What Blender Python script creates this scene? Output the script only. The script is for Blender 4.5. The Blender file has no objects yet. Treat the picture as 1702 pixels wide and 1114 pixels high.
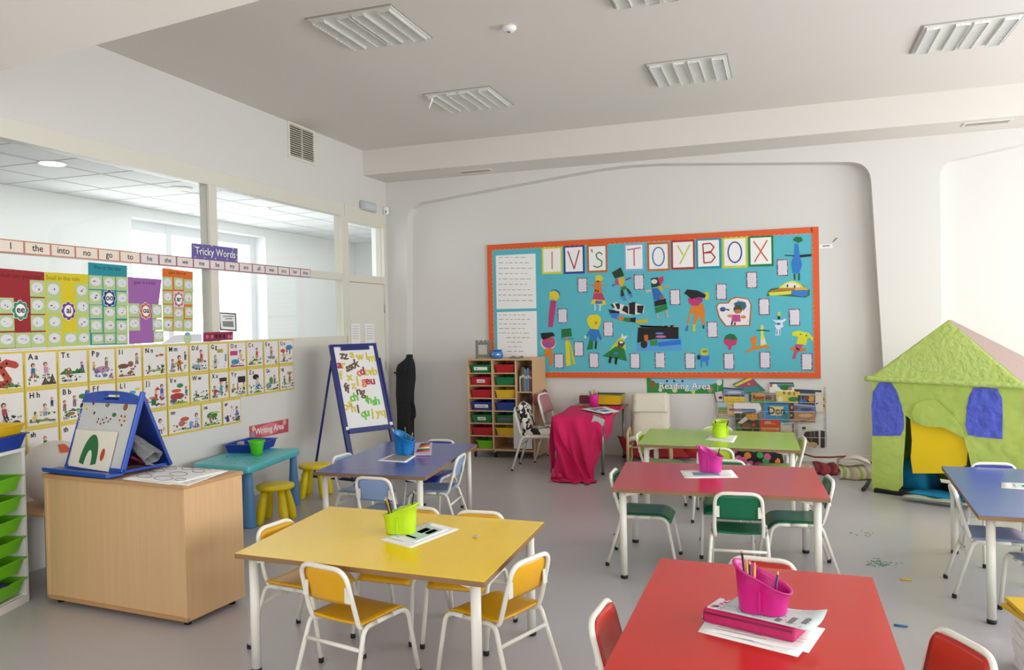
import bpy, bmesh, math, random
from mathutils import Vector, Matrix
random.seed(7)
C = bpy.context.scene.collection
sc = bpy.context.scene
PI = math.pi
# ------------------------------------------------------------------ camera, world, sun, exposure
W_, H_ = 1702, 1114
F_, YAW, PITCH, ROLL, HC = 1313.565, -.329376, -.0162244, -.0215173, 1.55
_cy, _sy, _cp, _sp = math.cos(YAW), math.sin(YAW), math.cos(PITCH), math.sin(PITCH)
FW = Vector((_sy*_cp, _cy*_cp, _sp)); _r = Vector((_cy, -_sy, 0)); _u = _r.cross(FW)
RT = _r*math.cos(ROLL) + _u*math.sin(ROLL); UP = _u*math.cos(ROLL) - _r*math.sin(ROLL)
cam_d = bpy.data.cameras.new('camera'); cam = bpy.data.objects.new('camera', cam_d); C.objects.link(cam)
cam_d.sensor_width = 36; cam_d.lens = F_*36/W_; cam_d.clip_start = .05
M = Matrix.Identity(4)
for i in range(3):
    M[i][0], M[i][1], M[i][2] = RT[i], UP[i], -FW[i]
M[2][3] = HC
cam.matrix_world = M
sc.camera = cam
sc.view_settings.view_transform = 'Standard'; sc.view_settings.look = 'None'
sc.view_settings.gamma = 1; sc.view_settings.use_curve_mapping = False
sc.view_settings.exposure = 0.0
sc.cycles.max_bounces = 8; sc.cycles.diffuse_bounces = 5; sc.cycles.transparent_max_bounces = 12
world = bpy.data.worlds.new('sky'); sc.world = world; world.use_nodes = True
bg = world.node_tree.nodes['Background']; bg.inputs[0].default_value = (.93, .96, 1, 1); bg.inputs[1].default_value = 4.0

def area(name, loc, rot, sx, sy, e, col=(1, 1, 1)):
    l = bpy.data.lights.new(name, 'AREA'); l.shape = 'RECTANGLE'; l.size = sx; l.size_y = sy; l.energy = e; l.color = col
    o = bpy.data.objects.new(name, l); C.objects.link(o); o.location = loc; o.rotation_euler = rot
    return o
# daylight entering through the windows of the right wall, the wall behind the camera and the next room, plus fill added under that room's ceiling
for yc in (1.2, 3.9, 6.9):
    area('window_daylight', (4.55, yc, 1.75), (0, PI/2, 0), 1.9, 2.1, 84, (.90, .955, 1))
for xc in (-3, 0, 3):
    area('window_daylight', (xc, -2.55, 1.8), (PI/2, 0, 0), 2.1, 1.9, 14, (1, .98, .95))
area('corridor_daylight_and_fill', (-7.0, 7.3, 1.9), (0, -PI/2, 0), 1.6, 2.6, 34, (.95, .98, 1))
area('corridor_daylight_and_fill', (-5.9, 6.5, 2.9), (0, 0, 0), 1.6, 10, 34, (1, 1, 1))  # added fill panel under the ceiling to brighten the next room, not a window

# pixel of the photograph -> point on a plane of the room
def ray(px, py): return RT*((px-W_/2)/F_) - UP*((py-H_/2)/F_) + FW
def at_z(px, py, z): d = ray(px, py); t = (z-HC)/d.z; return Vector((d.x*t, d.y*t, z))
def at_y(px, py, y): d = ray(px, py); t = y/d.y; return Vector((d.x*t, y, HC+d.z*t))
def at_x(px, py, x): d = ray(px, py); t = x/d.x; return Vector((x, d.y*t, HC+d.z*t))
def at_pl(px, py, p0, n): d = ray(px, py); t = (Vector(p0)-Vector((0, 0, HC))).dot(n)/d.dot(n); return Vector((0, 0, HC))+d*t

# ------------------------------------------------------------------ materials
def lin(c): c /= 255; return c/12.92 if c <= .04045 else ((c+.055)/1.055)**2.4
MATS = {}
def mat(name, hexc, rough=.5, metal=0, noise=0, nscale=8, bump=0, bscale=40, emit=0, alpha=None, trans=0, stretch=None, coat=0, bdist=.02):
    if name in MATS: return MATS[name]
    m = bpy.data.materials.new(name); m.use_nodes = True; nt = m.node_tree; p = nt.nodes['Principled BSDF']
    col = tuple(lin(int(hexc[i:i+2], 16)) for i in (0, 2, 4)) + (1,)
    p.inputs['Base Color'].default_value = col; p.inputs['Roughness'].default_value = rough; p.inputs['Metallic'].default_value = metal
    if coat: p.inputs['Coat Weight'].default_value = coat
    if trans: p.inputs['Transmission Weight'].default_value = trans
    if emit: p.inputs['Emission Color'].default_value = col; p.inputs['Emission Strength'].default_value = emit
    if alpha is not None: p.inputs['Alpha'].default_value = alpha
    if noise or bump:
        tc = nt.nodes.new('ShaderNodeTexCoord'); mp = nt.nodes.new('ShaderNodeMapping'); nt.links.new(tc.outputs['Object'], mp.inputs[0])
        if stretch: mp.inputs['Scale'].default_value = stretch
        if noise:
            nz = nt.nodes.new('ShaderNodeTexNoise'); nz.inputs['Scale'].default_value = nscale; nz.inputs['Detail'].default_value = 6
            nt.links.new(mp.outputs[0], nz.inputs[0]); mx = nt.nodes.new('ShaderNodeMixRGB')
            mx.inputs[1].default_value = tuple(min(1, v*(1+noise)) for v in col[:3])+(1,); mx.inputs[2].default_value = tuple(v*(1-noise) for v in col[:3])+(1,)
            nt.links.new(nz.outputs[0], mx.inputs[0]); nt.links.new(mx.outputs[0], p.inputs['Base Color'])
        if bump:
            nb = nt.nodes.new('ShaderNodeTexNoise'); nb.inputs['Scale'].default_value = bscale; nt.links.new(mp.outputs[0], nb.inputs[0])
            b = nt.nodes.new('ShaderNodeBump'); b.inputs['Strength'].default_value = bump; b.inputs['Distance'].default_value = bdist
            nt.links.new(nb.outputs[0], b.inputs['Height']); nt.links.new(b.outputs[0], p.inputs['Normal'])
    MATS[name] = m; return m
def col(hexc, rough=.7): return mat('paint_'+hexc, hexc, rough)
def glass(name, gl=.06):
    m = bpy.data.materials.new(name); m.use_nodes = True; nt = m.node_tree; nt.nodes.clear()
    o = nt.nodes.new('ShaderNodeOutputMaterial'); t = nt.nodes.new('ShaderNodeBsdfTransparent'); t.inputs[0].default_value = (.97, .985, .98, 1)
    g = nt.nodes.new('ShaderNodeBsdfGlossy'); g.inputs['Roughness'].default_value = .02; x = nt.nodes.new('ShaderNodeMixShader'); x.inputs[0].default_value = gl
    nt.links.new(t.outputs[0], x.inputs[1]); nt.links.new(g.outputs[0], x.inputs[2]); nt.links.new(x.outputs[0], o.inputs[0]); return m
def sheer(name, hexc, a):
    m = bpy.data.materials.new(name); m.use_nodes = True; nt = m.node_tree; p = nt.nodes['Principled BSDF']
    p.inputs['Base Color'].default_value = tuple(lin(int(hexc[i:i+2], 16)) for i in (0, 2, 4)) + (1,); p.inputs['Roughness'].default_value = .8
    p.inputs['Alpha'].default_value = a; return m
GLASS = glass('clear_glass'); 
WALL = mat('wall_paint', 'DAD7D1', .85, bump=.03, bscale=30)
WALL2 = mat('next_wall_paint', 'F4F5F3', .85)
CEIL = mat('ceiling_paint', 'DDD8D0', .9)
FRAME = mat('frame_paint', 'DEDACC', .45)
DOORM = mat('door_paint', 'E2DED2', .4)
TUBE = mat('cream_tube', 'E6E3D6', .28)
BLK = mat('black_rubber', '151515', .6)
EDGE = mat('mdf_edge', '8A6A48', .5)
WHITE = mat('white_paper', 'F2F1EE', .8)
BEECH = mat('beech', 'CFA97C', .45, noise=.10, nscale=3, stretch=(14, 14, .6))
BEECHD = mat('beech_edge', 'B98C5C', .45, noise=.1, nscale=3, stretch=(10, 10, .6))
CHROME = mat('bright_metal', 'D8D8D4', .18, 1)
STEEL = mat('steel', 'B5B5B0', .3, .9)
INK = mat('black_ink', '1B1A1C', .7)
GREY = mat('grey_ink', '7B7B80', .7)

# ------------------------------------------------------------------ mesh building
class G:
    def __init__(s): s.v = []; s.f = []; s.m = []; s.sm = []
    def add(s, vs, fs, mi=0, sm=False):
        b = len(s.v); s.v += [tuple(v) for v in vs]
        for f in fs: s.f.append([b+i for i in f]); s.m.append(mi); s.sm.append(sm)
        return s
    def box(s, lo, hi, mi=0, bev=0, mtx=None, seg=2):
        lo, hi = [min(a, b) for a, b in zip(lo, hi)], [max(a, b) for a, b in zip(lo, hi)]
        bm = bmesh.new(); bmesh.ops.create_cube(bm, size=1)
        for v in bm.verts: v.co = Vector([lo[i]+(v.co[i]+.5)*(hi[i]-lo[i]) for i in range(3)])
        if bev: bmesh.ops.bevel(bm, geom=bm.edges[:], offset=bev, segments=seg, affect='EDGES', profile=.6)
        bm.verts.ensure_lookup_table()
        vs = [(mtx @ v.co if mtx else v.co) for v in bm.verts]
        s.add(vs, [[v.index for v in f.verts] for f in bm.faces], mi, False); bm.free(); return s
    def tube(s, pts, r, mi=0, n=10, closed=False, caps=True):
        P = [Vector(p) for p in pts]; k = len(P); rr = r if isinstance(r, (list, tuple)) else [r]*k
        T = []
        for i in range(k):
            a = P[(i-1) % k] if (closed or i) else P[0]; b = P[(i+1) % k] if (closed or i < k-1) else P[-1]
            T.append((b-a).normalized())
        nrm = T[0].orthogonal().normalized(); vs = []
        for i in range(k):
            nrm = (nrm - T[i]*nrm.dot(T[i])).normalized(); bn = T[i].cross(nrm)
            for j in range(n):
                a = 2*PI*j/n; vs.append(P[i]+(nrm*math.cos(a)+bn*math.sin(a))*rr[i])
        fs = []
        for i in range(k if closed else k-1):
            for j in range(n):
                a = i*n+j; b = i*n+(j+1) % n; c = ((i+1) % k)*n+(j+1) % n; d = ((i+1) % k)*n+j; fs.append([a, b, c, d])
        s.add(vs, fs, mi, True)
        if caps and not closed:
            b = len(s.v)-len(vs)
            s.f.append([b+j for j in reversed(range(n))]); s.m.append(mi); s.sm.append(False)
            s.f.append([b+(k-1)*n+j for j in range(n)]); s.m.append(mi); s.sm.append(False)
        return s
    def rings(s, R, mi=0, cap0=True, cap1=True, sm=True):
        n = len(R[0]); vs = [p for r in R for p in r]; fs = []
        for i in range(len(R)-1):
            for j in range(n): fs.append([i*n+j, i*n+(j+1) % n, (i+1)*n+(j+1) % n, (i+1)*n+j])
        s.add(vs, fs, mi, sm); b = len(s.v)-len(vs)
        if cap0: s.f.append([b+j for j in reversed(range(n))]); s.m.append(mi); s.sm.append(False)
        if cap1: s.f.append([b+(len(R)-1)*n+j for j in range(n)]); s.m.append(mi); s.sm.append(False)
        return s
    def lathe(s, prof, c=(0, 0, 0), mi=0, n=24, axis=None, cap0=True, cap1=True):
        M3 = Matrix.Identity(3) if axis is None else Vector((0, 0, 1)).rotation_difference(Vector(axis)).to_matrix()
        R = [[Vector(c)+M3 @ Vector((r*math.cos(2*PI*j/n), r*math.sin(2*PI*j/n), z)) for j in range(n)] for r, z in prof]
        return s.rings(R, mi, cap0, cap1)
    def prism(s, poly, vec, mi=0, sm=False):
        P = [Vector(p) for p in poly]; n = len(P); v = Vector(vec)
        return s.add(P+[p+v for p in P], [list(reversed(range(n))), list(range(n, 2*n))]+[[i, (i+1) % n, n+(i+1) % n, n+i] for i in range(n)], mi, sm)
    def grid(s, fn, nu, nv, mi=0, thick=0, sm=True):
        vs = [Vector(fn(i/nu, j/nv)) for i in range(nu+1) for j in range(nv+1)]
        fs = [[i*(nv+1)+j, (i+1)*(nv+1)+j, (i+1)*(nv+1)+j+1, i*(nv+1)+j+1] for i in range(nu) for j in range(nv)]
        if not thick: return s.add(vs, fs, mi, sm)
        me = bpy.data.meshes.new('t'); me.from_pydata([tuple(v) for v in vs], [], fs); me.update()
        nr = [v.normal.copy() for v in me.vertices]; bpy.data.meshes.remove(me)
        N = len(vs); v2 = [p-nr[i]*thick for i, p in enumerate(vs)]
        f2 = [[N+a for a in reversed(f)] for f in fs]; rim = []
        L = [i*(nv+1) for i in range(nu+1)]+[nu*(nv+1)+j for j in range(1, nv+1)]+[i*(nv+1)+nv for i in range(nu-1, -1, -1)]+[j for j in range(nv-1, 0, -1)]
        for q in range(len(L)): a, b = L[q], L[(q+1) % len(L)]; rim.append([b, a, N+a, N+b])
        return s.add(vs+v2, fs+f2+rim, mi, sm)
    def xf(s, m): s.v = [tuple(m @ Vector(v)) for v in s.v]; return s
    def build(s, name, mats, parent=None, loc=None, rot=None):
        me = bpy.data.meshes.new(name); me.from_pydata(s.v, [], s.f)
        for m in (mats if isinstance(mats, (list, tuple)) else [mats]): me.materials.append(m)
        me.polygons.foreach_set('material_index', s.m); me.polygons.foreach_set('use_smooth', s.sm); me.update()
        bm = bmesh.new(); bm.from_mesh(me); bmesh.ops.recalc_face_normals(bm, faces=bm.faces[:]); bm.to_mesh(me); bm.free()
        o = bpy.data.objects.new(name, me); C.objects.link(o)
        if parent: o.parent = parent
        if loc is not None: o.location = loc
        if rot is not None: o.rotation_euler = (0, 0, rot)
        return o
def tag(o, label, cat, group=None, kind=None):
    o['label'] = label; o['category'] = cat
    if group: o['group'] = group
    if kind: o['kind'] = kind
    return o
def thing(name, label, cat, loc=(0, 0, 0), rotz=0, group=None):
    o = bpy.data.objects.new(name, None); C.objects.link(o); o.location = loc; o.rotation_euler = (0, 0, rotz); o.empty_display_size = .1
    return tag(o, label, cat, group)
def struct(name, g, mats, parent=None):
    o = g.build(name, mats, parent)
    if not parent: o['kind'] = 'structure'
    return o
def dup(o, parent=None):
    c = o.copy(); C.objects.link(c)
    if parent: c.parent = parent
    for ch in o.children: dup(ch, c)
    return c
def place(root, loc, rz, label, group=None):
    root.location = loc; root.rotation_euler = (0, 0, rz); root['label'] = label
    if group: root['group'] = group
    return root
def bend(pts, r, k=6):            # polyline with rounded corners; r: radius for every inner corner
    P = [Vector(p) for p in pts]; out = [P[0]]
    for i in range(1, len(P)-1):
        rr = r[i-1] if isinstance(r, (list, tuple)) else r
        a = (P[i-1]-P[i]); b = (P[i+1]-P[i]); d = min(rr, a.length*.49, b.length*.49)
        if d < 1e-4: out.append(P[i]); continue
        A = P[i]+a.normalized()*d; B = P[i]+b.normalized()*d
        for q in range(k+1): t = q/k; out.append(A*(1-t)**2+P[i]*2*t*(1-t)+B*t*t)
    out.append(P[-1]); return out
class Fr:                          # a flat place to lay things on: origin, right, up, outward normal
    def __init__(s, o, r, u): s.o = Vector(o); s.r = Vector(r).normalized(); s.u = Vector(u).normalized(); s.n = s.r.cross(s.u)
    def p(s, a, b, c=0): return s.o+s.r*a+s.u*b+s.n*c
    def mtx(s, a=0, b=0, c=0):
        m = Matrix.Identity(4)
        for i in range(3): m[i][0], m[i][1], m[i][2] = s.r[i], s.u[i], s.n[i]
        m.translation = s.p(a, b, c); return m
    def inv(s, P): d = Vector(P)-s.o; return (d.dot(s.r), d.dot(s.u))
def flat(name, fr, polys, c0=0, t=.0012, dt=.0004, parent=None, loc=None):
    g = G(); ms = []
    for i, (m, pts) in enumerate(polys):
        if m not in ms: ms.append(m)
        g.prism([fr.p(a, b, c0) for a, b in pts], fr.n*(t+dt*i), ms.index(m))
    return g.build(name, ms, parent, loc)
def ell(cx, cy, rx, ry, n=16, a0=0): return [(cx+rx*math.cos(a0+2*PI*i/n), cy+ry*math.sin(a0+2*PI*i/n)) for i in range(n)]
def rect(x0, y0, x1, y1): return [(x0, y0), (x1, y0), (x1, y1), (x0, y1)]
def stroke(pts, w):                # thick polyline as polygons
    out = []
    for (x0, y0), (x1, y1) in zip(pts, pts[1:]):
        d = math.hypot(x1-x0, y1-y0) or 1; nx, ny = -(y1-y0)/d*w/2, (x1-x0)/d*w/2; ex, ey = (x1-x0)/d*w*.25, (y1-y0)/d*w*.25
        out.append([(x0+nx-ex, y0+ny-ey), (x0-nx-ex, y0-ny-ey), (x1-nx+ex, y1-ny+ey), (x1+nx+ex, y1+ny+ey)])
    return out
def text(name, body, fr, a, b, c, size, m, parent=None, align='CENTER', bold=0, ext=.0004, sx=1):
    cu = bpy.data.curves.new(name, 'FONT'); cu.body = body; cu.size = size; cu.align_x = align; cu.align_y = 'CENTER'
    cu.extrude = ext; cu.offset = bold; cu.resolution_u = 3; cu.materials.append(m)
    tmp = bpy.data.objects.new(name, cu); me = bpy.data.meshes.new_from_object(tmp); bpy.data.objects.remove(tmp)
    if not me.materials: me.materials.append(m)
    o = bpy.data.objects.new(name, me); C.objects.link(o); mt = fr.mtx(a, b, c) @ Matrix.Diagonal((sx, 1, 1, 1))
    if parent: o.parent = parent; mt = Matrix.Translation(-parent.location) @ mt if not parent.parent else mt
    o.matrix_basis = mt
    return o

# ------------------------------------------------------------------ the room
XL, YB, YR, ZC, ZS, YBM = -4.624, 8.80, 8.96, 3.60, 3.31, 8.25     # left wall, back wall face, recess, ceiling, soffit, beam face
XR, YF = 4.7, -2.7
FLOOR = mat('vinyl_floor', 'B6B1B2', .30, noise=.07, nscale=1.4, bump=.02, bscale=3)
struct('floor', G().box((-8.2, YF-.2, -.1), (XR+.3, 12.6, 0)), FLOOR)
g = G()
cr0, cr1 = at_z(131, 62, ZC), at_z(351, 0, ZC)                      # crease where the ceiling dips toward the front left
dcr = (cr1-cr0).normalized()
c1 = Vector((XL, 4.283, ZC)); cfar = c1 + dcr*5.0
w0 = Vector((XL, 3.20, 2.93)); w0b = w0 + (cfar-c1) + Vector((0, 0, 0))
g.add([c1, cfar, (XR, cfar.y, ZC), (XR, YBM, ZC), (XL, YBM, ZC)], [[0, 1, 2, 3, 4]], 0)
g.add([c1, cfar, w0b, w0], [[0, 1, 2, 3]], 0)
g.add([w0, w0b, w0b+Vector((0, -.25, .25)), w0+Vector((0, -.25, .25))], [[0, 1, 2, 3]], 0)
g.add([w0+Vector((0, -.25, .25)), w0b+Vector((0, -.25, .25)), (w0b.x, YF, 3.18), (XL, YF, 3.18)], [[0, 1, 2, 3]], 0)
g.add([cfar, w0b, (w0b.x, YF, 3.18), (cfar.x, YF, ZC)], [[0, 1, 2, 3]], 0)
g.add([cfar, (XR, cfar.y, ZC), (XR, YF, ZC), (cfar.x, YF, ZC)], [[0, 1, 2, 3]], 0)
e1_, e2_ = w0b, w0b+Vector((0, -.25, .25))
g.add([cfar, e1_, e2_, (w0b.x, YF, 3.18), (w0b.x, YF, ZC)], [[0, 1, 2, 3, 4]], 0)
g.box((XL-.1, YF-.2, ZC+.06), (XR+.2, YR+.2, ZC+.16), 0)
struct('ceiling', g, CEIL)
struct('trim_ceiling_beam', G().box((XL, YBM, ZS), (XR, YR+.3, ZC+.1), 0), CEIL)
# back wall with two softly rounded recesses
def rounded(pts, rad, k=6):
    out = []; n = len(pts)
    for i in range(n):
        P, A, B = Vector(pts[i]), Vector(pts[i-1]), Vector(pts[(i+1) % n]); r = rad[i]
        if r == 0: out.append(tuple(P)); continue
        a = P+(A-P).normalized()*r; b = P+(B-P).normalized()*r
        for q in range(k+1): t = q/k; out.append(tuple(a*(1-t)**2+P*2*t*(1-t)+b*t*t))
    return out
n1 = rounded([(-4.42, 0), (-4.33, 3.02), (-1.62, 3.292), (.87, 3.10), (1.015, 0)], [0, .20, .5, .20, 0])
n2 = rounded([(1.50, 0), (1.50, 3.04), (3.0, 3.28), (4.4, 3.04), (4.4, 0)], [0, .16, .5, .16, 0])
g = G()
for nn in (n1, n2):
    for (xa, za), (xb, zb) in zip(nn, nn[1:]): g.add([(xa, YB, za), (xb, YB, zb), (xb, YR+.02, zb), (xa, YR+.02, za)], [[0, 1, 2, 3]], 0, True)
ring = [(XL, 0)] + n1 + n2 + [(XR, 0), (XR, 3.45), (XL, 3.45)]
g.add([(x, YB, z) for x, z in ring], [list(range(len(ring)))])
struct('wall_back', g, WALL)
struct('wall_back_recess', G().box((XL-.1, YR, 0), (XR+.1, YR+.2, 3.5)), WALL)
struct('baseboard_back', G().box((-4.40, YR-.012, 0), (.99, YR, .085), bev=.003).box((1.03, YB-.012, 0), (1.48, YB, .085), bev=.003).box((1.52, YR-.012, 0), (4.38, YR, .085), bev=.003), FRAME)
# left wall: solid below the sill, solid above the windows, glazed between
SL, GT, TB, TT = 1.44, 2.78, 2.06, 2.135
yA, yM0, yM1, yE, yD0, yD1 = 2.0, 5.575, 5.675, 7.725, 7.86, 8.70
g = G().box((XL-.1, YF, 0), (XL, 7.78, SL-.006)).box((XL-.1, YF, GT+.006), (XL, YR, ZC+.1)).box((XL-.1, YF, SL), (XL, yA, GT)).box((XL-.098, yD1+.01, 0), (XL, YR, GT))
struct('wall_left', g, WALL)
def window_frame(y0, y1, z0, z1, w=.05, x0=XL-.09, x1=XL+.006):
    g = G(); g.box((x0, y0, z0), (x1, y1, z0+w)).box((x0, y0, z1-w), (x1, y1, z1)).box((x0, y0, z0+w), (x1, y0+w, z1-w)).box((x0, y1-w, z0+w), (x1, y1, z1-w)); return g
g = G().box((XL-.09, yA, SL-.10), (XL+.004, 7.79, SL), bev=.003).box((XL-.09, yA, GT), (XL+.012, 7.79, GT+.13), bev=.003)
g.box((XL-.088, yM0, SL), (XL+.009, yM1, GT)).box((XL-.088, yE, SL), (XL+.009, 7.80, GT)).box((XL-.086, yA, TB), (XL+.0075, yE+.01, TT))
struct('window_1', g, FRAME)
for i, (a, b) in enumerate(((yA, yM0), (yM1, yE))):
    for z0, z1 in ((SL, TB), (TT, GT)):
        o = G().box((XL-.02, a, z0), (XL-.014, b, z1)).build('window_pane', GLASS); o['kind'] = 'structure'
# door with a glazed light above
g = G().box((XL-.1, 7.80, 0), (XL+.014, yD0, GT+.13), bev=.003).box((XL-.1, yD1, 0), (XL+.014, yD1+.05, GT+.13), bev=.003).box((XL-.1, yD0, GT-.04), (XL+.014, yD1, GT+.13), bev=.003).box((XL-.1, yD0, 2.05), (XL+.014, yD1, 2.135), bev=.003)
dr = struct('door_1', g, FRAME)
lf = G().box((XL-.045, yD0+.004, .01), (XL-.002, yD1-.004, 2.045), bev=.002).build('door_leaf', DOORM, dr)
for z in (.35, 1.05, 1.75): G().tube([(XL+.004, yD1-.004, z-.05), (XL+.004, yD1-.004, z+.05)], .008).build('hinge', STEEL, dr)
G().box((XL-.03, yD0, 2.135), (XL-.024, yD1, GT-.04)).build('glass_pane', GLASS, dr)
# right wall and rear wall with window openings (out of the picture, they let the daylight in)
g = G(); ys = [YF, .1, 2.3, 2.8, 5.0, 5.8, 8.0, YR]
g.box((XR, YF, 0), (XR+.2, YR, .75)).box((XR, YF, 2.75), (XR+.2, YR, 3.7))
for a, b in zip(ys[::2], ys[1::2]): g.box((XR, a, .75), (XR+.2, b, 2.75))
struct('wall_right', g, WALL)
g = G(); xs = [XL, -4.1, -1.9, -1.1, 1.1, 1.9, 4.1, XR]
g.box((XL, YF-.2, 0), (XR, YF, .8)).box((XL, YF-.2, 2.8), (XR, YF, 3.7))
for a, b in zip(xs[::2], xs[1::2]): g.box((a, YF-.2, .8), (b, YF, 2.8))
struct('wall_front', g, WALL)
# ------------------------------------------------------------------ the next room behind the glass
XN = -7.15
CT = mat('ceiling_tiles', 'EDEFEE', .9)
struct('ceiling_next_room', G().box((XN-.3, -1, 3.0), (XL-.1, 12.6, 3.1)), CT)
g = G()
for i in range(24): g.box((XN, -.9+.6*i, 2.996), (XL-.1, -.888+.6*i, 3.0))
for i in range(1, 5): g.box((XL-.1-.6*i, -1, 2.996), (XL-.088-.6*i, 12.6, 3.0))
struct('trim_ceiling_grid', g, mat('grid_grey', 'C9CCCB', .8))
wy0, wy1, wz0, wz1 = at_x(219, 400, XN).y, at_x(441, 400, XN).y, .75, at_x(230, 362, XN).z
g = G().box((XN-.3, -1, 0), (XN, wy0, 3.0)).box((XN-.3, wy1, 0), (XN, 12.6, 3.0)).box((XN-.3, wy0, wz1), (XN, wy1, 3.0)).box((XN-.3, wy0, 0), (XN, wy1, wz0))
struct('wall_next_room_left', g, WALL2)
struct('wall_next_room_end', G().box((XN-.3, 12.4, 0), (XL-.1, 12.6, 3.0)).box((XN-.3, -1.2, 0), (XL-.1, -1, 3.0)).box((XL-.31, YR+.02, 0), (XL-.11, 12.6, 2.99)), WALL2)
NF = mat('grey_window_frame', 'E4E8EA', .4)
wyM = at_x(279, 400, XN-.2).y; wyR = at_x(409, 400, XN-.2).y
g = G().box((XN-.25, wy0, wz1-.12), (XN-.19, wy1, wz1)).box((XN-.25, wy0, wz0), (XN-.19, wy1, wz0+.1)).box((XN-.248, wyM-.05, wz0+.01), (XN-.185, wyM+.05, wz1-.01)).box((XN-.248, wy1-.12, wz0+.01), (XN-.185, wy1, wz1-.01)).box((XN-.248, wy0, wz0+.01), (XN-.185, wy0+.08, wz1-.01))
struct('window_2', g, NF)
BR = bpy.data.materials.new('pale_brick'); BR.use_nodes = True
bt = BR.node_tree.nodes.new('ShaderNodeTexBrick'); bt.inputs['Scale'].default_value = 5; bt.inputs['Color1'].default_value = (.78, .68, .64, 1); bt.inputs['Color2'].default_value = (.85, .77, .72, 1); bt.inputs['Mortar'].default_value = (.9, .9, .88, 1)
tcb = BR.node_tree.nodes.new('ShaderNodeTexCoord'); mpb = BR.node_tree.nodes.new('ShaderNodeMapping'); mpb.inputs['Rotation'].default_value = (0, PI/2, PI/2)
BR.node_tree.links.new(tcb.outputs['Object'], mpb.inputs[0]); BR.node_tree.links.new(mpb.outputs[0], bt.inputs[0]); BR.node_tree.links.new(bt.outputs[0], BR.node_tree.nodes['Principled BSDF'].inputs[0])
struct('wall_outside_brick', G().box((XN-1.2, wy1+.42, 0), (XN-.6, wy1+1.8, 4.2)), BR)
t = thing('garden_tree', 'pale green tree outside the far window of the next room', 'tree', (XN-6, 11.5, 0))
G().tube([(0, 0, 0), (.1, .1, 1.0), (0, .1, 1.6)], [.1, .08, .05]).build('trunk', mat('bark', '6b5a48', .9), t)
g = G(); rnd = random.Random(3)
for i in range(420):
    p = Vector((rnd.gauss(0, .6), rnd.gauss(0, .8), 1.3+rnd.gauss(0, .45))); s = .09; q = Vector((rnd.uniform(-1, 1), rnd.uniform(-1, 1), rnd.uniform(-1, 1))).normalized(); r2 = q.orthogonal().normalized()
    g.add([p-q*s, p+r2*s*.5, p+q*s, p-r2*s*.5], [[0, 1, 2, 3]])
g.build('foliage', mat('pale_leaf', '9DBB6E', .7), t)
DL = mat('downlight_glow', 'FFFFFF', .5, emit=6)
for px, py, lb in ((87, 273, 'round white downlight in the next room ceiling above the word strip'), (432, 347, 'round white downlight in the next room ceiling seen through the second pane'), (300, 314, 'flat pale downlight in the next room ceiling near the mullion')):
    p = at_z(px, py, 2.99); d = thing('downlight', lb, 'ceiling light', p, group='downlights in the next room')
    G().lathe([(.10, .004), (.118, .002), (.118, .01)], cap0=False).build('rim', WHITE, d); G().lathe([(.10, 0.0), (.10, .006)]).build('diffuser', DL if px != 300 else WHITE, d)

# ------------------------------------------------------------------ ceiling fixtures
LP = mat('lamp_panel', 'DAD8D0', .35); LV = mat('louvre_mirror', 'F6F6F2', .28, .6, bump=.6, bscale=60); LVF = mat('louvre_fin', 'E2E2DC', .35, .3)
def ceiling_lamp(cx, cy, label, rot=0):
    t = thing('ceiling_light', label, 'ceiling light', (cx, cy, ZC), rot, 'square fluorescent ceiling lights')
    h = .31
    G().box((-h, -h, -.012), (h, h, .0), bev=.003).build('housing', LP, t)
    g = G().box((-h-.012, -h-.012, -.006), (h+.012, -h, 0)).box((-h-.012, h, -.006), (h+.012, h+.012, 0)).box((-h-.012, -h, -.006), (-h, h, 0)).box((h, -h, -.006), (h+.012, h, 0)); g.build('frame', GREY2, t)
    for x0, x1 in ((-.285, -.20), (-.10, -.015), (.015, .10), (.20, .285)):
        g = G().box((x0, -.28, -.0145), (x1, .28, -.012), 0)
        for k in range(17): y = -.28+k*.035; g.box((x0, y-.002, -.030), (x1, y+.002, -.0145), 1)
        g.box((x0-.003, -.283, -.032), (x0, .283, -.012), 0).box((x1, -.283, -.032), (x1+.003, .283, -.012), 0).box((x0, -.283, -.03), (x1, -.28, -.012), 0).box((x0, .28, -.03), (x1, .283, -.012), 0)
        g.build('louvre_strip', [LV, LVF], t)
GREY2 = mat('grey_trim', 'ABA79E', .5)
ceiling_lamp(-2.65, 4.89, 'square ceiling light with four mirror louvres, nearest the left wall and the camera')
ceiling_lamp(-2.68, 6.77, 'square ceiling light nearest the corner above the door, with a paper scrap hanging beside it')
ceiling_lamp(-.69, 6.71, 'square ceiling light above the word TOYBOX, one louvre glinting')
ceiling_lamp(1.30, 6.63, 'square ceiling light at the right edge with dark toothed louvres')
ceiling_lamp(-.69, 4.86, 'square ceiling light cut off by the top edge of the picture')
p = at_z(716, 176, 3.5)
tag(G().grid(lambda u, v: (p.x+.015*math.sin(v*5)+.012*(u-.5)*math.sin(PI*v+.3), p.y+.01*(u-.5), 3.6-.13*v), 3, 10, 0, .001).build('paper_scrap', WHITE), 'thin white paper scrap hanging from the ceiling by a lamp', 'paper')
p = at_z(846, 44, ZC); t = thing('smoke_detector', 'small white round smoke detector on the ceiling', 'smoke detector', p)
G().lathe([(.05, 0), (.05, -.02), (.035, -.035), (0.001, -.037)], cap1=False).build('housing', WHITE, t); G().lathe([(.012, -.036), (.010, -.042), (.001, -.043)]).build('sensor', GREY, t)
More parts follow.
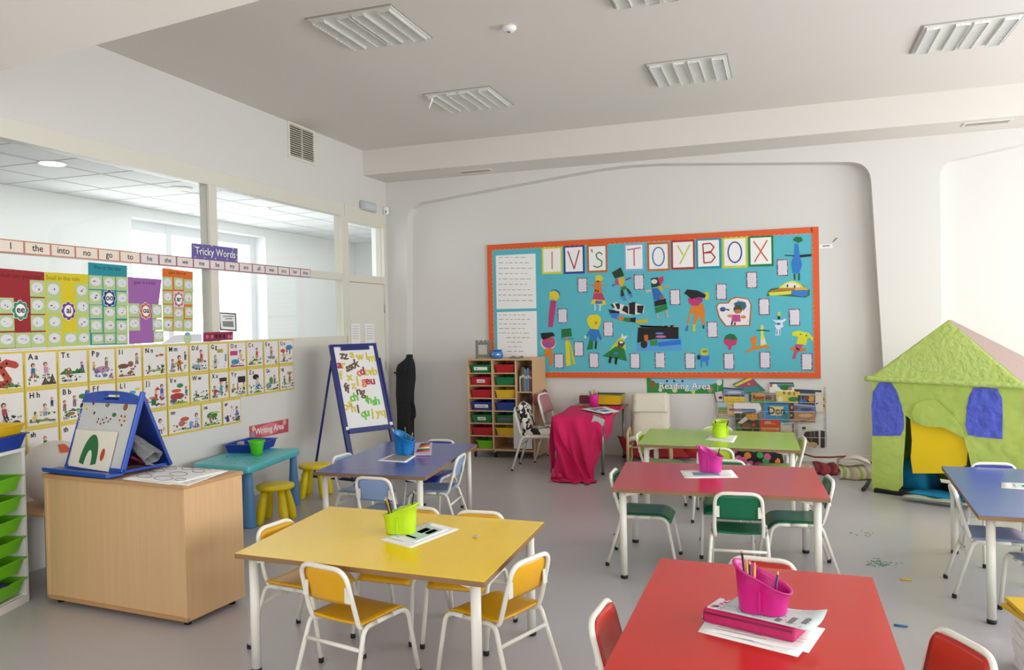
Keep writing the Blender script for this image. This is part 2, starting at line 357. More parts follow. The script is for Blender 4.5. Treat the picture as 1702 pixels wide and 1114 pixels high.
def soffit_vent(x, y, label):
    t = thing('air_vent', label, 'vent', (x, y, ZS), 0, 'long air vents in the beam')
    G().box((-.2, -.075, -.008), (.2, -.055, 0)).box((-.2, .055, -.008), (.2, .075, 0)).box((-.2, -.055, -.008), (-.18, .055, 0)).box((.18, -.055, -.008), (.2, .055, 0)).build('frame', FRAME, t)
    g = G()
    for k in range(7): g.box((-.18, -.052+k*.016, -.007), (.18, -.046+k*.016, -.001))
    g.build('slats', GREY2, t)
soffit_vent(-3.33, 8.56, 'slim white air vent under the beam, left above the cubby cabinet'); soffit_vent(1.83, 8.42, 'slim white air vent under the beam at the right edge')
# grille, exit light and sensor on the left wall
LWF = Fr((XL, 0, 0), (0, 1, 0), (0, 0, 1))
def LW(px, py, c=0): q = at_x(px, py, XL+c); return (q.y, q.z)
a, b = LW(480, 219), LW(520, 258)
t = thing('wall_grille', 'square slatted ventilation grille high on the left wall', 'vent', (XL, (a[0]+b[0])/2, (a[1]+b[1])/2))
w = (b[0]-a[0])/2; hh = .155
G().box((0, -w-.03, -hh-.03), (.012, w+.03, -hh)).box((0, -w-.03, hh), (.012, w+.03, hh+.03)).box((0, -w-.03, -hh), (.012, -w, hh)).box((0, w, -hh), (.012, w+.03, hh)).build('frame', FRAME, t)
G().box((0, -w, -hh), (.002, w, hh)).build('backing', mat('vent_dark', '3a3630', .8), t)
g = G()
for k in range(14): z = -hh+.012+k*.0222; g.box((.003, -w, z-.0045), (.012, w, z+.0045))
g.box((.003, -.008, -hh), (.013, .008, hh)); g.build('slats', mat('slat_cream', 'C9C3B2', .5), t)
y, z = LW(609, 344); t = thing('emergency_light', 'small rounded grey emergency light above the door', 'lamp', (XL, y, z))
G().box((0, -.17, -.055), (.05, .17, .055), bev=.02, seg=4).build('housing', mat('pale_grey_plastic', 'B9BCBC', .4), t); G().box((.045, -.13, -.035), (.056, .13, .035), bev=.005).build('diffuser', mat('lens_grey', 'C6CCCF', .3), t)
q = at_y(649, 351, 8.78); t = thing('motion_sensor', 'small white motion sensor in the corner beside the door', 'sensor', (XL+.03, 8.74, q.z))
G().box((-.025, -.03, -.045), (.03, .03, .045), bev=.012, seg=3).build('housing', WHITE, t); G().box((.01, -.036, -.03), (.025, -.028, 0), bev=.003).build('lens', GREY, t)
# ------------------------------------------------------------------ school tables
def R2(a): return Matrix.Rotation(a, 4, 'Z')
def school_table(quad, hexc, label, z=.55, group='laminate school tables', rough=.22):
    c = sum((Vector((x, y, 0)) for x, y in quad), Vector())/4
    t = thing('school_table', label, 'table', c, 0, group); q = [Vector((x, y, 0))-c for x, y in quad]
    top = mat('laminate_'+hexc, hexc, rough)
    g = G(); g.prism([(p.x, p.y, z-.022) for p in q], (0, 0, .021), 0)
    g.build('edge_band', EDGE, t)
    g = G().prism([(p.x*.9985, p.y*.9985, z-.001) for p in q], (0, 0, .0016), 0); g.build('tabletop', top, t)
    feet = []
    for i, p in enumerate(q):
        a = (q[(i+1) % 4]-p).normalized(); b = (q[(i-1) % 4]-p).normalized(); feet.append(p+a*.062+b*.062)
    for i, p in enumerate(feet):
        d1 = (feet[(i+1) % 4]-p).normalized(); d2 = (feet[(i-1) % 4]-p).normalized(); g = G()
        for d in (d1, d2):
            n = Vector((-d.y, d.x, 0))*.003; a_ = p+d*.015; b_ = p+d*.11
            g.prism([a_+n+Vector((0, 0, z-.023)), b_+n+Vector((0, 0, z-.023)), b_+n+Vector((0, 0, z-.034)), a_+n+Vector((0, 0, z-.055))], -n*2)
        g.build('corner_bracket', TUBE, t)
    for p in feet:
        l = G().tube([(p.x, p.y, .018), (p.x, p.y, z-.024)], .0215, n=16).build('leg', TUBE, t)
        G().lathe([(.018, 0), (.0225, .003), (.0225, .022)], (p.x, p.y, 0), n=16).build('foot_cap', BLK, l)
    return t
school_table([(-2.315, 2.90), (-1.10, 2.826), (-1.135, 3.76), (-2.389, 3.80)], 'F8CE14', 'yellow-topped school table in front of the wooden cabinet, five yellow chairs around it')
school_table([(-3.06, 4.67), (-2.218, 4.676), (-2.394, 6.055), (-3.225, 6.03)], '4553A0', 'violet-blue school table in front of the tall letter easel')
school_table([(-.974, 4.61), (.237, 4.616), (.184, 5.543), (-1.055, 5.51)], 'C82A2C', 'red school table with four green chairs')
school_table([(-1.109, 6.306), (.118, 6.233), (.085, 7.193), (-1.16, 7.232)], 'A9C930', 'lime green school table in front of the book rack')
school_table([(-.50, 1.98), (.315, 1.95), (.311, 3.266), (-.495, 3.306)], 'C82614', 'red school table nearest the camera, cut off by the bottom edge')
school_table([(.90, 4.40), (1.73, 4.37), (1.80, 5.75), (.972, 5.769)], '4E64A8', 'greyish blue school table at the right edge in front of the playhouse')
# ------------------------------------------------------------------ school chairs
def school_chair(panel, s=1.0, pads=None):
    t = thing('school_chair', 'school chair', 'chair'); k = s
    pm = mat('chair_panel_'+panel, panel, .3)
    def S(l): return [Vector(p)*k for p in l]
    for sx in (-1, 1):
        for rear in (0, 1):
            pts = [(sx*.150, .05, .312), (sx*.151, .150, .312), (sx*.162, .205, .012)] if not rear else [(sx*.150, -.05, .312), (sx*.152, -.125, .312), (sx*.174, -.222, .012)]
            l = G().tube(bend(S(pts), .05*k), .0105*k).build('leg', TUBE, t)
            e = Vector(pts[-1])*k; G().lathe([(.009, 0), (.0125, .003), (.0125, .02), (.0105, .024)], (e.x, e.y, 0), n=12).build('foot_cap', BLK, l)
    g = G()
    for sx in (-1, 1): g.tube(S([(sx*.150, -.052, .312), (sx*.150, .052, .312)]), .0105*k)
    g.tube(S([(-.158, -.152, .228), (.158, -.152, .228)]), .009*k); g.tube(S([(-.150, .128, .300), (.150, .128, .300)]), .008*k); g.build('seat_frame', TUBE, t)
    bf = S([(-.130, .06, .303), (-.130, -.128, .300), (-.134, -.150, .36), (-.126, -.205, .565), (.126, -.205, .565), (.134, -.150, .36), (.130, -.128, .300), (.130, .06, .303)])
    G().tube(bend(bf, [.035*k, .02*k, .062*k, .062*k, .02*k, .035*k], 7), .0105*k, n=12).build('back_frame', TUBE, t)
    def seat(u, v):
        x = (u-.5)*.288; y = -.135+v*.325; zz = .330-.006*math.sin(PI*u)*(1-v)+.0
        if v > .70: w = (v-.70)/.30; zz -= .045*w*w; y -= .012*w*w
        if v < .1: zz += .004*(1-v/.1)
        return Vector((x, y, zz))*k
    G().grid(seat, 8, 14, 0, .009*k).build('seat', pm, t)
    def back(u, v):
        zz = .408+v*.146; half = .122 if zz < .52 else .122-.0*v
        if zz > .515: half -= .05*((zz-.515)/.05)**2*.6
        x = (u-.5)*2*half; yy = -.152-(zz-.36)*.262+.008-.010*math.sin(PI*u)
        return Vector((x, yy, zz))*k
    G().grid(back, 10, 8, 0, .009*k).build('backrest', pm, t)
    for sx in (-1, 1):
        g = G(); y = -.152-(.455-.36)*.262
        g.box((sx*.104, y-.008, .425), (sx*.131, y-.003, .488)).xf(Matrix.Scale(k, 4)); g.build('bracket', TUBE, t)
    if pads:
        def ps(u, v): e = min(u, 1-u, v, 1-v); return Vector(((u-.5)*.31, -.13+v*.31, .338+.05*min(1, e*9)**.5*.8))*k
        G().grid(ps, 12, 12, 0, .03*k).build('seat_cushion', pads, t)
        def pb(u, v): e = min(u, 1-u, v, 1-v); zz = .36+v*.22; return Vector(((u-.5)*.27, -.152-(zz-.36)*.25+.03+.03*min(1, e*8)**.5, zz))*k
        G().grid(pb, 12, 12, 0, .05*k).build('back_cushion', pads, t)
    return t
CH = {}
def chair(bx, by, rz, color, label, group, first=None):
    """bx,by: middle of the top of the backrest"""
    if color not in CH: r = CH[color] = school_chair(color)
    else: r = dup(CH[color])
    a = math.radians(rz); off = R2(a) @ Vector((0, -.205, 0))
    return place(r, (bx-off.x, by-off.y, 0), a, label, group)
YEL, LBL, IND, GRN, LIM, RED = 'E3A80C', '8FA6CE', '2F3C96', '0B6A45', 'B4D334', 'BE2A1C'
gy, gb, gg, gl, gr, gc = 'yellow school chairs', 'blue chairs around the violet-blue table', 'green chairs around the red table', 'lime green chairs around the lime table', 'red chairs around the nearest red table', 'blue chairs around the greyish blue table'
chair(-1.80, 2.79, -13, YEL, 'yellow school chair seen from behind, at the left half of the yellow table', gy)
chair(-1.00, 3.12, 70, YEL, 'yellow school chair at the right-hand end of the yellow table', gy)
chair(-2.42, 3.34, -97, YEL, 'yellow school chair at the cabinet end of the yellow table', gy)
chair(-1.86, 3.825, 178, YEL, 'yellow school chair directly behind the lime pencil pot', gy)
chair(-1.50, 3.815, 182, YEL, 'yellow school chair on the far side of the yellow table, right of the lime pot', gy)
chair(-2.51, 4.50, -2, LBL, 'light blue school chair seen from behind, between the yellow table and the violet-blue table', gb)
chair(-3.185, 5.25, -94, LBL, 'light blue school chair on the easel side of the violet-blue table', gb)
chair(-2.74, 6.10, 179, IND, 'indigo school chair at the far end of the violet-blue table', gb)
chair(-2.27, 5.42, 97, LBL, 'light blue school chair on the right-hand long side of the violet-blue table', gb)
chair(-.245, 4.56, 3, GRN, 'green school chair seen from behind at the near side of the red table', gg)
chair(-1.055, 5.06, -88, GRN, 'green school chair at the left-hand end of the red table', gg)
chair(.262, 5.12, 97, GRN, 'green school chair at the right-hand end of the red table', gg)
chair(-.38, 5.60, 184, GRN, 'green school chair on the far side of the red table, behind the magenta pot', gg)
chair(-.49, 6.10, 2, LIM, 'lime green school chair seen from behind at the near side of the lime table', gl)
chair(-.56, 7.29, 184, LIM, 'lime green school chair on the far side of the lime table behind the lime pot', gl)
chair(-1.185, 6.78, -90, LIM, 'lime green school chair at the left-hand end of the lime table', gl)
chair(.155, 6.78, 95, LIM, 'lime green school chair at the right-hand end of the lime table', gl)
chair(-.605, 2.63, -93, RED, 'red school chair at the left side of the nearest red table', gr)
chair(-.09, 3.345, 175, RED, 'red school chair on the far side of the nearest red table, behind the magenta pot', gr)
chair(.505, 2.66, 118, RED, 'red school chair at the bottom right, right of the nearest red table', gr)
chair(.89, 4.98, -93, LBL, 'light blue school chair at the left side of the greyish blue table', gc)
chair(1.28, 5.84, 183, IND, 'blue school chair on the far side of the greyish blue table, against the playhouse', gc)
chair(1.27, 4.30, 8, LBL, 'blue school chair at the near side of the greyish blue table, at the right edge', gc)

# ------------------------------------------------------------------ pencil pots, pencils, papers
def pot(x, y, z, hexc, label, h0=.115, slope=.5, rot=0, s=1.0, group='two-lobed pencil pots'):
    t = thing('pencil_pot', label, 'pencil pot', (x, y, z), math.radians(rot), group)
    pm = mat('pot_'+hexc, hexc, .35); n = 40
    def out(a, k):                        # two lobes with a shallow waist
        r = .060+.012*math.cos(2*a)
        r -= .006*math.exp(-((abs(math.sin(a))-1)**2)/.02)
        return Vector((math.cos(a)*r*k, math.sin(a)*r*k, 0))*s
    R = []
    def ring(k, f, inset=0, dz=0): return [out(2*PI*j/n, k-inset)+Vector((0, 0, (f*(h0+slope*out(2*PI*j/n, 1).x/s*.85)+dz)*s)) for j in range(n)]
    for f in (0, .02, .5, .93): R.append(ring(.86+.14*f, f))
    R += [ring(1.06, .95), ring(1.10, .97), ring(1.10, 1.0), ring(1.04, 1.015), ring(.97, .99), ring(.93, .9), ring(.82, .08)]
    G().rings(R, 0, True, True).build('body', pm, t)
    G().box((-.002*s, -.05*s, .01*s), (.002*s, .05*s, h0*.72*s)).build('divider', pm, t)
    return t
PC = ['1E1E1E', 'D8A82A', '2B2B2B', 'B03030', '2C7A3C', '4A2A60']
PN = {'1E1E1E': 'black', 'D8A82A': 'yellow', '2B2B2B': 'dark', 'B03030': 'red', '2C7A3C': 'green', '4A2A60': 'purple', 'E07020': 'orange', '2050A0': 'blue', 'F0F0F0': 'white'}
def pencil(base, tip, hexc, label, r=.0038, group=None):
    b, e = Vector(base), Vector(tip); d = (e-b).normalized(); L = (e-b).length
    t = thing('pencil', label, 'pencil', b, 0, group)
    G().lathe([(r, 0), (r, L-.016)], (0, 0, 0), n=6, axis=d).build('barrel', col(hexc, .4), t)
    G().lathe([(r, L-.016), (r*.35, L-.004)], (0, 0, 0), n=6, axis=d).build('sharpened_end', mat('pencil_wood', 'D9B27C', .6), t)
    G().lathe([(r*.35, L-.004), (.0003, L)], (0, 0, 0), n=6, axis=d).build('lead', col(hexc), t)
def pencils(x, y, z, rot, where, specs, s=1.0):
    m = R2(math.radians(rot))
    for i, (lx, ly, tx, ty, L, hexc) in enumerate(specs):
        b = Vector((x, y, z))+(m @ Vector((lx, ly, .012)))*s; d = (m @ Vector((tx, ty, 1))).normalized()
        pencil(b, b+d*L, hexc, PN[hexc]+' pencil '+where, group='pencils '+where)
potL = (-1.745, 3.395, .5535)
pot(*potL, 'B5D916', 'lime two-lobed pencil pot on the yellow table', rot=8, s=1.15, h0=.098, slope=.45)
pencils(*potL, 8, 'in the lime pot on the yellow table', [(-.03, .01, -.25, .1, .16, '1E1E1E'), (-.025, .0, -.32, .05, .165, 'D8A82A'), (-.03, -.01, -.28, 0, .16, '2B2B2B'), (.035, .01, .12, .1, .19, '1E1E1E')], 1.1)
potF = (-.072, 2.63, .6115)
pot(*potF, 'C41A7E', 'magenta slanted pencil pot on the pencil case nearest the camera', rot=172, s=1.18, h0=.094, slope=.58)
pencils(*potF, 172, 'in the magenta pot nearest the camera', [(.04, .0, .1, .05, .185, '1E1E1E'), (.035, .015, .05, .0, .16, 'D8A82A'), (.03, .02, .0, .05, .155, '2B2B2B'), (.022, .026, -.05, .0, .15, 'D8A82A'), (-.03, .0, -.12, -.15, .12, '4A2A60')], 1.1)
potR = (-.455, 5.25, .5535)
pot(*potR, 'CC2F96', 'magenta slanted pencil pot on the red table with green chairs', rot=172, s=1.12, h0=.118, slope=.5)
pencils(*potR, 172, 'in the magenta pot among green chairs', [(.04, 0, .15, .05, .17, '1E1E1E'), (-.02, 0, -.3, 0, .16, '1E1E1E'), (-.04, .01, -.2, 0, .13, '2B2B2B')], 1.1)
potG = (-.50, 6.80, .5535)
pot(*potG, 'B7DB1E', 'lime round pencil pot on the lime table', rot=80, s=1.30, h0=.100, slope=.1)
pencils(*potG, 80, 'in the lime pot on the lime table', [(.02, .03, .1, .2, .14, '1E1E1E'), (0, .02, -.2, .1, .14, '2B2B2B'), (-.02, -.03, .2, -.25, .15, '1E1E1E'), (.01, -.035, .1, -.2, .14, '2B2B2B')], 1.1)
potB = (-2.76, 5.46, .5535)
pot(*potB, '1878BE', 'blue slanted pencil pot on the violet-blue table', rot=168, s=1.22, h0=.118, slope=.5)
pencils(*potB, 168, 'in the blue pot', [(.04, 0, .35, .1, .20, '2C7A3C'), (.035, .01, .25, .1, .20, 'F0F0F0'), (-.02, 0, -.1, .2, .21, '2C7A3C'), (-.03, .0, -.3, .0, .17, 'B03030'), (-.035, .01, -.4, .05, .17, '2C7A3C')], 1.15)
def sheet(quad, z, label, prints=(), name='paper_sheet', curl=.0, m=WHITE, cat='paper', group=None, t=.0012):
    c = sum((Vector((x, y, 0)) for x, y in quad), Vector())/4; c.z = z
    q = [Vector((x, y, z))-c for x, y in quad]
    def f(u, v): p = (q[0]*(1-u)+q[1]*u)*(1-v)+(q[3]*(1-u)+q[2]*u)*v; return p+Vector((0, 0, t+curl*max(0, u+v-1.5)**2*2))
    g = G().grid(f, 8, 8, 0, t); o = g.build(name, m); o.location = c; tag(o, label, cat, group)
    if prints:
        gp = G(); ms = []
        for (u0, v0, u1, v1, pm) in prints:
            if pm not in ms: ms.append(pm)
            gp.add([f(u0, v0)+Vector((0, 0, .0004)), f(u1, v0)+Vector((0, 0, .0004)), f(u1, v1)+Vector((0, 0, .0004)), f(u0, v1)+Vector((0, 0, .0004))], [[0, 1, 2, 3]], ms.index(pm))
        gp.build('printing', ms, o)
    return o
def lines(n, u0=.1, u1=.9, v0=.12, v1=.88, m=GREY, th=.012, seed=1):
    r = random.Random(seed); return [(u0, v0+(v1-v0)*i/(n-1), u0+(u1-u0)*r.uniform(.5, 1), v0+(v1-v0)*i/(n-1)+th, m) for i in range(n)]
PG = col('BFD8CC'); PB2 = col('7F92A8')
sheet([at_z(630, 897, .5516)[:2], at_z(683, 911, .5516)[:2], at_z(763, 880, .5516)[:2], at_z(712, 868, .5516)[:2]], .5508, 'white worksheet under the lime pot on the yellow table', lines(7), curl=.0)
sheet([at_z(660, 893, .553)[:2], at_z(690, 902, .553)[:2], at_z(745, 880, .553)[:2], at_z(716, 870, .553)[:2]], .5522, 'green-printed leaflet lying on the worksheet of the yellow table', [(.1, .1, .9, .9, PG), (.2, .45, .5, .75, PB2), (.55, .5, .8, .8, INK), (.15, .15, .7, .22, PB2)], t=.0008)
sheet([at_z(627, 766, .552)[:2], at_z(675, 769, .552)[:2], at_z(693, 757, .552)[:2], at_z(652, 755, .552)[:2]], .5508, 'white-bordered card under the blue pencil pot', [(.12, .15, .88, .88, col('8D8A84'))])
sheet([at_z(1138, 795, .552)[:2], at_z(1227, 794, .552)[:2], at_z(1216, 781, .552)[:2], at_z(1130, 782, .552)[:2]], .5508, 'white worksheet under the magenta pot among green chairs', lines(6)+[(.2, .3, .7, .7, PB2)])
sheet([at_z(1172, 731, .552)[:2], at_z(1219, 736, .552)[:2], at_z(1226, 724, .552)[:2], at_z(1184, 722, .552)[:2]], .5508, 'white worksheet under the lime pot on the lime table', lines(6))
sheet([(-.268, 2.552), (.029, 2.440), (.10, 2.66), (-.232, 2.80)], .5508, 'white worksheet lowest in the pile under the magenta pot nearest the camera', lines(9)+lines(9, .1, .9, .1, .85, INK, .006, 5), curl=0)
sheet([(-.255, 2.57), (.060, 2.475), (.115, 2.68), (-.21, 2.79)], .5524, 'white worksheet second in the pile under the magenta pot nearest the camera', lines(9, seed=4)+lines(5, .6, .95, .3, .8, INK, .008, 6), curl=.0)
sheet([(1.16, 5.11), (1.45, 5.08), (1.46, 5.27), (1.20, 5.28)], .5508, 'white worksheet on the greyish blue table at the right edge', lines(6))
sheet([(1.23, 5.13), (1.44, 5.11), (1.45, 5.25), (1.25, 5.25)], .5524, 'pale green leaflet on the worksheet at the right edge', [(.05, .05, .95, .95, PG), (.2, .3, .8, .6, PB2)])
# pencil case under the front pot, and the patterned sheet on it
t = thing('pencil_case', 'magenta fabric pencil case under the pot nearest the camera', 'pencil case', (-.10, 2.635, .554), math.radians(-20))
PK = mat('case_magenta', 'B41058', .6, bump=.2, bscale=90)
G().box((-.15, -.058, 0), (.15, .058, .048), bev=.012, seg=3).build('body', PK, t)
G().tube([(-.145, -.0585, .034), (.145, -.0585, .034)], .003).build('zip', mat('zip_dark', '7a0f3a', .5), t)
G().box((-.138, -.05, .047), (.138, .05, .0515), bev=.002).build('lid', [mat('lid_print', 'E8D8E4', .4)], t)
gp = G()
for i in range(16): x, y = random.Random(i).uniform(-.13, -.05), random.Random(i+99).uniform(-.045, .045); gp.prism([(x+.008*math.cos(a*2*PI/6), y+.008*math.sin(a*2*PI/6), .0515) for a in range(6)], (0, 0, .0004), i % 3)
gp.build('lid_pattern', [col('3F6FB5'), col('C04070'), col('C7A050')], t)
G().lathe([(.008, -.0), (.008, .003)], (-.152, -.045, .012), axis=(-1, 0, 0), n=12).build('zip_pull', STEEL, t)
cs, sn = math.cos(math.radians(-22)), math.sin(math.radians(-22))
def rq(cx, cy, w, h): return [(cx+x*cs-y*sn, cy+x*sn+y*cs) for x, y in ((-w, -h), (w, -h), (w, h), (-w, h))]
pr = [(random.Random(i).uniform(.04, .94), random.Random(i*7+1).uniform(.05, .93), 0, 0, INK) for i in range(60)]
pr = [(u, v, u+.012, v+.03, m) for u, v, _, _, m in pr]+[(.72, .15, .78, .55, GREY), (.84, .3, .9, .7, GREY), (.6, .1, .66, .3, GREY)]
sheet(rq(-.045, 2.62, .150, .070), .6075, 'grey-speckled paper between the pencil case and the magenta pot', pr, m=col('C9D3D0'), curl=.05)
# coloured pencils in a clear box leaning on the blue pot
t = thing('crayon_box', 'clear plastic box of crayons leaning beside the blue pot', 'crayon box', (-2.60, 5.44, .552), math.radians(12))
G().box((-.065, -.012, 0), (.065, .03, .018), bev=.004).build('tray', mat('box_pink', 'C9AEBC', .3), t)
tl = Matrix.Translation((0, .02, .012)) @ Matrix.Rotation(math.radians(-22), 4, 'X')
G().box((-.068, -.003, 0), (.068, .001, .085), bev=.001, mtx=tl).build('lid', mat('box_frost', 'BFB4CC', .2, alpha=.75), t)
for i, c_ in enumerate(('C03A3A', '2F7A3F', 'E6E0D0', 'D2903C', 'C85050', '3A4A60')):
    G().tube([tl @ Vector((-.05+i*.006, -.009, .014+i*.011)), tl @ Vector((.05, -.010, .022+i*.011))], .005, n=8).build('crayon', col(c_, .5), t)
p = at_z(791, 894, .5525); o = G().box((-.014, -.009, 0), (.014, .009, .012), bev=.004).build('eraser', mat('eraser', 'B9A48A', .8)); o.location = p; tag(o, 'small worn beige eraser on the yellow table', 'eraser')
# crayons and paint crumbs on the floor
for (px, py, c_, lb, a) in ((1506, 965, 'D9B51C', 'yellow crayon lying on the floor right of the nearest red table', 10), (1497, 1042, '3C6C9C', 'blue crayon lying on the floor near the bottom right', -5), (1026, 890, 'B83A34', 'red crayon stub on the floor left of the red table', -15)):
    p = at_z(px, py, 0); t = thing('crayon', lb, 'crayon', p, math.radians(a))
    G().tube([(-.03, 0, .0055), (.022, 0, .0055)], .0055, n=8).build('wrapper', col(c_, .5), t); G().lathe([(.0055, 0), (.002, .012)], (.022, 0, .0055), n=8, axis=(1, 0, 0)).build('tip', col(c_, .4), t)
g = G(); rnd = random.Random(11)
for (px, py, sx, sy, n) in ((1462, 937, 22, 7, 70), (1436, 887, 26, 5, 14)):
    for i in range(n):
        p = at_z(px+rnd.gauss(0, sx*.5), py+rnd.gauss(0, sy*.5), 0); a = rnd.uniform(0, PI); L = rnd.uniform(.003, .012); d = Vector((math.cos(a)*L, math.sin(a)*L, 0)); q = Vector((-d.y, d.x, 0))*.3
        g.prism([p-d-q, p+d-q, p+d+q, p-d+q], (0, 0, .0015))
tag(g.build('paint_crumbs', col('4F8A62')), 'green crumbs scattered on the grey floor between the tables', 'crumbs', kind='stuff')

# ------------------------------------------------------------------ wooden cabinet with tabletop easel
A, B, Cc = Vector((-4.00, 3.385, 0)), Vector((-2.935, 3.295, 0)), Vector((-2.905, 3.70, 0))
ex = (B-A).normalized(); ey = Vector((-ex.y, ex.x, 0)); wd = (B-A).length; dp = .42; ang = math.atan2(ex.y, ex.x)
t = thing('wooden_cabinet', 'light beech wooden cabinet seen from its plain back, carrying the blue easel', 'cabinet', A, ang)
for x_ in (0, wd-.022): G().box((x_, 0, .03), (x_+.022, dp, .722), bev=.002).build('side_panel', BEECH, t)
G().box((.022, .008, .045), (wd-.022, .016, .722)).build('back_panel', BEECH, t)
G().box((0, 0, .03), (wd, .02, .05)).box((.022, .02, .03), (wd-.022, dp, .05)).build('bottom_panel', BEECHD, t)
G().box((-.006, -.008, .722), (wd+.006, dp+.006, .742), bev=.003).build('top_panel', BEECHD, t)
for x, y in ((.05, .05), (wd-.05, .05), (wd-.05, dp-.05), (.05, dp-.05)): G().lathe([(.018, 0), (.02, .03)], (x, y, 0)).build('foot', BLK, t)
# coloured-in circle worksheets on the cabinet
zc = .7425
def cabq(l): return [at_z(px, py, zc)[:2] for px, py in l]
rr = random.Random(5)
sheet(cabq([(202, 797), (282, 806), (345, 797), (262, 786)]), zc, 'white worksheet at the front of the cabinet top, right of the easel', lines(5), group='worksheets on the cabinet top')
o = sheet(cabq([(204, 796), (300, 803), (378, 784), (275, 775)]), zc+.0016, 'white worksheet of drawn ovals, topmost on the cabinet', (), group='worksheets on the cabinet top')
g = G()
for px, py, rx in ((240, 791, 13), (272, 795, 16), (262, 782, 12), (297, 788, 15), (312, 779, 10), (285, 778, 9), (330, 783, 11), (250, 785, 8), (300, 797, 9)):
    g.tube([at_z(px+rx*math.cos(2*PI*i/14), py+rx*.22*math.sin(2*PI*i/14), zc+.0035)-o.location for i in range(14)], .0011, n=4, closed=True)
g.build('drawn_ovals', INK, o)
sheet(cabq([(285, 805), (312, 808), (380, 783), (352, 780)]), zc+.0001, 'white worksheet sticking out at the right end of the cabinet top', lines(6, seed=9), group='worksheets on the cabinet top')
# blue tabletop easel
BL = mat('easel_blue', '1848A8', .3); WB = mat('whiteboard', 'C9CBCB', .25)
e0 = at_z(100, 783, .745); e1 = at_z(192, 793, .745); ed = (e1-e0).normalized(); ang = math.atan2(ed.y, ed.x)
t = thing('tabletop_easel', 'blue plastic A-frame tabletop easel with a magnetic whiteboard', 'easel', e0, ang); w = (e1-e0).length+.02
HT = .45; dep = .34
tl = Matrix.Translation((0, .02, .02)) @ Matrix.Rotation(math.atan2(.145, HT-.03), 4, 'X').inverted()
tl = Matrix.Translation((0, .025, .02)) @ Matrix.Rotation(-math.atan2(.14, HT-.03), 4, 'X')
g = G().box((0, 0, .0), (.014, .02, .46), bev=.004, mtx=tl).box((w-.016, -.005, .0), (w, .024, .46), bev=.004, mtx=tl).box((0, 0, 0), (w, .02, .02), mtx=tl)
g.build('front_frame', BL, t)
G().box((.014, .004, .02), (w-.016, .012, .40), mtx=tl).build('whiteboard', WB, t)
hp = [(0, .385), (w, .385), (w-.02, .425)]+[(w*.5+(w*.5-.03)*math.cos(a), .425+.033*math.sin(a)) for a in [PI*i/10 for i in range(1, 10)]]+[(.02, .425)]
g = G()
hole = [(w*.38, .405), (w*.64, .405), (w*.64, .438), (w*.38, .438)]
ringp = hp+[hp[0], hole[0], hole[3], hole[2], hole[1], hole[0]]
g.add([tl @ Vector((x, -.004, z)) for x, z in ringp]+[tl @ Vector((x, .022, z)) for x, z in ringp], [list(range(len(ringp))), list(range(2*len(ringp)-1, len(ringp)-1, -1))]+[[i, (i+1), len(ringp)+i+1, len(ringp)+i] for i in range(len(ringp)-1)])
g.build('carry_handle', BL, t)
G().box((-.05, -.075, .004), (w+.01, .03, .018), bev=.006).box((-.05, -.078, .012), (w+.01, -.068, .03), bev=.004).build('tray', BL, t)
tb = Matrix.Translation((0, dep, .005)) @ Matrix.Rotation(math.atan2(dep-.165, HT-.02), 4, 'X')
G().box((0, 0, 0), (.018, .02, .45), bev=.004, mtx=tb).box((w-.018, 0, 0), (w, .02, .45), bev=.004, mtx=tb).box((0, 0, 0), (w, .02, .03), mtx=tb).box((.018, .006, .03), (w-.018, .014, .44), mtx=tb).build('rear_frame', mat('easel_blue_dark', '123A90', .35), t)
for x_ in (.02, w-.04): G().box((x_, .03, .008), (x_+.02, dep, .024), bev=.003).build('base_rail', BL, t)
Rz = Matrix.Translation(e0) @ R2(ang) @ tl
EF = Fr(Rz @ Vector((0, .0035, 0)), Rz.to_3x3() @ Vector((1, 0, 0)), Rz.to_3x3() @ Vector((0, 0, 1)))
def EP(px, py): P = at_pl(px, py, EF.o, EF.n); return EF.inv(P)
# magnets: little fruit and leaves
mg = [((157, 670), 5, 7, '7A3A2A', 'brown bean magnet near the top left of the small easel'), ((180, 674), 9, 6, '6B7B5A', 'grey-green butterfly magnet on the small easel'), ((210, 677), 9, 10, '8A5A2C', 'large brown potato magnet at the top right of the small easel'), ((191, 690), 9, 6, '3F7A3A', 'green melon slice magnet on the small easel'), ((137, 674), 6, 7, '33343C', 'black cow-patterned magnet at the top left of the small easel'), ((145, 680), 7, 5, 'C8B468', 'pale yellow banana magnet on the small easel'),
      ((132, 690), 3, 4, '8A2F3A', 'dark red berry magnet at the left edge of the small easel'), ((133, 698), 3, 4, '8A2F3A', 'dark red berry magnet second from the left edge of the small easel'), ((158, 687), 4, 5, '6A3A34', 'brown nut magnet in the middle of the small easel')]
for k, (x, y) in enumerate(((163, 702), (168, 705), (172, 698), (178, 695), (174, 703), (181, 701), (185, 697), (165, 697))): mg.append(((x, y), 3.2, 3.4, ('8A2F3A', '6B3A3A', '4F5A3A')[k % 3], 'tiny fruit magnet in the cluster left of the melon slice'))
for k, (x, y) in enumerate(((203, 692), (200, 699), (208, 700), (203, 707), (209, 693))): mg.append(((x, y), 4, 4, '9A6A3C', 'brown biscuit magnet below the potato magnet'))
for (pp, rx, ry, hx, lb) in mg:
    a, b = EP(*pp); s_ = 1/430
    flat('fridge_magnet', EF, [(WHITE, ell(a, b, (rx+1.2)*s_, (ry+1.2)*s_, 12)), (col(hx), ell(a, b, rx*s_, ry*s_, 9, .3))], .0012, .003, .001)
    tag(bpy.context.scene.objects[-1] if 0 else C.objects[-1], lb, 'magnet', 'magnets on the small easel')
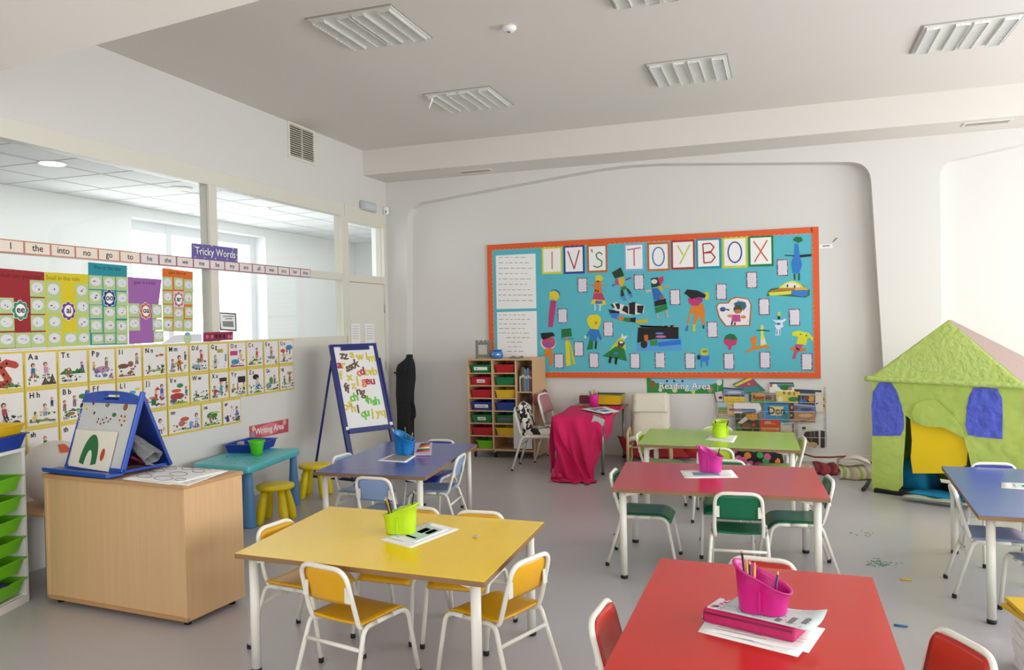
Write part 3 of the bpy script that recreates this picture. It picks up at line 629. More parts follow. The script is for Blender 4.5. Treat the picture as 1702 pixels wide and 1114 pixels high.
# plain picture book with a green arch (generic cover)
bq = [EP(118, 775), EP(182, 785), EP(198, 719), EP(131, 715)]
t = thing('picture_book', 'cream picture book with a green arch on its cover, on the blue easel', 'book', EF.p(0, 0, 0))
g = G(); g.prism([EF.p(a, b, .006)-t.location for a, b in bq], EF.n*.012); g.build('cover', mat('cream_cover', 'E6E0CF', .4), t)
g = G(); cx, cy = EP(150, 768)
arch = []
for i in range(15): a = PI*i/14; arch.append((cx+.075*math.cos(a), cy+.165*math.sin(a)-.01))
for i in range(14, -1, -1): a = PI*i/14; arch.append((cx+.030*math.cos(a), cy+.085*math.sin(a)-.02))
cnr = [EF.p(a, b, .018)-t.location for a, b in arch]; g.prism(cnr, EF.n*.0006, 0)
rb = EP(175, 757); g.prism([EF.p(a, b, .0182)-t.location for a, b in ell(rb[0], rb[1], .017, .036)], EF.n*.0006, 1)
g.build('cover_picture', [mat('leaf_green', '1F6B34', .6), col('B5432A')], t)
# grey cloth bag hanging inside the small easel
def bagf(u, v):
    a = 2*PI*u; r = .03+.03*v+.008*math.sin(5*a+v*4); ax = Vector((.75, .10, -.62)); p = Vector((.0, 0, 0))+ax*(.20*v)
    q = Vector((-.55, .3, -.6)).normalized(); s2 = Vector((.1, .95, .1)).normalized(); return p+q*r*math.cos(a)*.9+s2*r*math.sin(a)
o = G().grid(bagf, 20, 10, 0, .003).build('grey_cloth', mat('grey_felt', '77777A', .9, bump=.4, bscale=60)); P0 = at_z(216, 715, .9); o.location = (P0.x-.005, P0.y+.10, .905); o.location = Matrix.Translation(e0) @ R2(ang) @ Vector((w-.10, .15, .20))
tag(o, 'rolled grey cloth stuffed inside the blue tabletop easel', 'cloth')
def mar(u, v): return Vector((.02+.16*u, .0+.12*v, .05+.05*math.sin(PI*u)*math.sin(PI*v)+.07*u*(1-v)))
o = G().grid(mar, 10, 8, 0, .012).build('maroon_cloth', mat('maroon', '6A1E34', .9)); o.location = Matrix.Translation(e0) @ R2(ang) @ Vector((w-.19, .10, -.02)); o.rotation_euler = (0, 0, ang)
tag(o, 'dark maroon cloth at the foot of the grey cloth inside the easel', 'cloth')

# ------------------------------------------------------------------ white tray rack at the left edge
p0, p1 = Vector((-4.06, 3.10, 0)), Vector((-4.135, 3.375, 0)); rd = (p1-p0).normalized(); rn = Vector((rd.y, -rd.x, 0))   # front line and outward normal
p0 = p1-rd*.44
WHT = mat('rack_white', 'E4E2DA', .45); GT_ = mat('tray_green', '6DBB1E', .35)
ang = math.atan2(rd.y, rd.x)
t = thing('tray_rack', 'white storage rack at the left edge, filled with lime green trays', 'shelf unit', p1, ang)
HR = .87
# local x along front (negative = toward camera), y = into the unit
for x_ in (-.012, -.452): G().box((x_, 0, 0), (x_+.024, .36, HR), bev=.002).build('side_panel', WHT, t)
G().box((-.428, 0, 0), (-.012, .36, .045)).box((-.428, .02, .045), (-.012, .36, .05)).build('plinth', WHT, t)
G().box((-.452, -.004, HR), (.012, .36, HR+.02), bev=.003).build('top_panel', WHT, t)
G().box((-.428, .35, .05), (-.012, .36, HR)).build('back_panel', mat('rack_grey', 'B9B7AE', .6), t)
for i in range(6):
    z = .125+i*.118
    for x in (-.012, -.418): G().box((x-.012 if x < -.1 else x-.010, .0, z), (x if x < -.1 else x, .34, z+.008), bev=.002).build('runner', mat('runner_white', 'EDEBE2', .4), t)
def tray(name, w, d, h, m, label, loc, rz, group, lip=.012, taper=.88, cat='tray', tagit=True, parent=None):
    g = G(); k = taper
    def rg(s_, z, e=0): return [Vector((x*(w/2*s_+e), y*(d/2*s_+e), z)) for x, y in ((-1, -1), (1, -1), (1, 1), (-1, 1))]
    R = [rg(k, 0), rg(1, h*.93), rg(1, h*.93, lip), rg(1, h, lip), rg(1, h, 0), rg(.97, h*.9), rg(k*.95, .006)]
    vs = [p for r in R for p in r]; fs = []
    for i in range(len(R)-1):
        for j in range(4): fs.append([i*4+j, i*4+(j+1) % 4, (i+1)*4+(j+1) % 4, (i+1)*4+j])
    fs += [[3, 2, 1, 0], [24, 25, 26, 27]]; g.add(vs, fs); o = g.build(name, m, parent); o.location = loc; o.rotation_euler = (0, 0, rz)
    if tagit: tag(o, label, cat, group)
    return o
Mr = Matrix.Translation(p1) @ R2(ang)
ordn = ['lowest', 'second from the bottom', 'third from the bottom', 'fourth from the bottom', 'second from the top', 'topmost']
for i in range(6):
    z = .060+i*.118
    tray('storage_tray', .375, .33, .083, GT_, 'lime green tray in the white rack, '+ordn[i]+' in the column', Mr @ Vector((-.215, .165, z+.006)), ang, 'green trays in the white rack', lip=.014)
q = Mr @ Vector((-.23, .12, .10)); o = G().grid(lambda u, v: Vector(((u-.5)*.22, (v-.5)*.2, .035*math.sin(PI*u)*math.sin(PI*v))), 8, 8, 0, .01).build('navy_cloth', mat('navy', '1E2858', .9)); o.location = (q.x, q.y, .155); tag(o, 'navy cloth lying in the lowest green tray of the white rack', 'cloth')
tray('storage_tray', .40, .34, .085, mat('tray_blue', '1B3C96', .35), 'dark blue tray on top of the white rack', Mr @ Vector((-.20, .15, HR+.022)), ang, 'trays on top of the white rack')
tray('storage_tray', .40, .34, .06, mat('tray_yellow', 'DDB21A', .35), 'yellow tray stacked on the dark blue tray', Mr @ Vector((-.205, .15, HR+.105)), ang, 'trays on top of the white rack')
# desk with a black computer box and an inflated white ball behind the cabinet
t = thing('low_desk', 'pale wooden desk in the gap between the white rack and the cabinet', 'desk', (-4.32, 3.9, 0))
G().box((-.28, -.35, .44), (.28, .35, .462), bev=.002).build('desktop', BEECH, t)
for x in (-.25, .25):
    for y in (-.32, .32): G().box((x-.02, y-.02, 0), (x+.02, y+.02, .44)).build('leg', BEECHD, t)
t = thing('computer_tower', 'black computer tower standing under the pale desk', 'computer', (-4.20, 3.80, 0))
G().box((-.19, -.09, .01), (.14, .09, .40), bev=.006).build('case', mat('black_plastic', '17171A', .4), t)
g = G()
for k in range(6): g.box((-.12, -.094, .05+k*.05), (.10, -.089, .065+k*.05))
g.build('front_slots', mat('dark_plastic', '2c2c30', .3), t)
t = thing('beach_ball', 'white inflatable ball with orange patches on the pale desk', 'ball', (-4.36, 3.78, .463))
G().lathe([(.001, 0)]+[(.20*math.sin(PI*i/18), .20-.20*math.cos(PI*i/18)) for i in range(1, 18)]+[(.001, .40)], n=32, cap0=False, cap1=False).build('skin', mat('ball_white', 'DCD9D2', .3), t)
for (th, ph, dt, dp_) in ((-.3, .95, .25, .2), (-.55, -.1, .12, .22), (-.4, -1.1, .22, .2)):
    g = G().grid(lambda u, v: Vector((.202*math.cos(ph+(v-.5)*dp_*2)*math.cos(th+(u-.5)*dt*2), .202*math.cos(ph+(v-.5)*dp_*2)*math.sin(th+(u-.5)*dt*2), .20+.202*math.sin(ph+(v-.5)*dp_*2))), 8, 8, 0, .001)
    g.build('patch', col('D4603A', .4), t)
o = G().tube(bend([(-4.13, 3.60, .47), (-4.08, 3.55, .52), (-4.02, 3.60, .50), (-4.05, 3.52, .47), (-4.12, 3.60, .47)], .03), .003, n=6).build('black_cable', BLK); tag(o, 'thin black cable looping on the pale desk beside the ball', 'cable')
# ------------------------------------------------------------------ displays on the left wall
YB_ = mat('card_yellow_edge', 'D9BF3A', .6); CW = mat('card_face', 'E4DEDA', .55)
rowz = [(1.425, 1.190), (1.172, .935), (.917, .705)]
zt = [1.432, 1.181, .926, .700]
xs1 = [-22, 38, 93.8, 144.8, 190.7, 235, 275, 313, 345.8, 378.4, 408.5, 437, 462.4, 487.2]
def cy_(px, py=600): return at_x(px, py, XL).y
def fig(a, b, s, top, legs, hair='3A2418', skin='D9A98A', lean=0):       # small painted child
    L = [(col(legs), [(a-s*.16+lean*s*.0, b), (a-s*.04, b), (a-s*.02+lean*s*.3, b+s*.34), (a-s*.14+lean*s*.3, b+s*.34)]), (col(legs), [(a+s*.05, b), (a+s*.17, b), (a+s*.14+lean*s*.3, b+s*.34), (a+s*.02+lean*s*.3, b+s*.34)]),
         (col(top), [(a-s*.17+lean*s*.3, b+s*.32), (a+s*.17+lean*s*.3, b+s*.32), (a+s*.13+lean*s*.5, b+s*.68), (a-s*.13+lean*s*.5, b+s*.68)]),
         (col(skin), [(a+s*.13+lean*s*.4, b+s*.62), (a+s*.32+lean*s*.5, b+s*.46), (a+s*.34+lean*s*.5, b+s*.52), (a+s*.12+lean*s*.5, b+s*.68)]),
         (col(hair), ell(a+lean*s*.55, b+s*.86, s*.155, s*.16, 12)), (col(skin), ell(a+lean*s*.55+s*.02, b+s*.82, s*.11, s*.12, 12))]
    return L
def hill(x0, x1, y0, h, c='8DA052'): n = 8; return (col(c), [(x0, y0)]+[(x0+(x1-x0)*i/n, y0+h*math.sin(PI*i/n)*(.7+.3*math.sin(3*i))) for i in range(1, n)]+[(x1, y0)])
def blobs(seed, a0, b0, a1, b1, n, cols, r=.008):
    q = random.Random(seed); return [(col(q.choice(cols)), ell(q.uniform(a0, a1), q.uniform(b0, b1), r*q.uniform(.5, 1.3), r*q.uniform(.4, 1.1), 7, q.uniform(0, 1))) for _ in range(n)]
def pic(kind, y0, y1, z0, z1):
    w, h = y1-y0, z1-z0; X = lambda u: y0+w*u; Z = lambda v: z0+h*v; s = h
    P = []
    if kind == 'snake':
        P = [hill(X(.05), X(.95), Z(.04), h*.25, '4E7A3A')]
        pts = [(X(.1), Z(.2)), (X(.4), Z(.15)), (X(.55), Z(.3)), (X(.38), Z(.6)), (X(.3), Z(.78)), (X(.5), Z(.9)), (X(.75), Z(.82))]
        for q in stroke(pts, w*.2): P.append((col('B3432F'), q))
        for (a, b) in pts: P.append((col('B3432F'), ell(a, b, w*.1, w*.1, 10)))
        for (a, b) in ((.5, .25), (.4, .5), (.33, .75), (.5, .88)): P.append((INK, ell(X(a), Z(b), w*.035, w*.045, 8)))
        P.append((col('B3432F'), ell(X(.76), Z(.8), w*.12, w*.09, 10)))
        P += blobs(1, X(.1), Z(.04), X(.9), Z(.18), 16, ['2E4A28', '6E8F3A', '22301C'])
        return P
    spec = {
     'ants': ([('f', .22, .30, .5, '2E6E86', 'A33A34', '1E1A1A', 0), ('f', .68, .30, .52, 'B78AA0', 'C9A0B0', '7A4030', -.2)], [('t', .62, .02, .3, '5A4436'), ('t', .86, .02, .4, '5A4436')], ['7A9048', '4E6A3A']),
     'tennis': ([('f', .32, .22, .34, 'A33A34', '7E2E2A', 'C27A3A', 0), ('f', .86, .42, .34, '5A4A78', '3A3A50', '1E1A1A', -.3)], [('h', .0, .6, .34, .30, '2F6B34'), ('h', .45, .95, .34, .26, '2F6B34')], ['7A9048', '2F4A2A']),
     'pig': ([('f', .15, .4, .32, 'C9A04A', '3A3A3A', 'C9A04A', 0), ('f', .66, .45, .42, '8A6A5A', '8A6A5A', '3A7A4A', 0)], [('e', .5, .42, .3, .13, 'B08AA0'), ('e', .26, .36, .10, .10, '8A5A78'), ('e', .6, .18, .09, .07, '6B5A2E')], ['3F8AA8', '8A4A78']),
     'mouse': ([('f', .82, .52, .44, 'B98A7A', '26344A', '1E1A1A', 0)], [('e', .25, .48, .22, .10, '6E4A34'), ('e', .55, .55, .12, .12, '8A5A3A'), ('r', .05, .12, .6, .20, 'DAD6CE'), ('r', .05, .06, .64, .11, 'B5432F')], ['3A5A3A', 'B5432F']),
     'net': ([('f', .25, .18, .3, '4A3F78', '3A3A5A', 'C9C3D0', 0), ('f', .82, .05, .28, '3A3A3A', '3A3A3A', '1E1A1A', .2)], [('h', .1, .95, .16, .12, '8A9A4A'), ('e', .82, .85, .12, .05, 'B5432F'), ('e', .62, .82, .08, .04, 'B5432F')], ['3A3A3A', 'A0A040']),
     'meal': ([('f', .2, .12, .48, 'A06A9A', '2E7A9A', '4A2A2A', .2), ('f', .56, .12, .62, 'B5432F', '9A3A2A', '14100E', 0), ('f', .86, .55, .36, '5A4A4A', '4A4A4A', '3A3A3A', 0)], [('e', .52, .42, .18, .08, 'B8A84A')], ['B8A84A', '4A8A4A']),
     'drum': ([('f', .66, .42, .52, 'B93A30', '9A2A2A', '14100E', -.2)], [('r', .38, .38, .62, .58, '7A7A3A'), ('e', .32, .2, .26, .12, '8A9AA0')], ['30302E', '5A8AA0']),
     'gurgle': ([('f', .28, .15, .5, '3F7A3F', 'D0A080', '8A4A2A', .1)], [('r', .42, .78, .75, .95, 'A0A23A'), ('r', .86, .35, .94, .7, '4A7AA0')], ['C0C8D0', '8A3A4A']),
     'orange': ([('f', .72, .32, .5, 'D6B84A', 'C0B07A', '3A1A2A', -.2)], [('r', .05, .6, .5, .82, 'C03A7A'), ('e', .35, .28, .25, .13, '3A86B0'), ('r', .05, .03, .9, .10, 'A5432F')], ['C03A7A', '3A86B0']),
     'castanets': ([('f', .62, .38, .5, 'B93A24', 'C04A2A', '3A1A14', 0)], [('h', .02, .95, .08, .3, '6E8A2E'), ('e', .5, .16, .2, .09, 'D8DCC0')], ['2F4A2A', '9AA83A']),
     'egg': ([('f', .5, .38, .52, 'A06A6A', '7A7A80', '4A3020', 0)], [('e', .5, .36, .28, .08, '8A8A90')], ['8A8A90', 'C0B050']),
     'umbrella': ([('f', .3, .12, .42, 'D0B04A', '2A2A5A', '4A3020', 0)], [('e', .72, .82, .26, .14, '2F86B8'), ('e', .25, .66, .18, .1, 'C04A3A'), ('r', .5, .55, .6, .75, 'C04A3A'), ('r', .72, .45, .8, .7, 'A04A4A')], ['4A9A5A', 'D0B04A']),
     'skip': ([('f', .45, .3, .6, 'A34A54', '4A2A3A', '5A3020', -.3)], [('e', .3, .12, .2, .1, '3A3A40'), ('e', .75, .18, .14, .1, '3A3A40')], ['3A3A40', '9A9A9A']),
     'hop': ([('f', .25, .14, .34, 'D9C23A', 'C9B23A', 'A03A2A', 0), ('f', .58, .3, .42, 'C0B0A0', '5A7AA8', '14100E', 0), ('f', .82, .62, .32, '2E3A5A', '2E3A5A', 'C27A3A', 0)], [('h', .02, .98, .10, .14, '7A9048')], ['4E6A3A', 'D9C23A']),
     'bat': ([('f', .14, .38, .38, 'A34A44', '1E1E1E', '14100E', 0), ('f', .5, .5, .4, '8A5A5A', '4A4A5A', '8A5A3A', 0), ('f', .84, .2, .4, '6A3A78', '4A2A5A', 'E0D0B0', 0)], [('h', .2, .9, .34, .10, '5A8A3A'), ('e', .35, .25, .16, .07, '8A6A3A'), ('e', .8, .86, .14, .1, '2F7A44')], ['5A8A3A', '3A3A3A']),
     'fish': ([('f', .5, .3, .5, '8A7A6A', '4A4A4A', '3A2A1A', 0)], [('e', .5, .2, .3, .1, '4A7AA0')], ['4A7AA0']),
     'lolly': ([('f', .5, .25, .45, 'D0B04A', '3A5A8A', '8A5A2A', 0)], [('e', .6, .78, .14, .08, '4A9AB0'), ('r', .7, .86, .92, .95, 'D6C43A')], ['4A9AB0']),
     'jelly': ([('f', .8, .42, .54, '3A5AA8', 'B06AA0', '14100E', 0), ('f', .52, .3, .42, 'B93A30', 'A03A3A', 'D0A04A', 0), ('r', 0, 0, 0, 0, '')], [('r', .3, .12, .52, .40, '1F6B34'), ('t', .6, .75, .16, 'B93A30'), ('e', .36, .44, .16, .05, 'C0705A')], ['B93A30', '3A3A3A']),
     'van': ([('f', .86, .35, .4, '3A5A8A', '4A4A5A', '14100E', 0)], [('e', .42, .38, .34, .14, 'B5322A'), ('e', .38, .62, .24, .08, 'D0502F'), ('e', .56, .84, .16, .1, '2F8A3F'), ('e', .25, .2, .14, .10, '5A5A64'), ('h', .15, .95, .02, .22, '8AA83A')], ['5A5A64', 'B5322A']),
     'wind': ([('f', .28, .2, .3, '4A5A8A', '3A4A6A', '14100E', 0)], [('h', .05, .95, .18, .1, '7A9A2E'), ('h', .0, .5, .02, .12, '9AA83A')], ['2A2A2A', '2A2A2A']),
     'fox': ([('f', .22, .1, .5, 'B5432F', '3A2A2A', '14100E', 0), ('f', .56, .2, .6, '3A9A94', '3A8A8A', 'B93A30', .1), ('f', .9, .3, .45, '4A4A4A', 'C08A3A', '3A3A3A', 0)], [('r', .5, .8, .92, .98, '2A2A2A')], ['B5432F', '5A5A5A']),
     'yell': ([('f', .2, .25, .34, 'D0B04A', '8A7A3A', '6A4A2A', 0), ('f', .46, .28, .32, 'C09A4A', '8A5A3A', '14100E', 0), ('f', .85, .25, .4, 'D6C43A', '26264A', '8A5A3A', 0)], [('r', .48, .65, .95, .95, '24221E')], ['8A8A40', '3A3A3A']),
     'zip': ([('f', .55, .2, .6, 'C4B4B0', '4A8AC0', '14100E', .1)], [('e', .5, .84, .2, .14, '241A18'), ('h', .3, .9, .02, .18, '5A8A3A'), ('e', .62, .4, .15, .1, '4A86C0')], ['2A3A2A', '5A8A3A']),
     'duck': ([('f', .7, .35, .45, '8A5A5A', '6A6A3A', '4A2A2A', 0)], [('e', .45, .55, .14, .2, '4A8A3A'), ('e', .25, .3, .2, .16, '8A94A0'), ('h', .1, .95, .05, .1, '8AA83A')], ['2A2A2A', '4A8A3A']),
     'king': ([('f', .7, .3, .5, '8A5A3A', '9A6A3A', '5A3A1A', 0), ('f', .3, .3, .4, '5A7A3A', '4A4A3A', '3A3A2A', 0)], [('h', .1, .9, .24, .06, '9AA83A'), ('e', .7, .84, .2, .08, 'C09A4A')], ['3A3A3A', '6A8A3A']),
     'shadoof': ([('f', .55, .42, .52, '3A6A3A', '5A4A3A', 'B5522F', 0), ('f', .25, .1, .3, 'B5432F', '8A3A2A', '14100E', 0)], [('t', .75, .2, .3, 'D09A2A'), ('e', .72, .44, .22, .06, 'D0A02A'), ('h', .1, .95, .08, .08, 'C0603A')], ['B5432F', '7A5A3A']),
     'doctor': ([('f', .68, .1, .75, 'DADAE6', '3A3A4A', '2A1A18', 0), ('f', .25, .2, .5, 'B5452F', 'C0603A', 'D0A04A', 0)], [('e', .35, .24, .24, .08, 'C0703A')], ['D0A04A']),
     'bird': ([('f', .86, .1, .75, 'B8C8DA', '5A8AB8', '5A3A2A', 0)], [('e', .48, .66, .14, .12, 'C0503A'), ('e', .38, .45, .10, .16, 'B06A6A'), ('e', .68, .3, .06, .2, '6A9AC0'), ('h', .1, .7, .12, .1, 'A0B04A')], ['1E1E1E', 'C0503A']),
     'coat': ([('f', .4, .25, .4, 'B5432F', '5A2A2A', '2A1A14', 0)], [('e', .5, .6, .28, .2, '3A7A2E'), ('h', .05, .95, .05, .2, '8AA83A'), ('h', .4, .98, .7, .15, 'C0C06A')], ['2A4A22', 'C0C06A']),
     'girl': ([('f', .78, .2, .65, '3A7AB0', 'B04A7A', '14100E', 0), ('f', .48, .45, .48, 'E0DAD6', 'E0DAD6', 'C0503A', 0)], [('e', .22, .25, .08, .2, '3A3A6A'), ('r', .7, .03, .95, .25, '4A8A3A')], ['3A3A6A']),
     'thumb': ([('f', .7, .3, .5, '5A4A8A', '3A3A5A', '14100E', 0)], [('e', .3, .3, .2, .1, '3A3A7A')], ['3A3A7A'])}[kind]
    figs, shapes, bc = spec
    for q in shapes:
        if q[0] == 'e': P.append((col(q[5]), ell(X(q[1]), Z(q[2]), w*q[3], h*q[4], 14)))
        elif q[0] == 'r': P.append((col(q[5]), rect(X(q[1]), Z(q[2]), X(q[3]), Z(q[4]))))
        elif q[0] == 't': P.append((col(q[4]), [(X(q[1])-w*.14, Z(q[2])), (X(q[1])+w*.14, Z(q[2])), (X(q[1]), Z(q[2]+q[3]))]))
        else: P.append(hill(X(q[1]), X(q[2]), Z(q[3]), h*q[4], q[5]))
    for q in figs:
        if q[0] == 'f': P += fig(X(q[1]), Z(q[2]), s*q[3]*1.05, q[4], q[5], q[6], lean=q[7])
    return P+blobs(hash_(kind), X(.08), Z(.08), X(.92), Z(.45), 16, bc, .0085)
def hash_(s): return sum(ord(c)*(i+1) for i, c in enumerate(s))
cards = [[('S s', 'snake', 'snake', 'a spotted red snake'), ('A a', 'ants', 'ants', 'two children and brown ant hills'), ('T t', 'tennis', 'tennis', 'tennis players by a green hedge'), ('P p', 'pig', 'pig', 'a party child and a pink pig'), ('I i', 'mouse', 'ink', 'a brown mouse on a book'), ('N n', 'net', 'net', 'a green hill and small red planes'), ('M m', 'meal', 'meal', 'children around a meal'), ('D d', 'drum', 'drum', 'a boy in red playing a drum'), ('G g', 'gurgle', '', 'a child in green by a drain'), ('O o', 'orange', '', 'a pink pillow and a blue shape'), ('C c', 'castanets', 'camera', 'a dancer in an orange skirt'), ('E e', 'egg', 'egg', 'a boy with a grey bowl'), ('U u', 'umbrella', 'umbrella', 'a big blue umbrella')],
 [('', 'skip', '', 'a leaning girl, left of the Hh card'), ('H h', 'hop', 'hop', 'three hopping children'), ('B b', 'bat', 'bat', 'children with bats on a green field'), ('F f', 'fish', '', 'its top just showing above the small easel'), ('L l', 'lolly', '', 'a yellow bar, partly behind the small easel'), ('J j', 'jelly', 'jam', 'a green jelly on a stand'), ('V v', 'van', 'van', 'a red van and a green hat'), ('W w', 'wind', 'wind', 'flying leaves above a green slope'), ('X x', 'fox', 'x ray', 'a tall figure in a teal coat'), ('Y y', 'yell', 'yoghurt', 'children before a blackboard'), ('Z z', 'zip', 'zip', 'a large black-haired head'), ('Qu', 'duck', 'quack', 'a green duck'), ('ng', 'king', 'strong', 'two brown figures')],
 [('sh', 'shadoof', 'sh', 'a child pushing a yellow wheelbarrow'), ('th', 'thumb', '', 'its left strip showing beside the small easel'), None, None, ('', 'doctor', '', 'a doctor in a white coat'), ('oo', 'bird', 'book  moon', 'a red bird, the widest card of the bottom row'), ('oa', 'coat', 'goat', 'a large green bush'), ('er', 'girl', 'mixer', 'a red-haired head, last of the bottom row')]]
xs3 = [38, 93.8, 144.8, 190.7, 235, 275, 331, 366, 397.5]
LF = mat('lettering_black', '1E1C1E', .7)
for r, row in enumerate(cards):
    xx = xs3 if r == 2 else xs1
    for i, cd in enumerate(row):
        if cd is None: continue
        y0, y1 = cy_(xx[i])+.003, cy_(xx[i+1])-.003; z1, z0 = zt[r]-.002, zt[r+1]+.002; c0 = .0046+.0011*((i+r) % 2)
        t = thing('alphabet_card', ('alphabet card %s with %s' % (cd[0].replace(' ', ''), cd[3])) if cd[0] else 'alphabet card with '+cd[3], 'card', (XL, (y0+y1)/2, z0), 0, 'alphabet cards on the left wall')
        off = -t.location
        def bt(nm, polys, c, tt=.0010, dt=.00015):
            o = flat(nm, LWF, polys, c, tt, dt); o.parent = t; o.matrix_parent_inverse = Matrix.Translation(off); return o
        bt('card', [(YB_, rect(y0, z0, y1, z1)), (CW, rect(y0+.012, z0+.016, y1-.008, z1-.012))], c0, .0012, .0006)
        bt('illustration', pic(cd[1], y0+.012, y1-.008, z0+.016, z1-.055 if r else z1-.05), c0+.0014)
        if cd[0]: o = text('letters', cd[0], LWF, y0+.028, z1-.040, c0+.0019, .052 if len(cd[0]) > 2 else .046, LF, t, 'LEFT', .0012, .0003); o.matrix_basis = Matrix.Translation(-t.location) @ LWF.mtx(y0+.028, z1-.040, c0+.0032)
        if not cd[2]: continue
        o = text('word', cd[2], LWF, 0, 0, 0, .034, LF, t, 'RIGHT' if i % 2 else 'LEFT', 0, .0002); o.matrix_basis = Matrix.Translation(-t.location) @ LWF.mtx((y1-.022) if i % 2 else (y0+.028), z0+.036, c0+.0034)
# word strip on the transom
wx = [0, 38, 82, 123, 161, 197, 231, 262, 291.5, 319.5, 346.7, 371.8, 395.8, 417.8, 439, 460.4, 479.8, 498, 514.7]
wd_ = ['I', 'the', 'into', 'no', 'go', 'to', 'he', 'she', 'we', 'me', 'be', 'my', 'are', 'all', 'was', 'you', 'her', 'they']
for i, w in enumerate(wd_):
    py = 398+i*3.2+10; y0, y1 = at_x(max(wx[i], 0)-(8 if i == 0 else 0), py, XL).y, at_x(wx[i+1], py, XL).y
    c = 'C98A78' if i < 6 else '9A6478'; t = thing('word_card', 'small word card reading "%s" in the strip on the window transom' % w, 'card', (XL+.01, (y0+y1)/2, 2.05), 0, 'word strip on the window transom')
    o = flat('card', LWF, [(col(c), rect(y0+.001, 2.056, y1-.001, 2.142)), (col('E9DDD8' if i >= 6 else 'EFE0CF'), rect(y0+.008, 2.064, y1-.008, 2.134))], .010, .0012, .0006); o.parent = t; o.matrix_parent_inverse = Matrix.Translation(-t.location)
    o = text('word', w, LWF, 0, 0, 0, .062 if i < 6 else .054, LF, t, 'CENTER', .0005, .0002); o.matrix_basis = Matrix.Translation(-t.location) @ LWF.mtx((y0+y1)/2, 2.100, .0125)
def board_sign(name, label, cat, pts, body, bgc, tc, size, c=.001, extras=(), fr=LWF, rot=0, outline=None, align='CENTER'):
    """pts: four corners (a,b) in the frame, clockwise from bottom left"""
    ca = sum(p[0] for p in pts)/4; cb = sum(p[1] for p in pts)/4; t = thing(name, label, cat, fr.p(ca, cb, 0))
    o = flat('board', fr, [(bgc, pts)]+list(extras), c, .0015, .0003); o.parent = t; o.matrix_parent_inverse = Matrix.Translation(-t.location)
    cz = c+.002+.0003*(len(extras)+1)
    if not body: return t
    if outline: o = text('lettering_outline', body, fr, 0, 0, 0, size, outline, t, align, size*.045, .0002); o.matrix_basis = Matrix.Translation(-t.location) @ fr.mtx(ca, cb, cz) @ Matrix.Rotation(rot, 4, 'Z'); cz += .0005
    o = text('lettering', body, fr, 0, 0, 0, size, tc, t, align, size*.012, .0002); o.matrix_basis = Matrix.Translation(-t.location) @ fr.mtx(ca, cb, cz) @ Matrix.Rotation(rot, 4, 'Z')
    return t
def LWq(l): return [LW(*p) for p in l]
pu = col('6E62A8'); st = [(col('D8CFA0'), ell(*LW(*p), .008, .008, 5)) for p in ((320, 409), (335, 406), (350, 409), (368, 410), (385, 414), (322, 427), (338, 429), (356, 430), (375, 431), (390, 433), (328, 418), (391, 424))]
board_sign('title_sign', 'purple starry sign reading Tricky Words above the word strip', 'sign', LWq([(316, 430), (393, 436), (393, 413), (316, 404)]), 'Tricky Words', pu, WHITE, .09, .012, st, rot=math.radians(0), outline=col('3E3570'))
board_sign('small_sign', 'small crimson patterned sign on the window sill above the alphabet cards', 'sign', LWq([(335, 568), (385, 565), (385, 551), (335, 553)]), '', col('8E2444'), WHITE, .06, .014, [(col('C06A7A'), ell(*LW(x, 560), .018, .018, 8)) for x in (342, 350, 378, 383)]+[(INK, ell(*LW(x, 559), .016, .02, 6)) for x in (357, 363, 370)])
board_sign('area_sign', 'red rectangular sign reading Writing Area above the turquoise table', 'sign', LWq([(415, 731), (479, 718), (479, 696), (414, 709)]), 'Writing Area', col('C4545C'), WHITE, .082, .001, [(col('D88088'), ell(6.34, .585, .17, .055, 16)), (col('8A8FA0'), ell(6.09, .56, .03, .04, 8)), (col('D8C8A0'), ell(6.10, .62, .025, .025, 8)), (col('D8B0A0'), ell(6.58, .62, .03, .03, 8))])
t = board_sign('notice', 'black-framed notice with a grey photograph taped to the window pane', 'notice', LWq([(365, 549), (393, 551), (392, 521), (363, 519)]), '', INK, INK, .03, .002, [(WHITE, LWq([(367, 547), (391, 548.5), (390, 523), (365, 521)])), (col('8A8A8A'), LWq([(370, 543), (388, 544), (387, 534), (369, 534)]))]+[(GREY, LWq([(370+i*2.6, 527), (372+i*2.6, 527), (372+i*2.6, 525), (370+i*2.6, 525)])) for i in range(7)]+[(GREY, LWq([(374+i*3, 531), (376+i*3, 531), (376+i*3, 529), (374+i*3, 529)])) for i in range(4)])
for k, (px, lb) in enumerate(((590, 'white sheet of text taped to the door, left of the pair'), (613, 'white sheet of text taped to the door, right of the pair'))):
    o = flat('paper_sheet', LWF, [(WHITE, LWq([(px-6, 572), (px+9, 571), (px+8, 538), (px-7, 538)]))]+[(col('C8B8BC'), LWq([(px-4, 543+i*4), (px+6, 543+i*4), (px+6, 542+i*4), (px-4, 542+i*4)])) for i in range(6)], .001, .0012, .0003); tag(o, lb, 'paper')
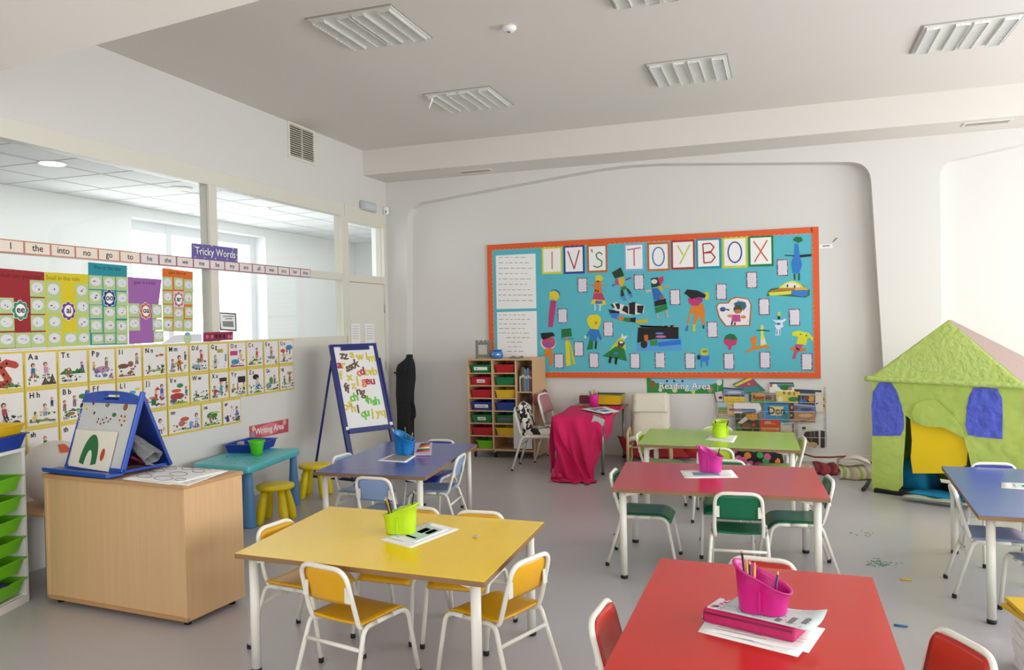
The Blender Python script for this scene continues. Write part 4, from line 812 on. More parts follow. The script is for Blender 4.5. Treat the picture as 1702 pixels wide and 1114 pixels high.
# phonics posters
PG2 = col('B4C98A'); OV = col('DFDCE2')
def phon(label, quad, hexc, cells, badge, bcol, head, cname, badge2=None):
    pts = LWq(quad); ca = sum(p[0] for p in pts)/4; cb = min(p[1] for p in pts); t = thing('phonics_poster', label, 'poster', LWF.p(ca, cb), 0, 'phonics posters in the window')
    inv = Matrix.Translation(-t.location)
    o = flat('backing', LWF, [(col(hexc), pts)], .004, .0012); o.parent = t; o.matrix_parent_inverse = inv
    rnd = random.Random(hash_(label))
    for (x0, y0, x1, y1) in cells:
        q = LWq([(x0, y1), (x1, y1-.2), (x1, y0), (x0, y0+.2)]); a0, b0, a1, b1 = q[0][0], q[0][1], q[2][0], q[2][1]; mx, my = (a0+a1)/2, (b0+b1)/2; w, h = abs(a1-a0), abs(b1-b0)
        P = [(PG2, [(a0, b0), (a1, b0), (a1, b1), (a0, b1)]), (OV, ell(mx, my+h*.06, w*.40, h*.32, 14))]
        for _ in range(2): P.append((col(rnd.choice(['4A4A55', '9A8A9A', '3A3A44', 'B0605A', '8A9AB8'])), ell(mx+rnd.uniform(-.15, .15)*w, my+rnd.uniform(-.1, .15)*h, w*rnd.uniform(.03, .1), h*rnd.uniform(.02, .08), 6)))
        o = flat('picture_card', LWF, P, .0055, .0008, .0003); o.parent = t; o.matrix_parent_inverse = inv
    bx, by = LW(*badge); R = .058
    P = ([(col(badge2), rect(bx-R*1.0, by-R*1.15, bx+R*1.0, by+R*1.15))] if badge2 else [])+[(WHITE, ell(bx+R*.72*math.cos(k*PI/4), by+R*.8*math.sin(k*PI/4), R*.34, R*.36, 10)) for k in range(8)]+[(col(bcol), ell(bx+R*.72*math.cos(k*PI/4), by+R*.8*math.sin(k*PI/4), R*.27, R*.29, 10)) for k in range(8)]+[(col(bcol), ell(bx, by, R*.8, R*.88, 20)), (WHITE, ell(bx, by, R*.62, R*.7, 20))]
    o = flat('sound_badge', LWF, P, .0075, .0008, .0002); o.parent = t; o.matrix_parent_inverse = inv
    x = text('badge_letters', cname, LWF, 0, 0, 0, .062, LF, t, 'CENTER', .001, .0002); x.matrix_basis = inv @ LWF.mtx(bx, by+.004, .0135)
    hx, hy, hs = head[1], head[2], head[3]; a, b = LW(hx, hy); x = text('heading', head[0], LWF, 0, 0, 0, hs*.72, col(head[4]), t, 'CENTER', 0, .0002); x.matrix_basis = inv @ LWF.mtx(a, b, .0058)
def Q(ox, oy, s, l): return [(ox+a/s, oy+b/s, ox+c/s, oy+d/s) for a, b, c, d in l]
phon('dark red phonics poster with a green "ee" flower badge', [(-14, 581), (75.5, 577), (72.5, 452.5), (-14, 445)], '9A1E26', Q(0, 430, 6.9625, [(342, 255, 505, 440), (350, 460, 510, 640), (352, 655, 515, 835), (358, 850, 522, 1030), (172, 855, 350, 1035), (-20, 855, 162, 1040), (-20, 655, 155, 840), (-20, 455, 150, 635)]), (32, 516), '2E8A64', ('What can you see', 30, 459, .06, '5A1016'), 'ee')
phon('bright yellow phonics poster with a purple "ai" flower badge', [(75.6, 577.5), (147, 574), (145.5, 456.5), (73, 452.5)], 'D8C41E', Q(0, 430, 6.9625, [(530, 270, 690, 460), (530, 470, 695, 640), (550, 655, 705, 825), (545, 840, 705, 1020), (735, 850, 885, 1010), (895, 845, 1030, 1005), (885, 660, 1025, 830), (875, 480, 1020, 650), (868, 295, 1005, 465)]), (112, 517), '6A3A86', ('Snail in the rain', 104, 463, .06, '8A7A18'), 'ai')
phon('teal phonics poster with a navy "oo" flower badge', [(147.5, 574), (211, 572.5), (210, 442), (145.5, 436)], '1E8C9A', Q(140, 430, 6.96, [(48, 200, 200, 350), (215, 210, 350, 360), (365, 215, 490, 370), (50, 370, 190, 530), (372, 390, 495, 540), (60, 540, 200, 690), (222, 560, 350, 700), (368, 545, 490, 695), (68, 705, 200, 860), (222, 700, 350, 860), (368, 715, 490, 865), (85, 870, 215, 990), (228, 865, 350, 985), (368, 865, 490, 985)]), (180, 496), '1E2E7A', ('Poo at the zoo', 178, 446, .055, '12424A'), 'oo')
phon('mauve phonics poster with an orange "oa" flower badge', [(214, 572), (255, 570), (268, 464.5), (211.5, 460.5)], '9E62A6', Q(140, 430, 6.96, [(505, 520, 630, 675), (508, 685, 635, 835), (780, 530, 890, 690), (785, 700, 895, 830), (800, 835, 910, 970)]), (240.5, 517), 'C8603A', ('goat in a boat', 240, 470, .055, '5A3268'), 'oa')
phon('orange phonics poster with a pink "ar" flower badge', [(270, 550.5), (320, 551.5), (320, 452), (268.5, 445.5)], 'DC6A1E', Q(140, 430, 6.96, [(900, 215, 1010, 355), (1035, 225, 1135, 355), (1148, 245, 1250, 380), (908, 380, 1010, 520), (1150, 390, 1245, 530), (908, 535, 1015, 675), (1030, 575, 1140, 700), (1160, 560, 1250, 690), (908, 695, 1015, 835), (1030, 700, 1135, 835), (1145, 705, 1248, 840)]), (295.5, 498), 'B07080', ('start the car', 294, 454, .055, '7A3410'), 'ar', 'E0BCC8')
o = flat('paper_strip', LWF, [(col('DCDCE0'), LWq([(268, 571), (335, 568), (335, 555), (290, 557)])), (col('B8CFA0'), ell(*LW(311, 562), .045, .05)), (col('7FA6C0'), ell(*LW(311, 555), .03, .015))], .004, .001, .0003); tag(o, 'pale paper strip with a small round green drawing on the window sill', 'paper')

# ------------------------------------------------------------------ bulletin board
BF = Fr((0, YR, 0), (1, 0, 0), (0, 0, 1))
def BW(px, py): q = at_y(px, py, YR-.03); return (q.x, q.z)
def BQ(l): return [BW(*p) for p in l]
bl, bt_, br_, bb = BW(809.3, 408)[0], BW(809.3, 408)[1], BW(1360.5, 377)[0], BW(1363.5, 629)[1]
bt_ = 2.485
t = thing('bulletin_board', 'large turquoise bulletin board with a wavy orange border on the back wall', 'bulletin board', (0, YR-.001, 1.0)); inv = Matrix.Translation(-t.location)
TQ = mat('turquoise_paper', '58B6C4', .7, noise=.04, nscale=3, bump=.05, bscale=6)
def bp(nm, g, m): o = g.build(nm, m, t); o.matrix_parent_inverse = inv; return o
bp('backing', G().box((bl, YR-.028, bb), (br_, YR-.001, bt_)), TQ)
OR = mat('border_orange', 'DE5A22', .6)
def scal(x0, y0, x1, y1, side, wdt=.055):      # scalloped strip along one edge, side: direction of the scallops
    n = int(math.hypot(x1-x0, y1-y0)/.055)*6; L = []
    for i in range(n+1): u = i/n; s_ = abs(math.sin(PI*u*n/6)); L.append((x0+(x1-x0)*u+side[0]*(wdt+.012*s_), y0+(y1-y0)*u+side[1]*(wdt+.012*s_)))
    return [(x0, y0)]+L+[(x1, y1)]
def bsag(u): return -.03*math.exp(-((u-.62)/.1)**2)
bo = 0
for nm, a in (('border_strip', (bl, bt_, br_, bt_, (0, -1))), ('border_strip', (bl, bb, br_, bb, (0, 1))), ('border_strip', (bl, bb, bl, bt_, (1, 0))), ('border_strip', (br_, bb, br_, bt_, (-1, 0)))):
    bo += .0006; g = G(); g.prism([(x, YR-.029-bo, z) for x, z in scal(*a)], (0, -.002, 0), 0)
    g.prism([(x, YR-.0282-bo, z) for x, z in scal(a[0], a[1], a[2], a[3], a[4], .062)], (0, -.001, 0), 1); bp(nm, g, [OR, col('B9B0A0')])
DF = Fr((0, YR-.029, 0), (1, 0, 0), (0, 0, 1))
def onb(name, label, cat, polys, c0=.0005, group=None, tt=.0012, dt=.0003):
    pts = polys[0][1]; ca = sum(p[0] for p in pts)/len(pts); cb = min(p[1] for p in pts); o = flat(name, DF, [(m, p) for m, p in polys], c0, tt, dt)
    v = DF.p(ca, cb); me = o.data
    for vt in me.vertices: vt.co -= v
    o.location = v; return tag(o, label, cat, group)
# large handwritten sheets
for k, (q, lb) in enumerate(((((825.5, 514), (891.5, 512.5), (890, 421.5), (824, 425)), 'large white sheet of faint handwriting, upper left of the bulletin board'), (((827, 597), (893, 596), (892, 517), (826, 519)), 'large white sheet of handwriting, lower left of the bulletin board'))):
    P = [(WHITE, BQ(q))]; rr_ = random.Random(k+3); x0, y1 = q[0]; y0 = q[2][1]
    for i in range(9): yy = y0+6+i*(y1-y0-12)/9; xa = 829+rr_.uniform(0, 12)*(i > 5) ; L_ = rr_.uniform(30, 56)*(1 if i < 6 else .7)
    for i in range(9):
        yy = y0+6+i*(y1-y0-12)/9; xx_ = 829+(rr_.uniform(2, 16) if k and i > 4 else 0)
        while xx_ < 884-(18 if k and i > 5 else rr_.uniform(0, 12)): w_ = rr_.uniform(3, 8); P.append((col(('B9A39A', 'A8A0AC', '9A9AA8')[i % 3]), BQ([(xx_, yy+1.2), (xx_+w_, yy+1.0), (xx_+w_, yy), (xx_, yy)]))); xx_ += w_+rr_.uniform(2, 4)
    onb('writing_sheet', lb, 'paper', P, group='large handwritten sheets', dt=.00012)
# framed letters  I V 'S  T O Y B O X
Lt = [((900.5, 934.5), (409.5, 456), 'D3D233', 'I', 'D8762A'), ((937, 971.5), (407, 455.5), '24348C', 'V', 'A8284A'), ((976, 1009.5), (405.5, 453.5), 'C0622C', "'S", '2A7A4A'), ((1037, 1071), (403.5, 451), '7FB0D0', 'T', 'C8607E'), ((1076, 1113), (402, 451), 'C26A2A', 'O', '3A7AB4'), ((1115.5, 1155), (398, 448.5), 'B03430', 'Y', 'C8C03A'), ((1157, 1198.5), (395, 447), '1F8FA4', 'B', 'B02A2A'), ((1200.5, 1242.5), (392.5, 446), 'CBCF2E', 'O', '3A3A98'), ((1244, 1285.5), (390.5, 443.5), '1F7A40', 'X', 'C8622A')]
cn = {'D3D233': 'yellow', '24348C': 'dark blue', 'C0622C': 'brownish orange', '7FB0D0': 'pale blue', 'C26A2A': 'orange', 'B03430': 'red', '1F8FA4': 'teal', 'CBCF2E': 'lime yellow', '1F7A40': 'green'}
SH = {'I': [[(.5, .1), (.52, .9)]], 'V': [[(.1, .88), (.5, .08), (.85, .9)]], "'S": [[(.12, .92), (.16, .8)], [(.85, .68), (.65, .78), (.42, .68), (.5, .5), (.82, .36), (.8, .16), (.5, .08), (.25, .16)]], 'T': [[(.05, .85), (.95, .92)], [(.5, .88), (.5, .1)]],
      'O': [[(.5+.36*math.cos(a), .5+.42*math.sin(a)) for a in [2*PI*i/16 for i in range(17)]]], 'Y': [[(.2, .9), (.5, .5)], [(.9, .92), (.32, .1)]], 'B': [[(.2, .9), (.25, .1)], [(.2, .9), (.6, .92), (.8, .75), (.65, .58), (.25, .52), (.65, .52), (.85, .32), (.65, .12), (.25, .1)]], 'X': [[(.12, .9), (.85, .08)], [(.85, .92), (.15, .06)]]}
for (x0, x1), (y0, y1), fc, ch, lc in Lt:
    q = BQ([(x0+.3, y1), (x1+.3, y1-1), (x1-.3, y0), (x0-.3, y0+1)]); a0, b0 = q[0]; a1, b1 = q[2]; w, h = a1-a0, b1-b0; m_ = .022
    P = [(col(fc), q), (WHITE, rect(a0+m_, b0+m_, a1-m_, b1-m_))]
    for st_ in SH[ch]:
        for s_ in stroke([(a0+m_*1.6+(w-3.2*m_)*u, b0+m_*1.6+(h-3.2*m_)*v) for u, v in st_], .014): P.append((col(lc), s_))
    t2 = thing('letter_card', 'white card with a hand-painted %s in a %s frame on the bulletin board' % (ch.replace("'S", 'apostrophe S') if not (ch == 'O') else 'O', cn[fc]), 'card', DF.p(a0+w/2, b0), 0, 'title letters on the bulletin board')
    o = flat('card', DF, P[:2], .0005, .0012, .0006); o.parent = t2; o.matrix_parent_inverse = Matrix.Translation(-t2.location)
    o = flat('painted_letter', DF, P[2:], .0024, .0006, .0001); o.parent = t2; o.matrix_parent_inverse = Matrix.Translation(-t2.location)
# captions: (centre px, neighbour)
caps = [(968, 474, 'left of the orange-and-pink figure'), (1062, 469, 'right of the dancing hatted figure'), (935, 525, 'beside the long pink figure'), (1011, 547, 'beside the yellow-headed figure in blue'), (962, 580, 'right of the figure with yellow legs'), (929, 600, 'between the orange-legged and yellow-legged figures'), (987, 599, 'below the yellow-headed figure in blue'), (1055.5, 600, 'right of the green-caped figure'), (1097, 599, 'below the black and blue seascape'), (1122, 494, 'right of the green-skirted figure'), (1184, 548, 'right of the long orange-trousered figure'), (1199, 485, 'above the mitten-shaped drawing'), (1249.5, 465.5, 'below the letter O of the title'), (1300.5, 445, 'right of the letter X'), (1270, 510, 'right of the mitten-shaped drawing'), (1320.5, 527.5, 'between the white-limbed robot and the right border'), (1147, 600, 'left of the small blue creature'), (1211.5, 600.5, 'below the strawberry-like balloon'), (1271.5, 598.5, 'below the orange sailing shape'), (1341, 601.5, 'in the bottom right corner of the board')]
for i, (x, y, lb) in enumerate(caps):
    sc_ = 1+(x-960)*.0004; w, h = 8.0*sc_, 12.3*sc_
    q = BQ([(x-w+.5, y+h), (x+w+.5, y+h), (x+w-.3, y-h), (x-w-.3, y-h)]); a0, b0 = q[0]; a1, b1 = q[2]; rr_ = random.Random(i)
    P = [(col('8F7F94'), q)]; mw = .009
    for k in range(9):
        for side in (0, 1):
            a = a0+(a1-a0)*k/9; P.append((col(rr_.choice(['2A2A3A', '8A3A5A', '3A3A4A', 'C0A0A8'])), rect(a, (b0 if side else b1-mw), a+(a1-a0)/14, (b0+mw if side else b1))))
    for k in range(10):
        for side in (0, 1): b = b0+(b1-b0)*k/10; P.append((col(rr_.choice(['2A2A3A', '8A3A5A', '3A3A4A', 'C0A0A8'])), rect((a0 if side else a1-mw), b, (a0+mw if side else a1), b+(b1-b0)/16)))
    P.append((col('E0DAE2'), rect(a0+mw, b0+mw, a1-mw, b1-mw)))
    for k in range(7): b = b1-mw*1.8-(b1-b0-mw*3)*k/7; P.append((col('BEB4C4'), rect(a0+mw*1.5, b-.003, a1-mw*rr_.uniform(1.5, 4), b)))
    onb('caption_card', 'small framed white caption on the bulletin board, '+lb, 'card', P, .0005, 'captions on the bulletin board', dt=.00008)
z6 = lambda l: BQ([(890+a/5.57, 420+b/5.57) for a, b in l]); z7 = lambda l: BQ([(1100+a/5.57, 420+b/5.57) for a, b in l])
def E6(cx, cy, rx, ry, n=14): return z6(ell(cx, cy, rx, ry, n))
def E7(cx, cy, rx, ry, n=14): return z7(ell(cx, cy, rx, ry, n))
def dr_(label, P, name='paper_figure', cat='drawing'): onb(name, label, cat, [(col(c), p) for c, p in P], .0008, 'cut-out paintings on the bulletin board', .0012, .00025)
dr_('long thin pink paper figure with a yellow face and blue hair, left on the board', [('B83A74', z6([(140, 445), (195, 445), (180, 560), (160, 690), (118, 690), (125, 560)])), ('2F5FA0', E6(178, 385, 50, 45)), ('DDCB2A', z6([(130, 365), (175, 350), (215, 375), (222, 410), (195, 448), (160, 430), (128, 440)]))])
dr_('paper figure in an orange top and pink skirt with a yellow topknot', [('DDCB2A', z6([(555, 215), (600, 205), (632, 240), (605, 262), (560, 262)])), ('DDCB2A', z6([(510, 480), (530, 430), (640, 430), (655, 480), (610, 490), (560, 475)])), ('D87A2A', z6([(548, 262), (605, 262), (618, 385), (542, 385)])), ('B08A6A', z6([(495, 290), (550, 295), (550, 306), (495, 300)])), ('B08A6A', z6([(605, 295), (660, 300), (658, 310), (607, 306)])), ('B83A66', z6([(542, 378), (615, 375), (648, 442), (528, 432)])), ('3A78A8', z6([(555, 445), (620, 447), (615, 475), (555, 475)])), ('C8DCE0', z6([(545, 478), (557, 478), (557, 535), (545, 535)])), ('C8DCE0', z6([(592, 478), (606, 478), (602, 540), (590, 540)])), ('2A2A2A', E6(578, 266, 16, 6)), ('2A2A2A', E6(558, 352, 7, 12)), ('2A2A2A', E6(580, 358, 6, 12))])
dr_('dancing paper figure in a tall dark green hat, left of the letter T', [('1E3A24', z6([(708, 185), (790, 135), (822, 215), (735, 240)])), ('D8B02A', z6([(765, 240), (815, 225), (825, 262), (800, 330), (775, 290)])), ('B84A7A', z6([(740, 245), (760, 240), (772, 300), (735, 300)])), ('8A3A78', z6([(832, 245), (885, 225), (886, 238), (838, 260)])), ('3A6AC0', z6([(705, 300), (730, 290), (735, 302), (712, 318)])), ('2F7A3A', z6([(785, 325), (832, 305), (850, 335), (800, 350)])), ('1E1E1E', z6([(790, 345), (812, 345), (825, 400), (790, 408)])), ('1E1E1E', z6([(840, 330), (862, 335), (890, 375), (868, 390)])), ('4A8AD0', z6([(790, 408), (825, 402), (850, 440), (815, 445)])), ('4A8AD0', z6([(865, 388), (892, 376), (902, 412), (875, 420)]))])
dr_('paper figure with a dark green and pink hat, blue shirt and green skirt', [('1E3422', z6([(1068, 240), (1130, 228), (1165, 260), (1150, 310), (1075, 325)])), ('B83A66', z6([(1130, 235), (1185, 218), (1185, 260), (1165, 300), (1150, 290)])), ('E0D8D0', E6(1100, 268, 28, 22)), ('D8B8A0', z6([(1020, 350), (1070, 340), (1072, 360), (1025, 372)])), ('2A66B0', z6([(1080, 330), (1130, 330), (1185, 400), (1150, 440), (1095, 440)])), ('D0B030', z6([(1130, 310), (1175, 310), (1182, 355), (1150, 350)])), ('C89A6A', z6([(1185, 310), (1245, 320), (1240, 330), (1185, 322)])), ('9A5A3A', E6(1168, 412, 20, 18)), ('1C1C1C', z6([(1100, 450), (1205, 425), (1215, 475), (1105, 500)])), ('1F7A36', z6([(1105, 510), (1215, 475), (1225, 525), (1115, 562)])), ('C0A89A', z6([(1120, 565), (1135, 562), (1145, 612), (1130, 612)])), ('C0A89A', z6([(1205, 530), (1222, 528), (1232, 600), (1215, 600)]))])
dr_('black zigzag paper shape over a striped blue, orange and green tail', [('E0DCD8', z6([(700, 480), (745, 460), (860, 500), (870, 455), (1010, 490), (1000, 560), (880, 580), (780, 560), (720, 520)])), ('1C1A1C', z6([(695, 480), (715, 475), (735, 510), (720, 515)])), ('1C1A1C', z6([(735, 470), (780, 470), (782, 520), (760, 525)])), ('1C1A1C', z6([(820, 490), (858, 500), (860, 570), (800, 535)])), ('1C1A1C', z6([(865, 465), (925, 455), (922, 575), (868, 570)])), ('1C1A1C', z6([(940, 490), (1005, 490), (990, 565), (942, 555)])), ('1C1A1C', z6([(675, 525), (780, 545), (775, 562), (690, 560)])), ('3A7AC8', z6([(685, 560), (780, 565), (750, 615), (705, 600)])), ('D8802A', z6([(765, 625), (785, 580), (825, 595), (805, 632)])), ('2A7A3A', z6([(820, 600), (880, 605), (870, 645), (815, 635)])), ('1C1A1C', z6([(880, 605), (930, 600), (925, 648), (875, 640)])), ('C8B02A', z6([(930, 625), (1045, 615), (1040, 650), (960, 655), (925, 648)]))])
dr_('yellow-headed paper figure in a blue shirt and green trousers', [('E0D220', z6([(475, 620), (500, 580), (570, 572), (605, 600), (600, 660), (575, 712), (510, 705), (485, 660)])), ('C0962A', E6(560, 650, 14, 14)), ('2F76BC', z6([(505, 708), (585, 712), (618, 800), (600, 815), (572, 770), (570, 822), (500, 810), (500, 760), (470, 790), (458, 780)])), ('D8DCA8', E6(462, 780, 12, 14)), ('1F7A3C', z6([(500, 810), (535, 812), (530, 895), (475, 900), (485, 870)])), ('1A3A2A', z6([(552, 820), (572, 820), (565, 895), (548, 890)])), ('C0A89A', E6(615, 815, 7, 9))])
dr_('green-caped paper figure with white horns near the bottom of the board', [('C3D23A', z6([(775, 790), (820, 790), (840, 900), (680, 910)])), ('E0E0D8', z6([(790, 790), (803, 745), (815, 775), (858, 768), (825, 805)])), ('1F7A3A', z6([(740, 870), (820, 885), (848, 1005), (770, 985), (620, 960)])), ('2A2A2A', E6(795, 838, 32, 26)), ('E0D8D0', E6(795, 830, 20, 12)), ('6A4A3A', E6(785, 865, 30, 14)), ('3A78C0', E6(745, 932, 22, 12)), ('141414', z6([(685, 962), (712, 965), (695, 1025), (676, 1020)])), ('141414', z6([(738, 968), (762, 972), (752, 1038), (732, 1030)]))])
dr_('round pink-faced paper figure with black hair and orange legs', [('E8D8DC', E6(118, 832, 72, 68)), ('D8802A', z6([(88, 890), (158, 885), (162, 1000), (150, 1050), (128, 1048), (130, 960), (100, 970), (82, 950)])), ('C24A72', E6(122, 828, 64, 60)), ('1C1A1C', z6([(48, 745), (160, 738), (182, 770), (120, 790), (90, 805), (60, 800)])), ('7A5AA8', E6(120, 850, 40, 16)), ('9A6A6A', E6(150, 800, 22, 24))])
dr_('paper figure with a green square hat and long yellow legs', [('1F6E36', z6([(240, 710), (328, 700), (338, 775), (240, 785)])), ('3A9AA0', z6([(235, 785), (355, 790), (350, 806), (240, 806)])), ('C07A8A', E6(290, 798, 20, 18)), ('DAD02A', z6([(275, 820), (310, 815), (330, 1045), (285, 1052)])), ('C8C83A', z6([(312, 820), (325, 830), (372, 1035), (345, 1038)]))])
dr_('rectangular black and blue seascape painting with a ragged top', [('58A0DC', z6([(938, 840), (1350, 775), (1355, 905), (940, 912)])), ('C0A080', z6([(955, 690)]+[(955+i*28, 672+(i % 2)*20) for i in range(13)]+[(1320, 690)])), ('171517', z6([(950, 695), (1325, 690), (1325, 800), (1110, 800), (942, 835)])), ('C8662A', z6([(1005, 765), (1040, 760), (1045, 830), (1010, 830)])), ('2F8A3A', z6([(1060, 815), (1125, 805), (1130, 860), (1065, 865)])), ('1A2A1E', E6(1005, 850, 32, 36)), ('D06A9A', E6(1160, 778, 50, 12)), ('5A8AC0', E6(1150, 748, 40, 10)), ('2A72C8', z6([(1130, 830), (1345, 805), (1348, 850), (1140, 870)]))])
dr_('tall paper figure with black hair, magenta face and orange trousers', [('D0C82A', E7(415, 400, 24, 40)), ('DC7E22', z7([(270, 500), (385, 470), (400, 560), (395, 680), (380, 680), (350, 570), (315, 660), (295, 665), (300, 560), (265, 570), (250, 665), (230, 665)])), ('C2326E', z7([(240, 425), (300, 410), (375, 405), (380, 450), (330, 495), (280, 490), (250, 465)])), ('1C1A1C', z7([(205, 380), (235, 340), (330, 350), (410, 390), (400, 420), (340, 415), (270, 430), (230, 390)])), ('8A3A8A', E7(345, 430, 25, 20)), ('3A78B8', z7([(232, 675), (245, 675), (242, 728), (215, 725)])), ('C8C83A', z7([(285, 665), (315, 665), (308, 735), (285, 728)])), ('2A3A6A', z7([(382, 670), (395, 672), (392, 706), (376, 700)]))])
dr_('mitten-shaped white drawing with a brown edge and a pink child inside', [('B06A34', z7([(500, 500), (520, 465), (610, 462), (635, 425), (700, 408), (800, 425), (832, 480), (820, 680), (590, 685), (525, 600)])), ('ECE6E8', z7([(512, 505), (530, 475), (620, 472), (645, 435), (700, 420), (795, 435), (820, 482), (806, 668), (598, 675), (538, 595)])), ('3A5A8A', E7(565, 525, 28, 22)), ('2A4A3A', z7([(590, 520), (628, 525), (625, 540), (595, 532)])), ('2A6A78', z7([(665, 470), (710, 450), (775, 460), (785, 500), (755, 540), (740, 500), (680, 500)])), ('4A4A2A', E7(705, 525, 42, 40)), ('B8784A', E7(705, 545, 34, 20)), ('C04A92', z7([(650, 575), (725, 575), (730, 640), (645, 640)])), ('D88A3A', E7(632, 587, 26, 14)), ('D88A3A', E7(755, 597, 26, 14)), ('1C1A1C', z7([(645, 640), (660, 640), (652, 672), (640, 672)])), ('1C1A1C', z7([(672, 645), (685, 645), (682, 672), (668, 672)]))]+[('A8487A', E7(random.Random(i).uniform(650, 815), random.Random(i+50).uniform(430, 650), 3, 4, 5)) for i in range(22)])
dr_('strawberry-like pink and green paper balloon', [('C23A70', z7([(572, 800), (700, 800), (690, 850), (645, 870), (640, 900), (615, 900), (615, 870), (580, 845)])), ('1F6E36', z7([(575, 800), (590, 770), (630, 750), (675, 760), (700, 800), (660, 812), (620, 802)]))])
dr_('orange and yellow sailing-boat paper shape', [('DC802A', z7([(775, 945), (780, 910), (840, 880), (820, 790), (845, 775), (880, 775), (872, 870), (960, 845), (1000, 875), (995, 895), (960, 880), (860, 900), (800, 920)])), ('D6DE6A', z7([(915, 670), (940, 672), (942, 760), (972, 850), (910, 865), (915, 760)])), ('DADADA', E7(938, 825, 20, 30)), ('1A2A3A', z7([(875, 716), (935, 714), (1000, 722), (998, 730), (935, 724), (878, 724)]))])
dr_('small white-limbed blue robot paper figure', [('D8E4EE', z7([(1020, 618), (1070, 630), (1085, 600), (1100, 630), (1145, 610), (1150, 625), (1115, 650), (1128, 685), (1100, 700), (1098, 765), (1050, 768), (1058, 700), (1045, 680), (1060, 650)])), ('C3D23A', z7([(1070, 555), (1095, 545), (1102, 585), (1072, 585)])), ('1A2A4A', E7(1085, 605, 12, 18)), ('3A78B8', E7(1080, 660, 20, 12)), ('3A78B8', z7([(1065, 710), (1072, 710), (1070, 760), (1062, 760)])), ('3A78B8', z7([(1088, 710), (1094, 710), (1093, 760), (1086, 760)]))])
dr_('yellow-headed floppy-eared paper figure with orange arms, lower right of the board', [('D6D82E', z7([(1205, 770), (1210, 735), (1260, 722), (1360, 745), (1405, 790), (1398, 825), (1370, 790), (1350, 790), (1335, 858), (1245, 845), (1260, 780)])), ('C24A78', z7([(1235, 850), (1305, 850), (1290, 910), (1250, 930), (1240, 985), (1205, 985), (1225, 920)])), ('C87A3A', E7(1212, 888, 30, 14)), ('C87A3A', E7(1300, 900, 38, 18)), ('1C1A1C', z7([(1245, 875), (1280, 895), (1272, 908), (1240, 888)])), ('2A2A2A', E7(1285, 757, 9, 5)), ('2A2A2A', E7(1340, 768, 9, 5))])
dr_('car-shaped yellow, white and blue painting right of centre', [('2F6E48', z7([(970, 405), (985, 360), (1010, 335), (1100, 320), (1180, 300), (1300, 300), (1370, 345), (1370, 395), (1330, 418), (1180, 405), (1050, 395)])), ('D8D83A', z7([(1085, 320), (1140, 280), (1200, 260), (1260, 275), (1330, 330), (1085, 345)])), ('E6E0DA', z7([(1110, 318), (1150, 288), (1200, 275), (1250, 290), (1285, 325)])), ('B8703A', z7([(1000, 355), (1100, 330), (1230, 328), (1230, 348), (1100, 352), (1005, 370)])), ('D8D83A', z7([(985, 370), (1200, 352), (1198, 385), (1000, 400)])), ('3A78C8', z7([(1200, 352), (1352, 348), (1350, 395), (1300, 412), (1198, 385)])), ('D8A82A', z7([(1230, 325), (1330, 320), (1360, 345), (1232, 348)])), ('2A2A3A', E7(1163, 308, 8, 14)), ('2A2A3A', E7(1230, 315, 8, 14))])
q9 = lambda l: BQ([(1080+a/4.127, 370+b/4.127) for a, b in l])
dr_('blue drop-shaped paper bird with a green head at the top right of the board', [('2F7AC8', q9([(995, 145), (1018, 145), (1030, 230), (1045, 290), (1025, 350), (980, 345), (970, 280), (990, 220)])), ('1C1A1C', q9([(925, 222), (990, 225), (990, 232), (925, 228)])), ('1C1A1C', q9([(1028, 222), (1125, 214), (1125, 230), (1030, 240)])), ('1F6E3A', q9([(980, 120), (1005, 97), (1040, 100), (1050, 125), (1020, 140)])), ('1F5A3A', q9([(988, 350), (1000, 350), (1000, 394), (990, 394)])), ('1F5A3A', q9([(1018, 350), (1030, 350), (1030, 396), (1018, 396)]))])
dr_('small blue creature with a yellow head at the bottom of the board', [('3A7AD0', z7([(350, 955), (440, 955), (445, 985), (430, 1000), (432, 1050), (415, 1050), (405, 1010), (375, 1010), (372, 1060), (358, 1055), (362, 1000)])), ('1A2A4A', E7(342, 970, 16, 24)), ('C8C82E', z7([(358, 905), (380, 885), (425, 895), (432, 940), (400, 955), (362, 945)])), ('8A8A2A', E7(398, 915, 26, 14))])
o = flat('paper_slip', Fr((0, YR, 0), (1, 0, 0), (0, 0, 1)), [(WHITE, BQ([(1362, 413), (1385, 412), (1383, 405), (1362, 406)])), (GREY, BQ([(1367, 410), (1379, 409), (1379, 407), (1367, 408)])), (GREY, BQ([(1385, 403), (1392, 396), (1391, 394), (1384, 401)]))], .001, .0012); tag(o, 'tiny printed paper slip stuck on the wall right of the bulletin board', 'paper')
# reading area sign
GN = col('2F8A3C'); bq = BQ([(1075, 655), (1202, 655), (1202, 631), (1074, 629)])
ex_ = [(col('8AC4DE'), BQ([(1085, 636), (1110, 640), (1150, 652), (1180, 640), (1200, 634), (1200, 631), (1080, 630)]))]+[(col(c_), ell(*BW(x, y), r_ , r_*1.2, 10)) for x, y, r_, c_ in ((1084, 639, .035, '8A5A3A'), (1097, 648, .022, 'DDE0D0'), (1121, 648, .03, 'D6D8A0'), (1180, 648, .03, 'B08A6A'), (1152, 652, .02, 'C8D84A'), (1195, 636, .03, 'DDE0DA'), (1108, 634, .012, '2A3A2A'), (1120, 634, .012, '2A3A2A'), (1134, 634, .012, '2A3A2A'))]
board_sign('area_sign', 'green and blue sign reading Reading Area below the bulletin board', 'sign', bq, 'Reading Area', GN, WHITE, .105, .001, ex_, fr=BF, outline=col('2A4A6A'))
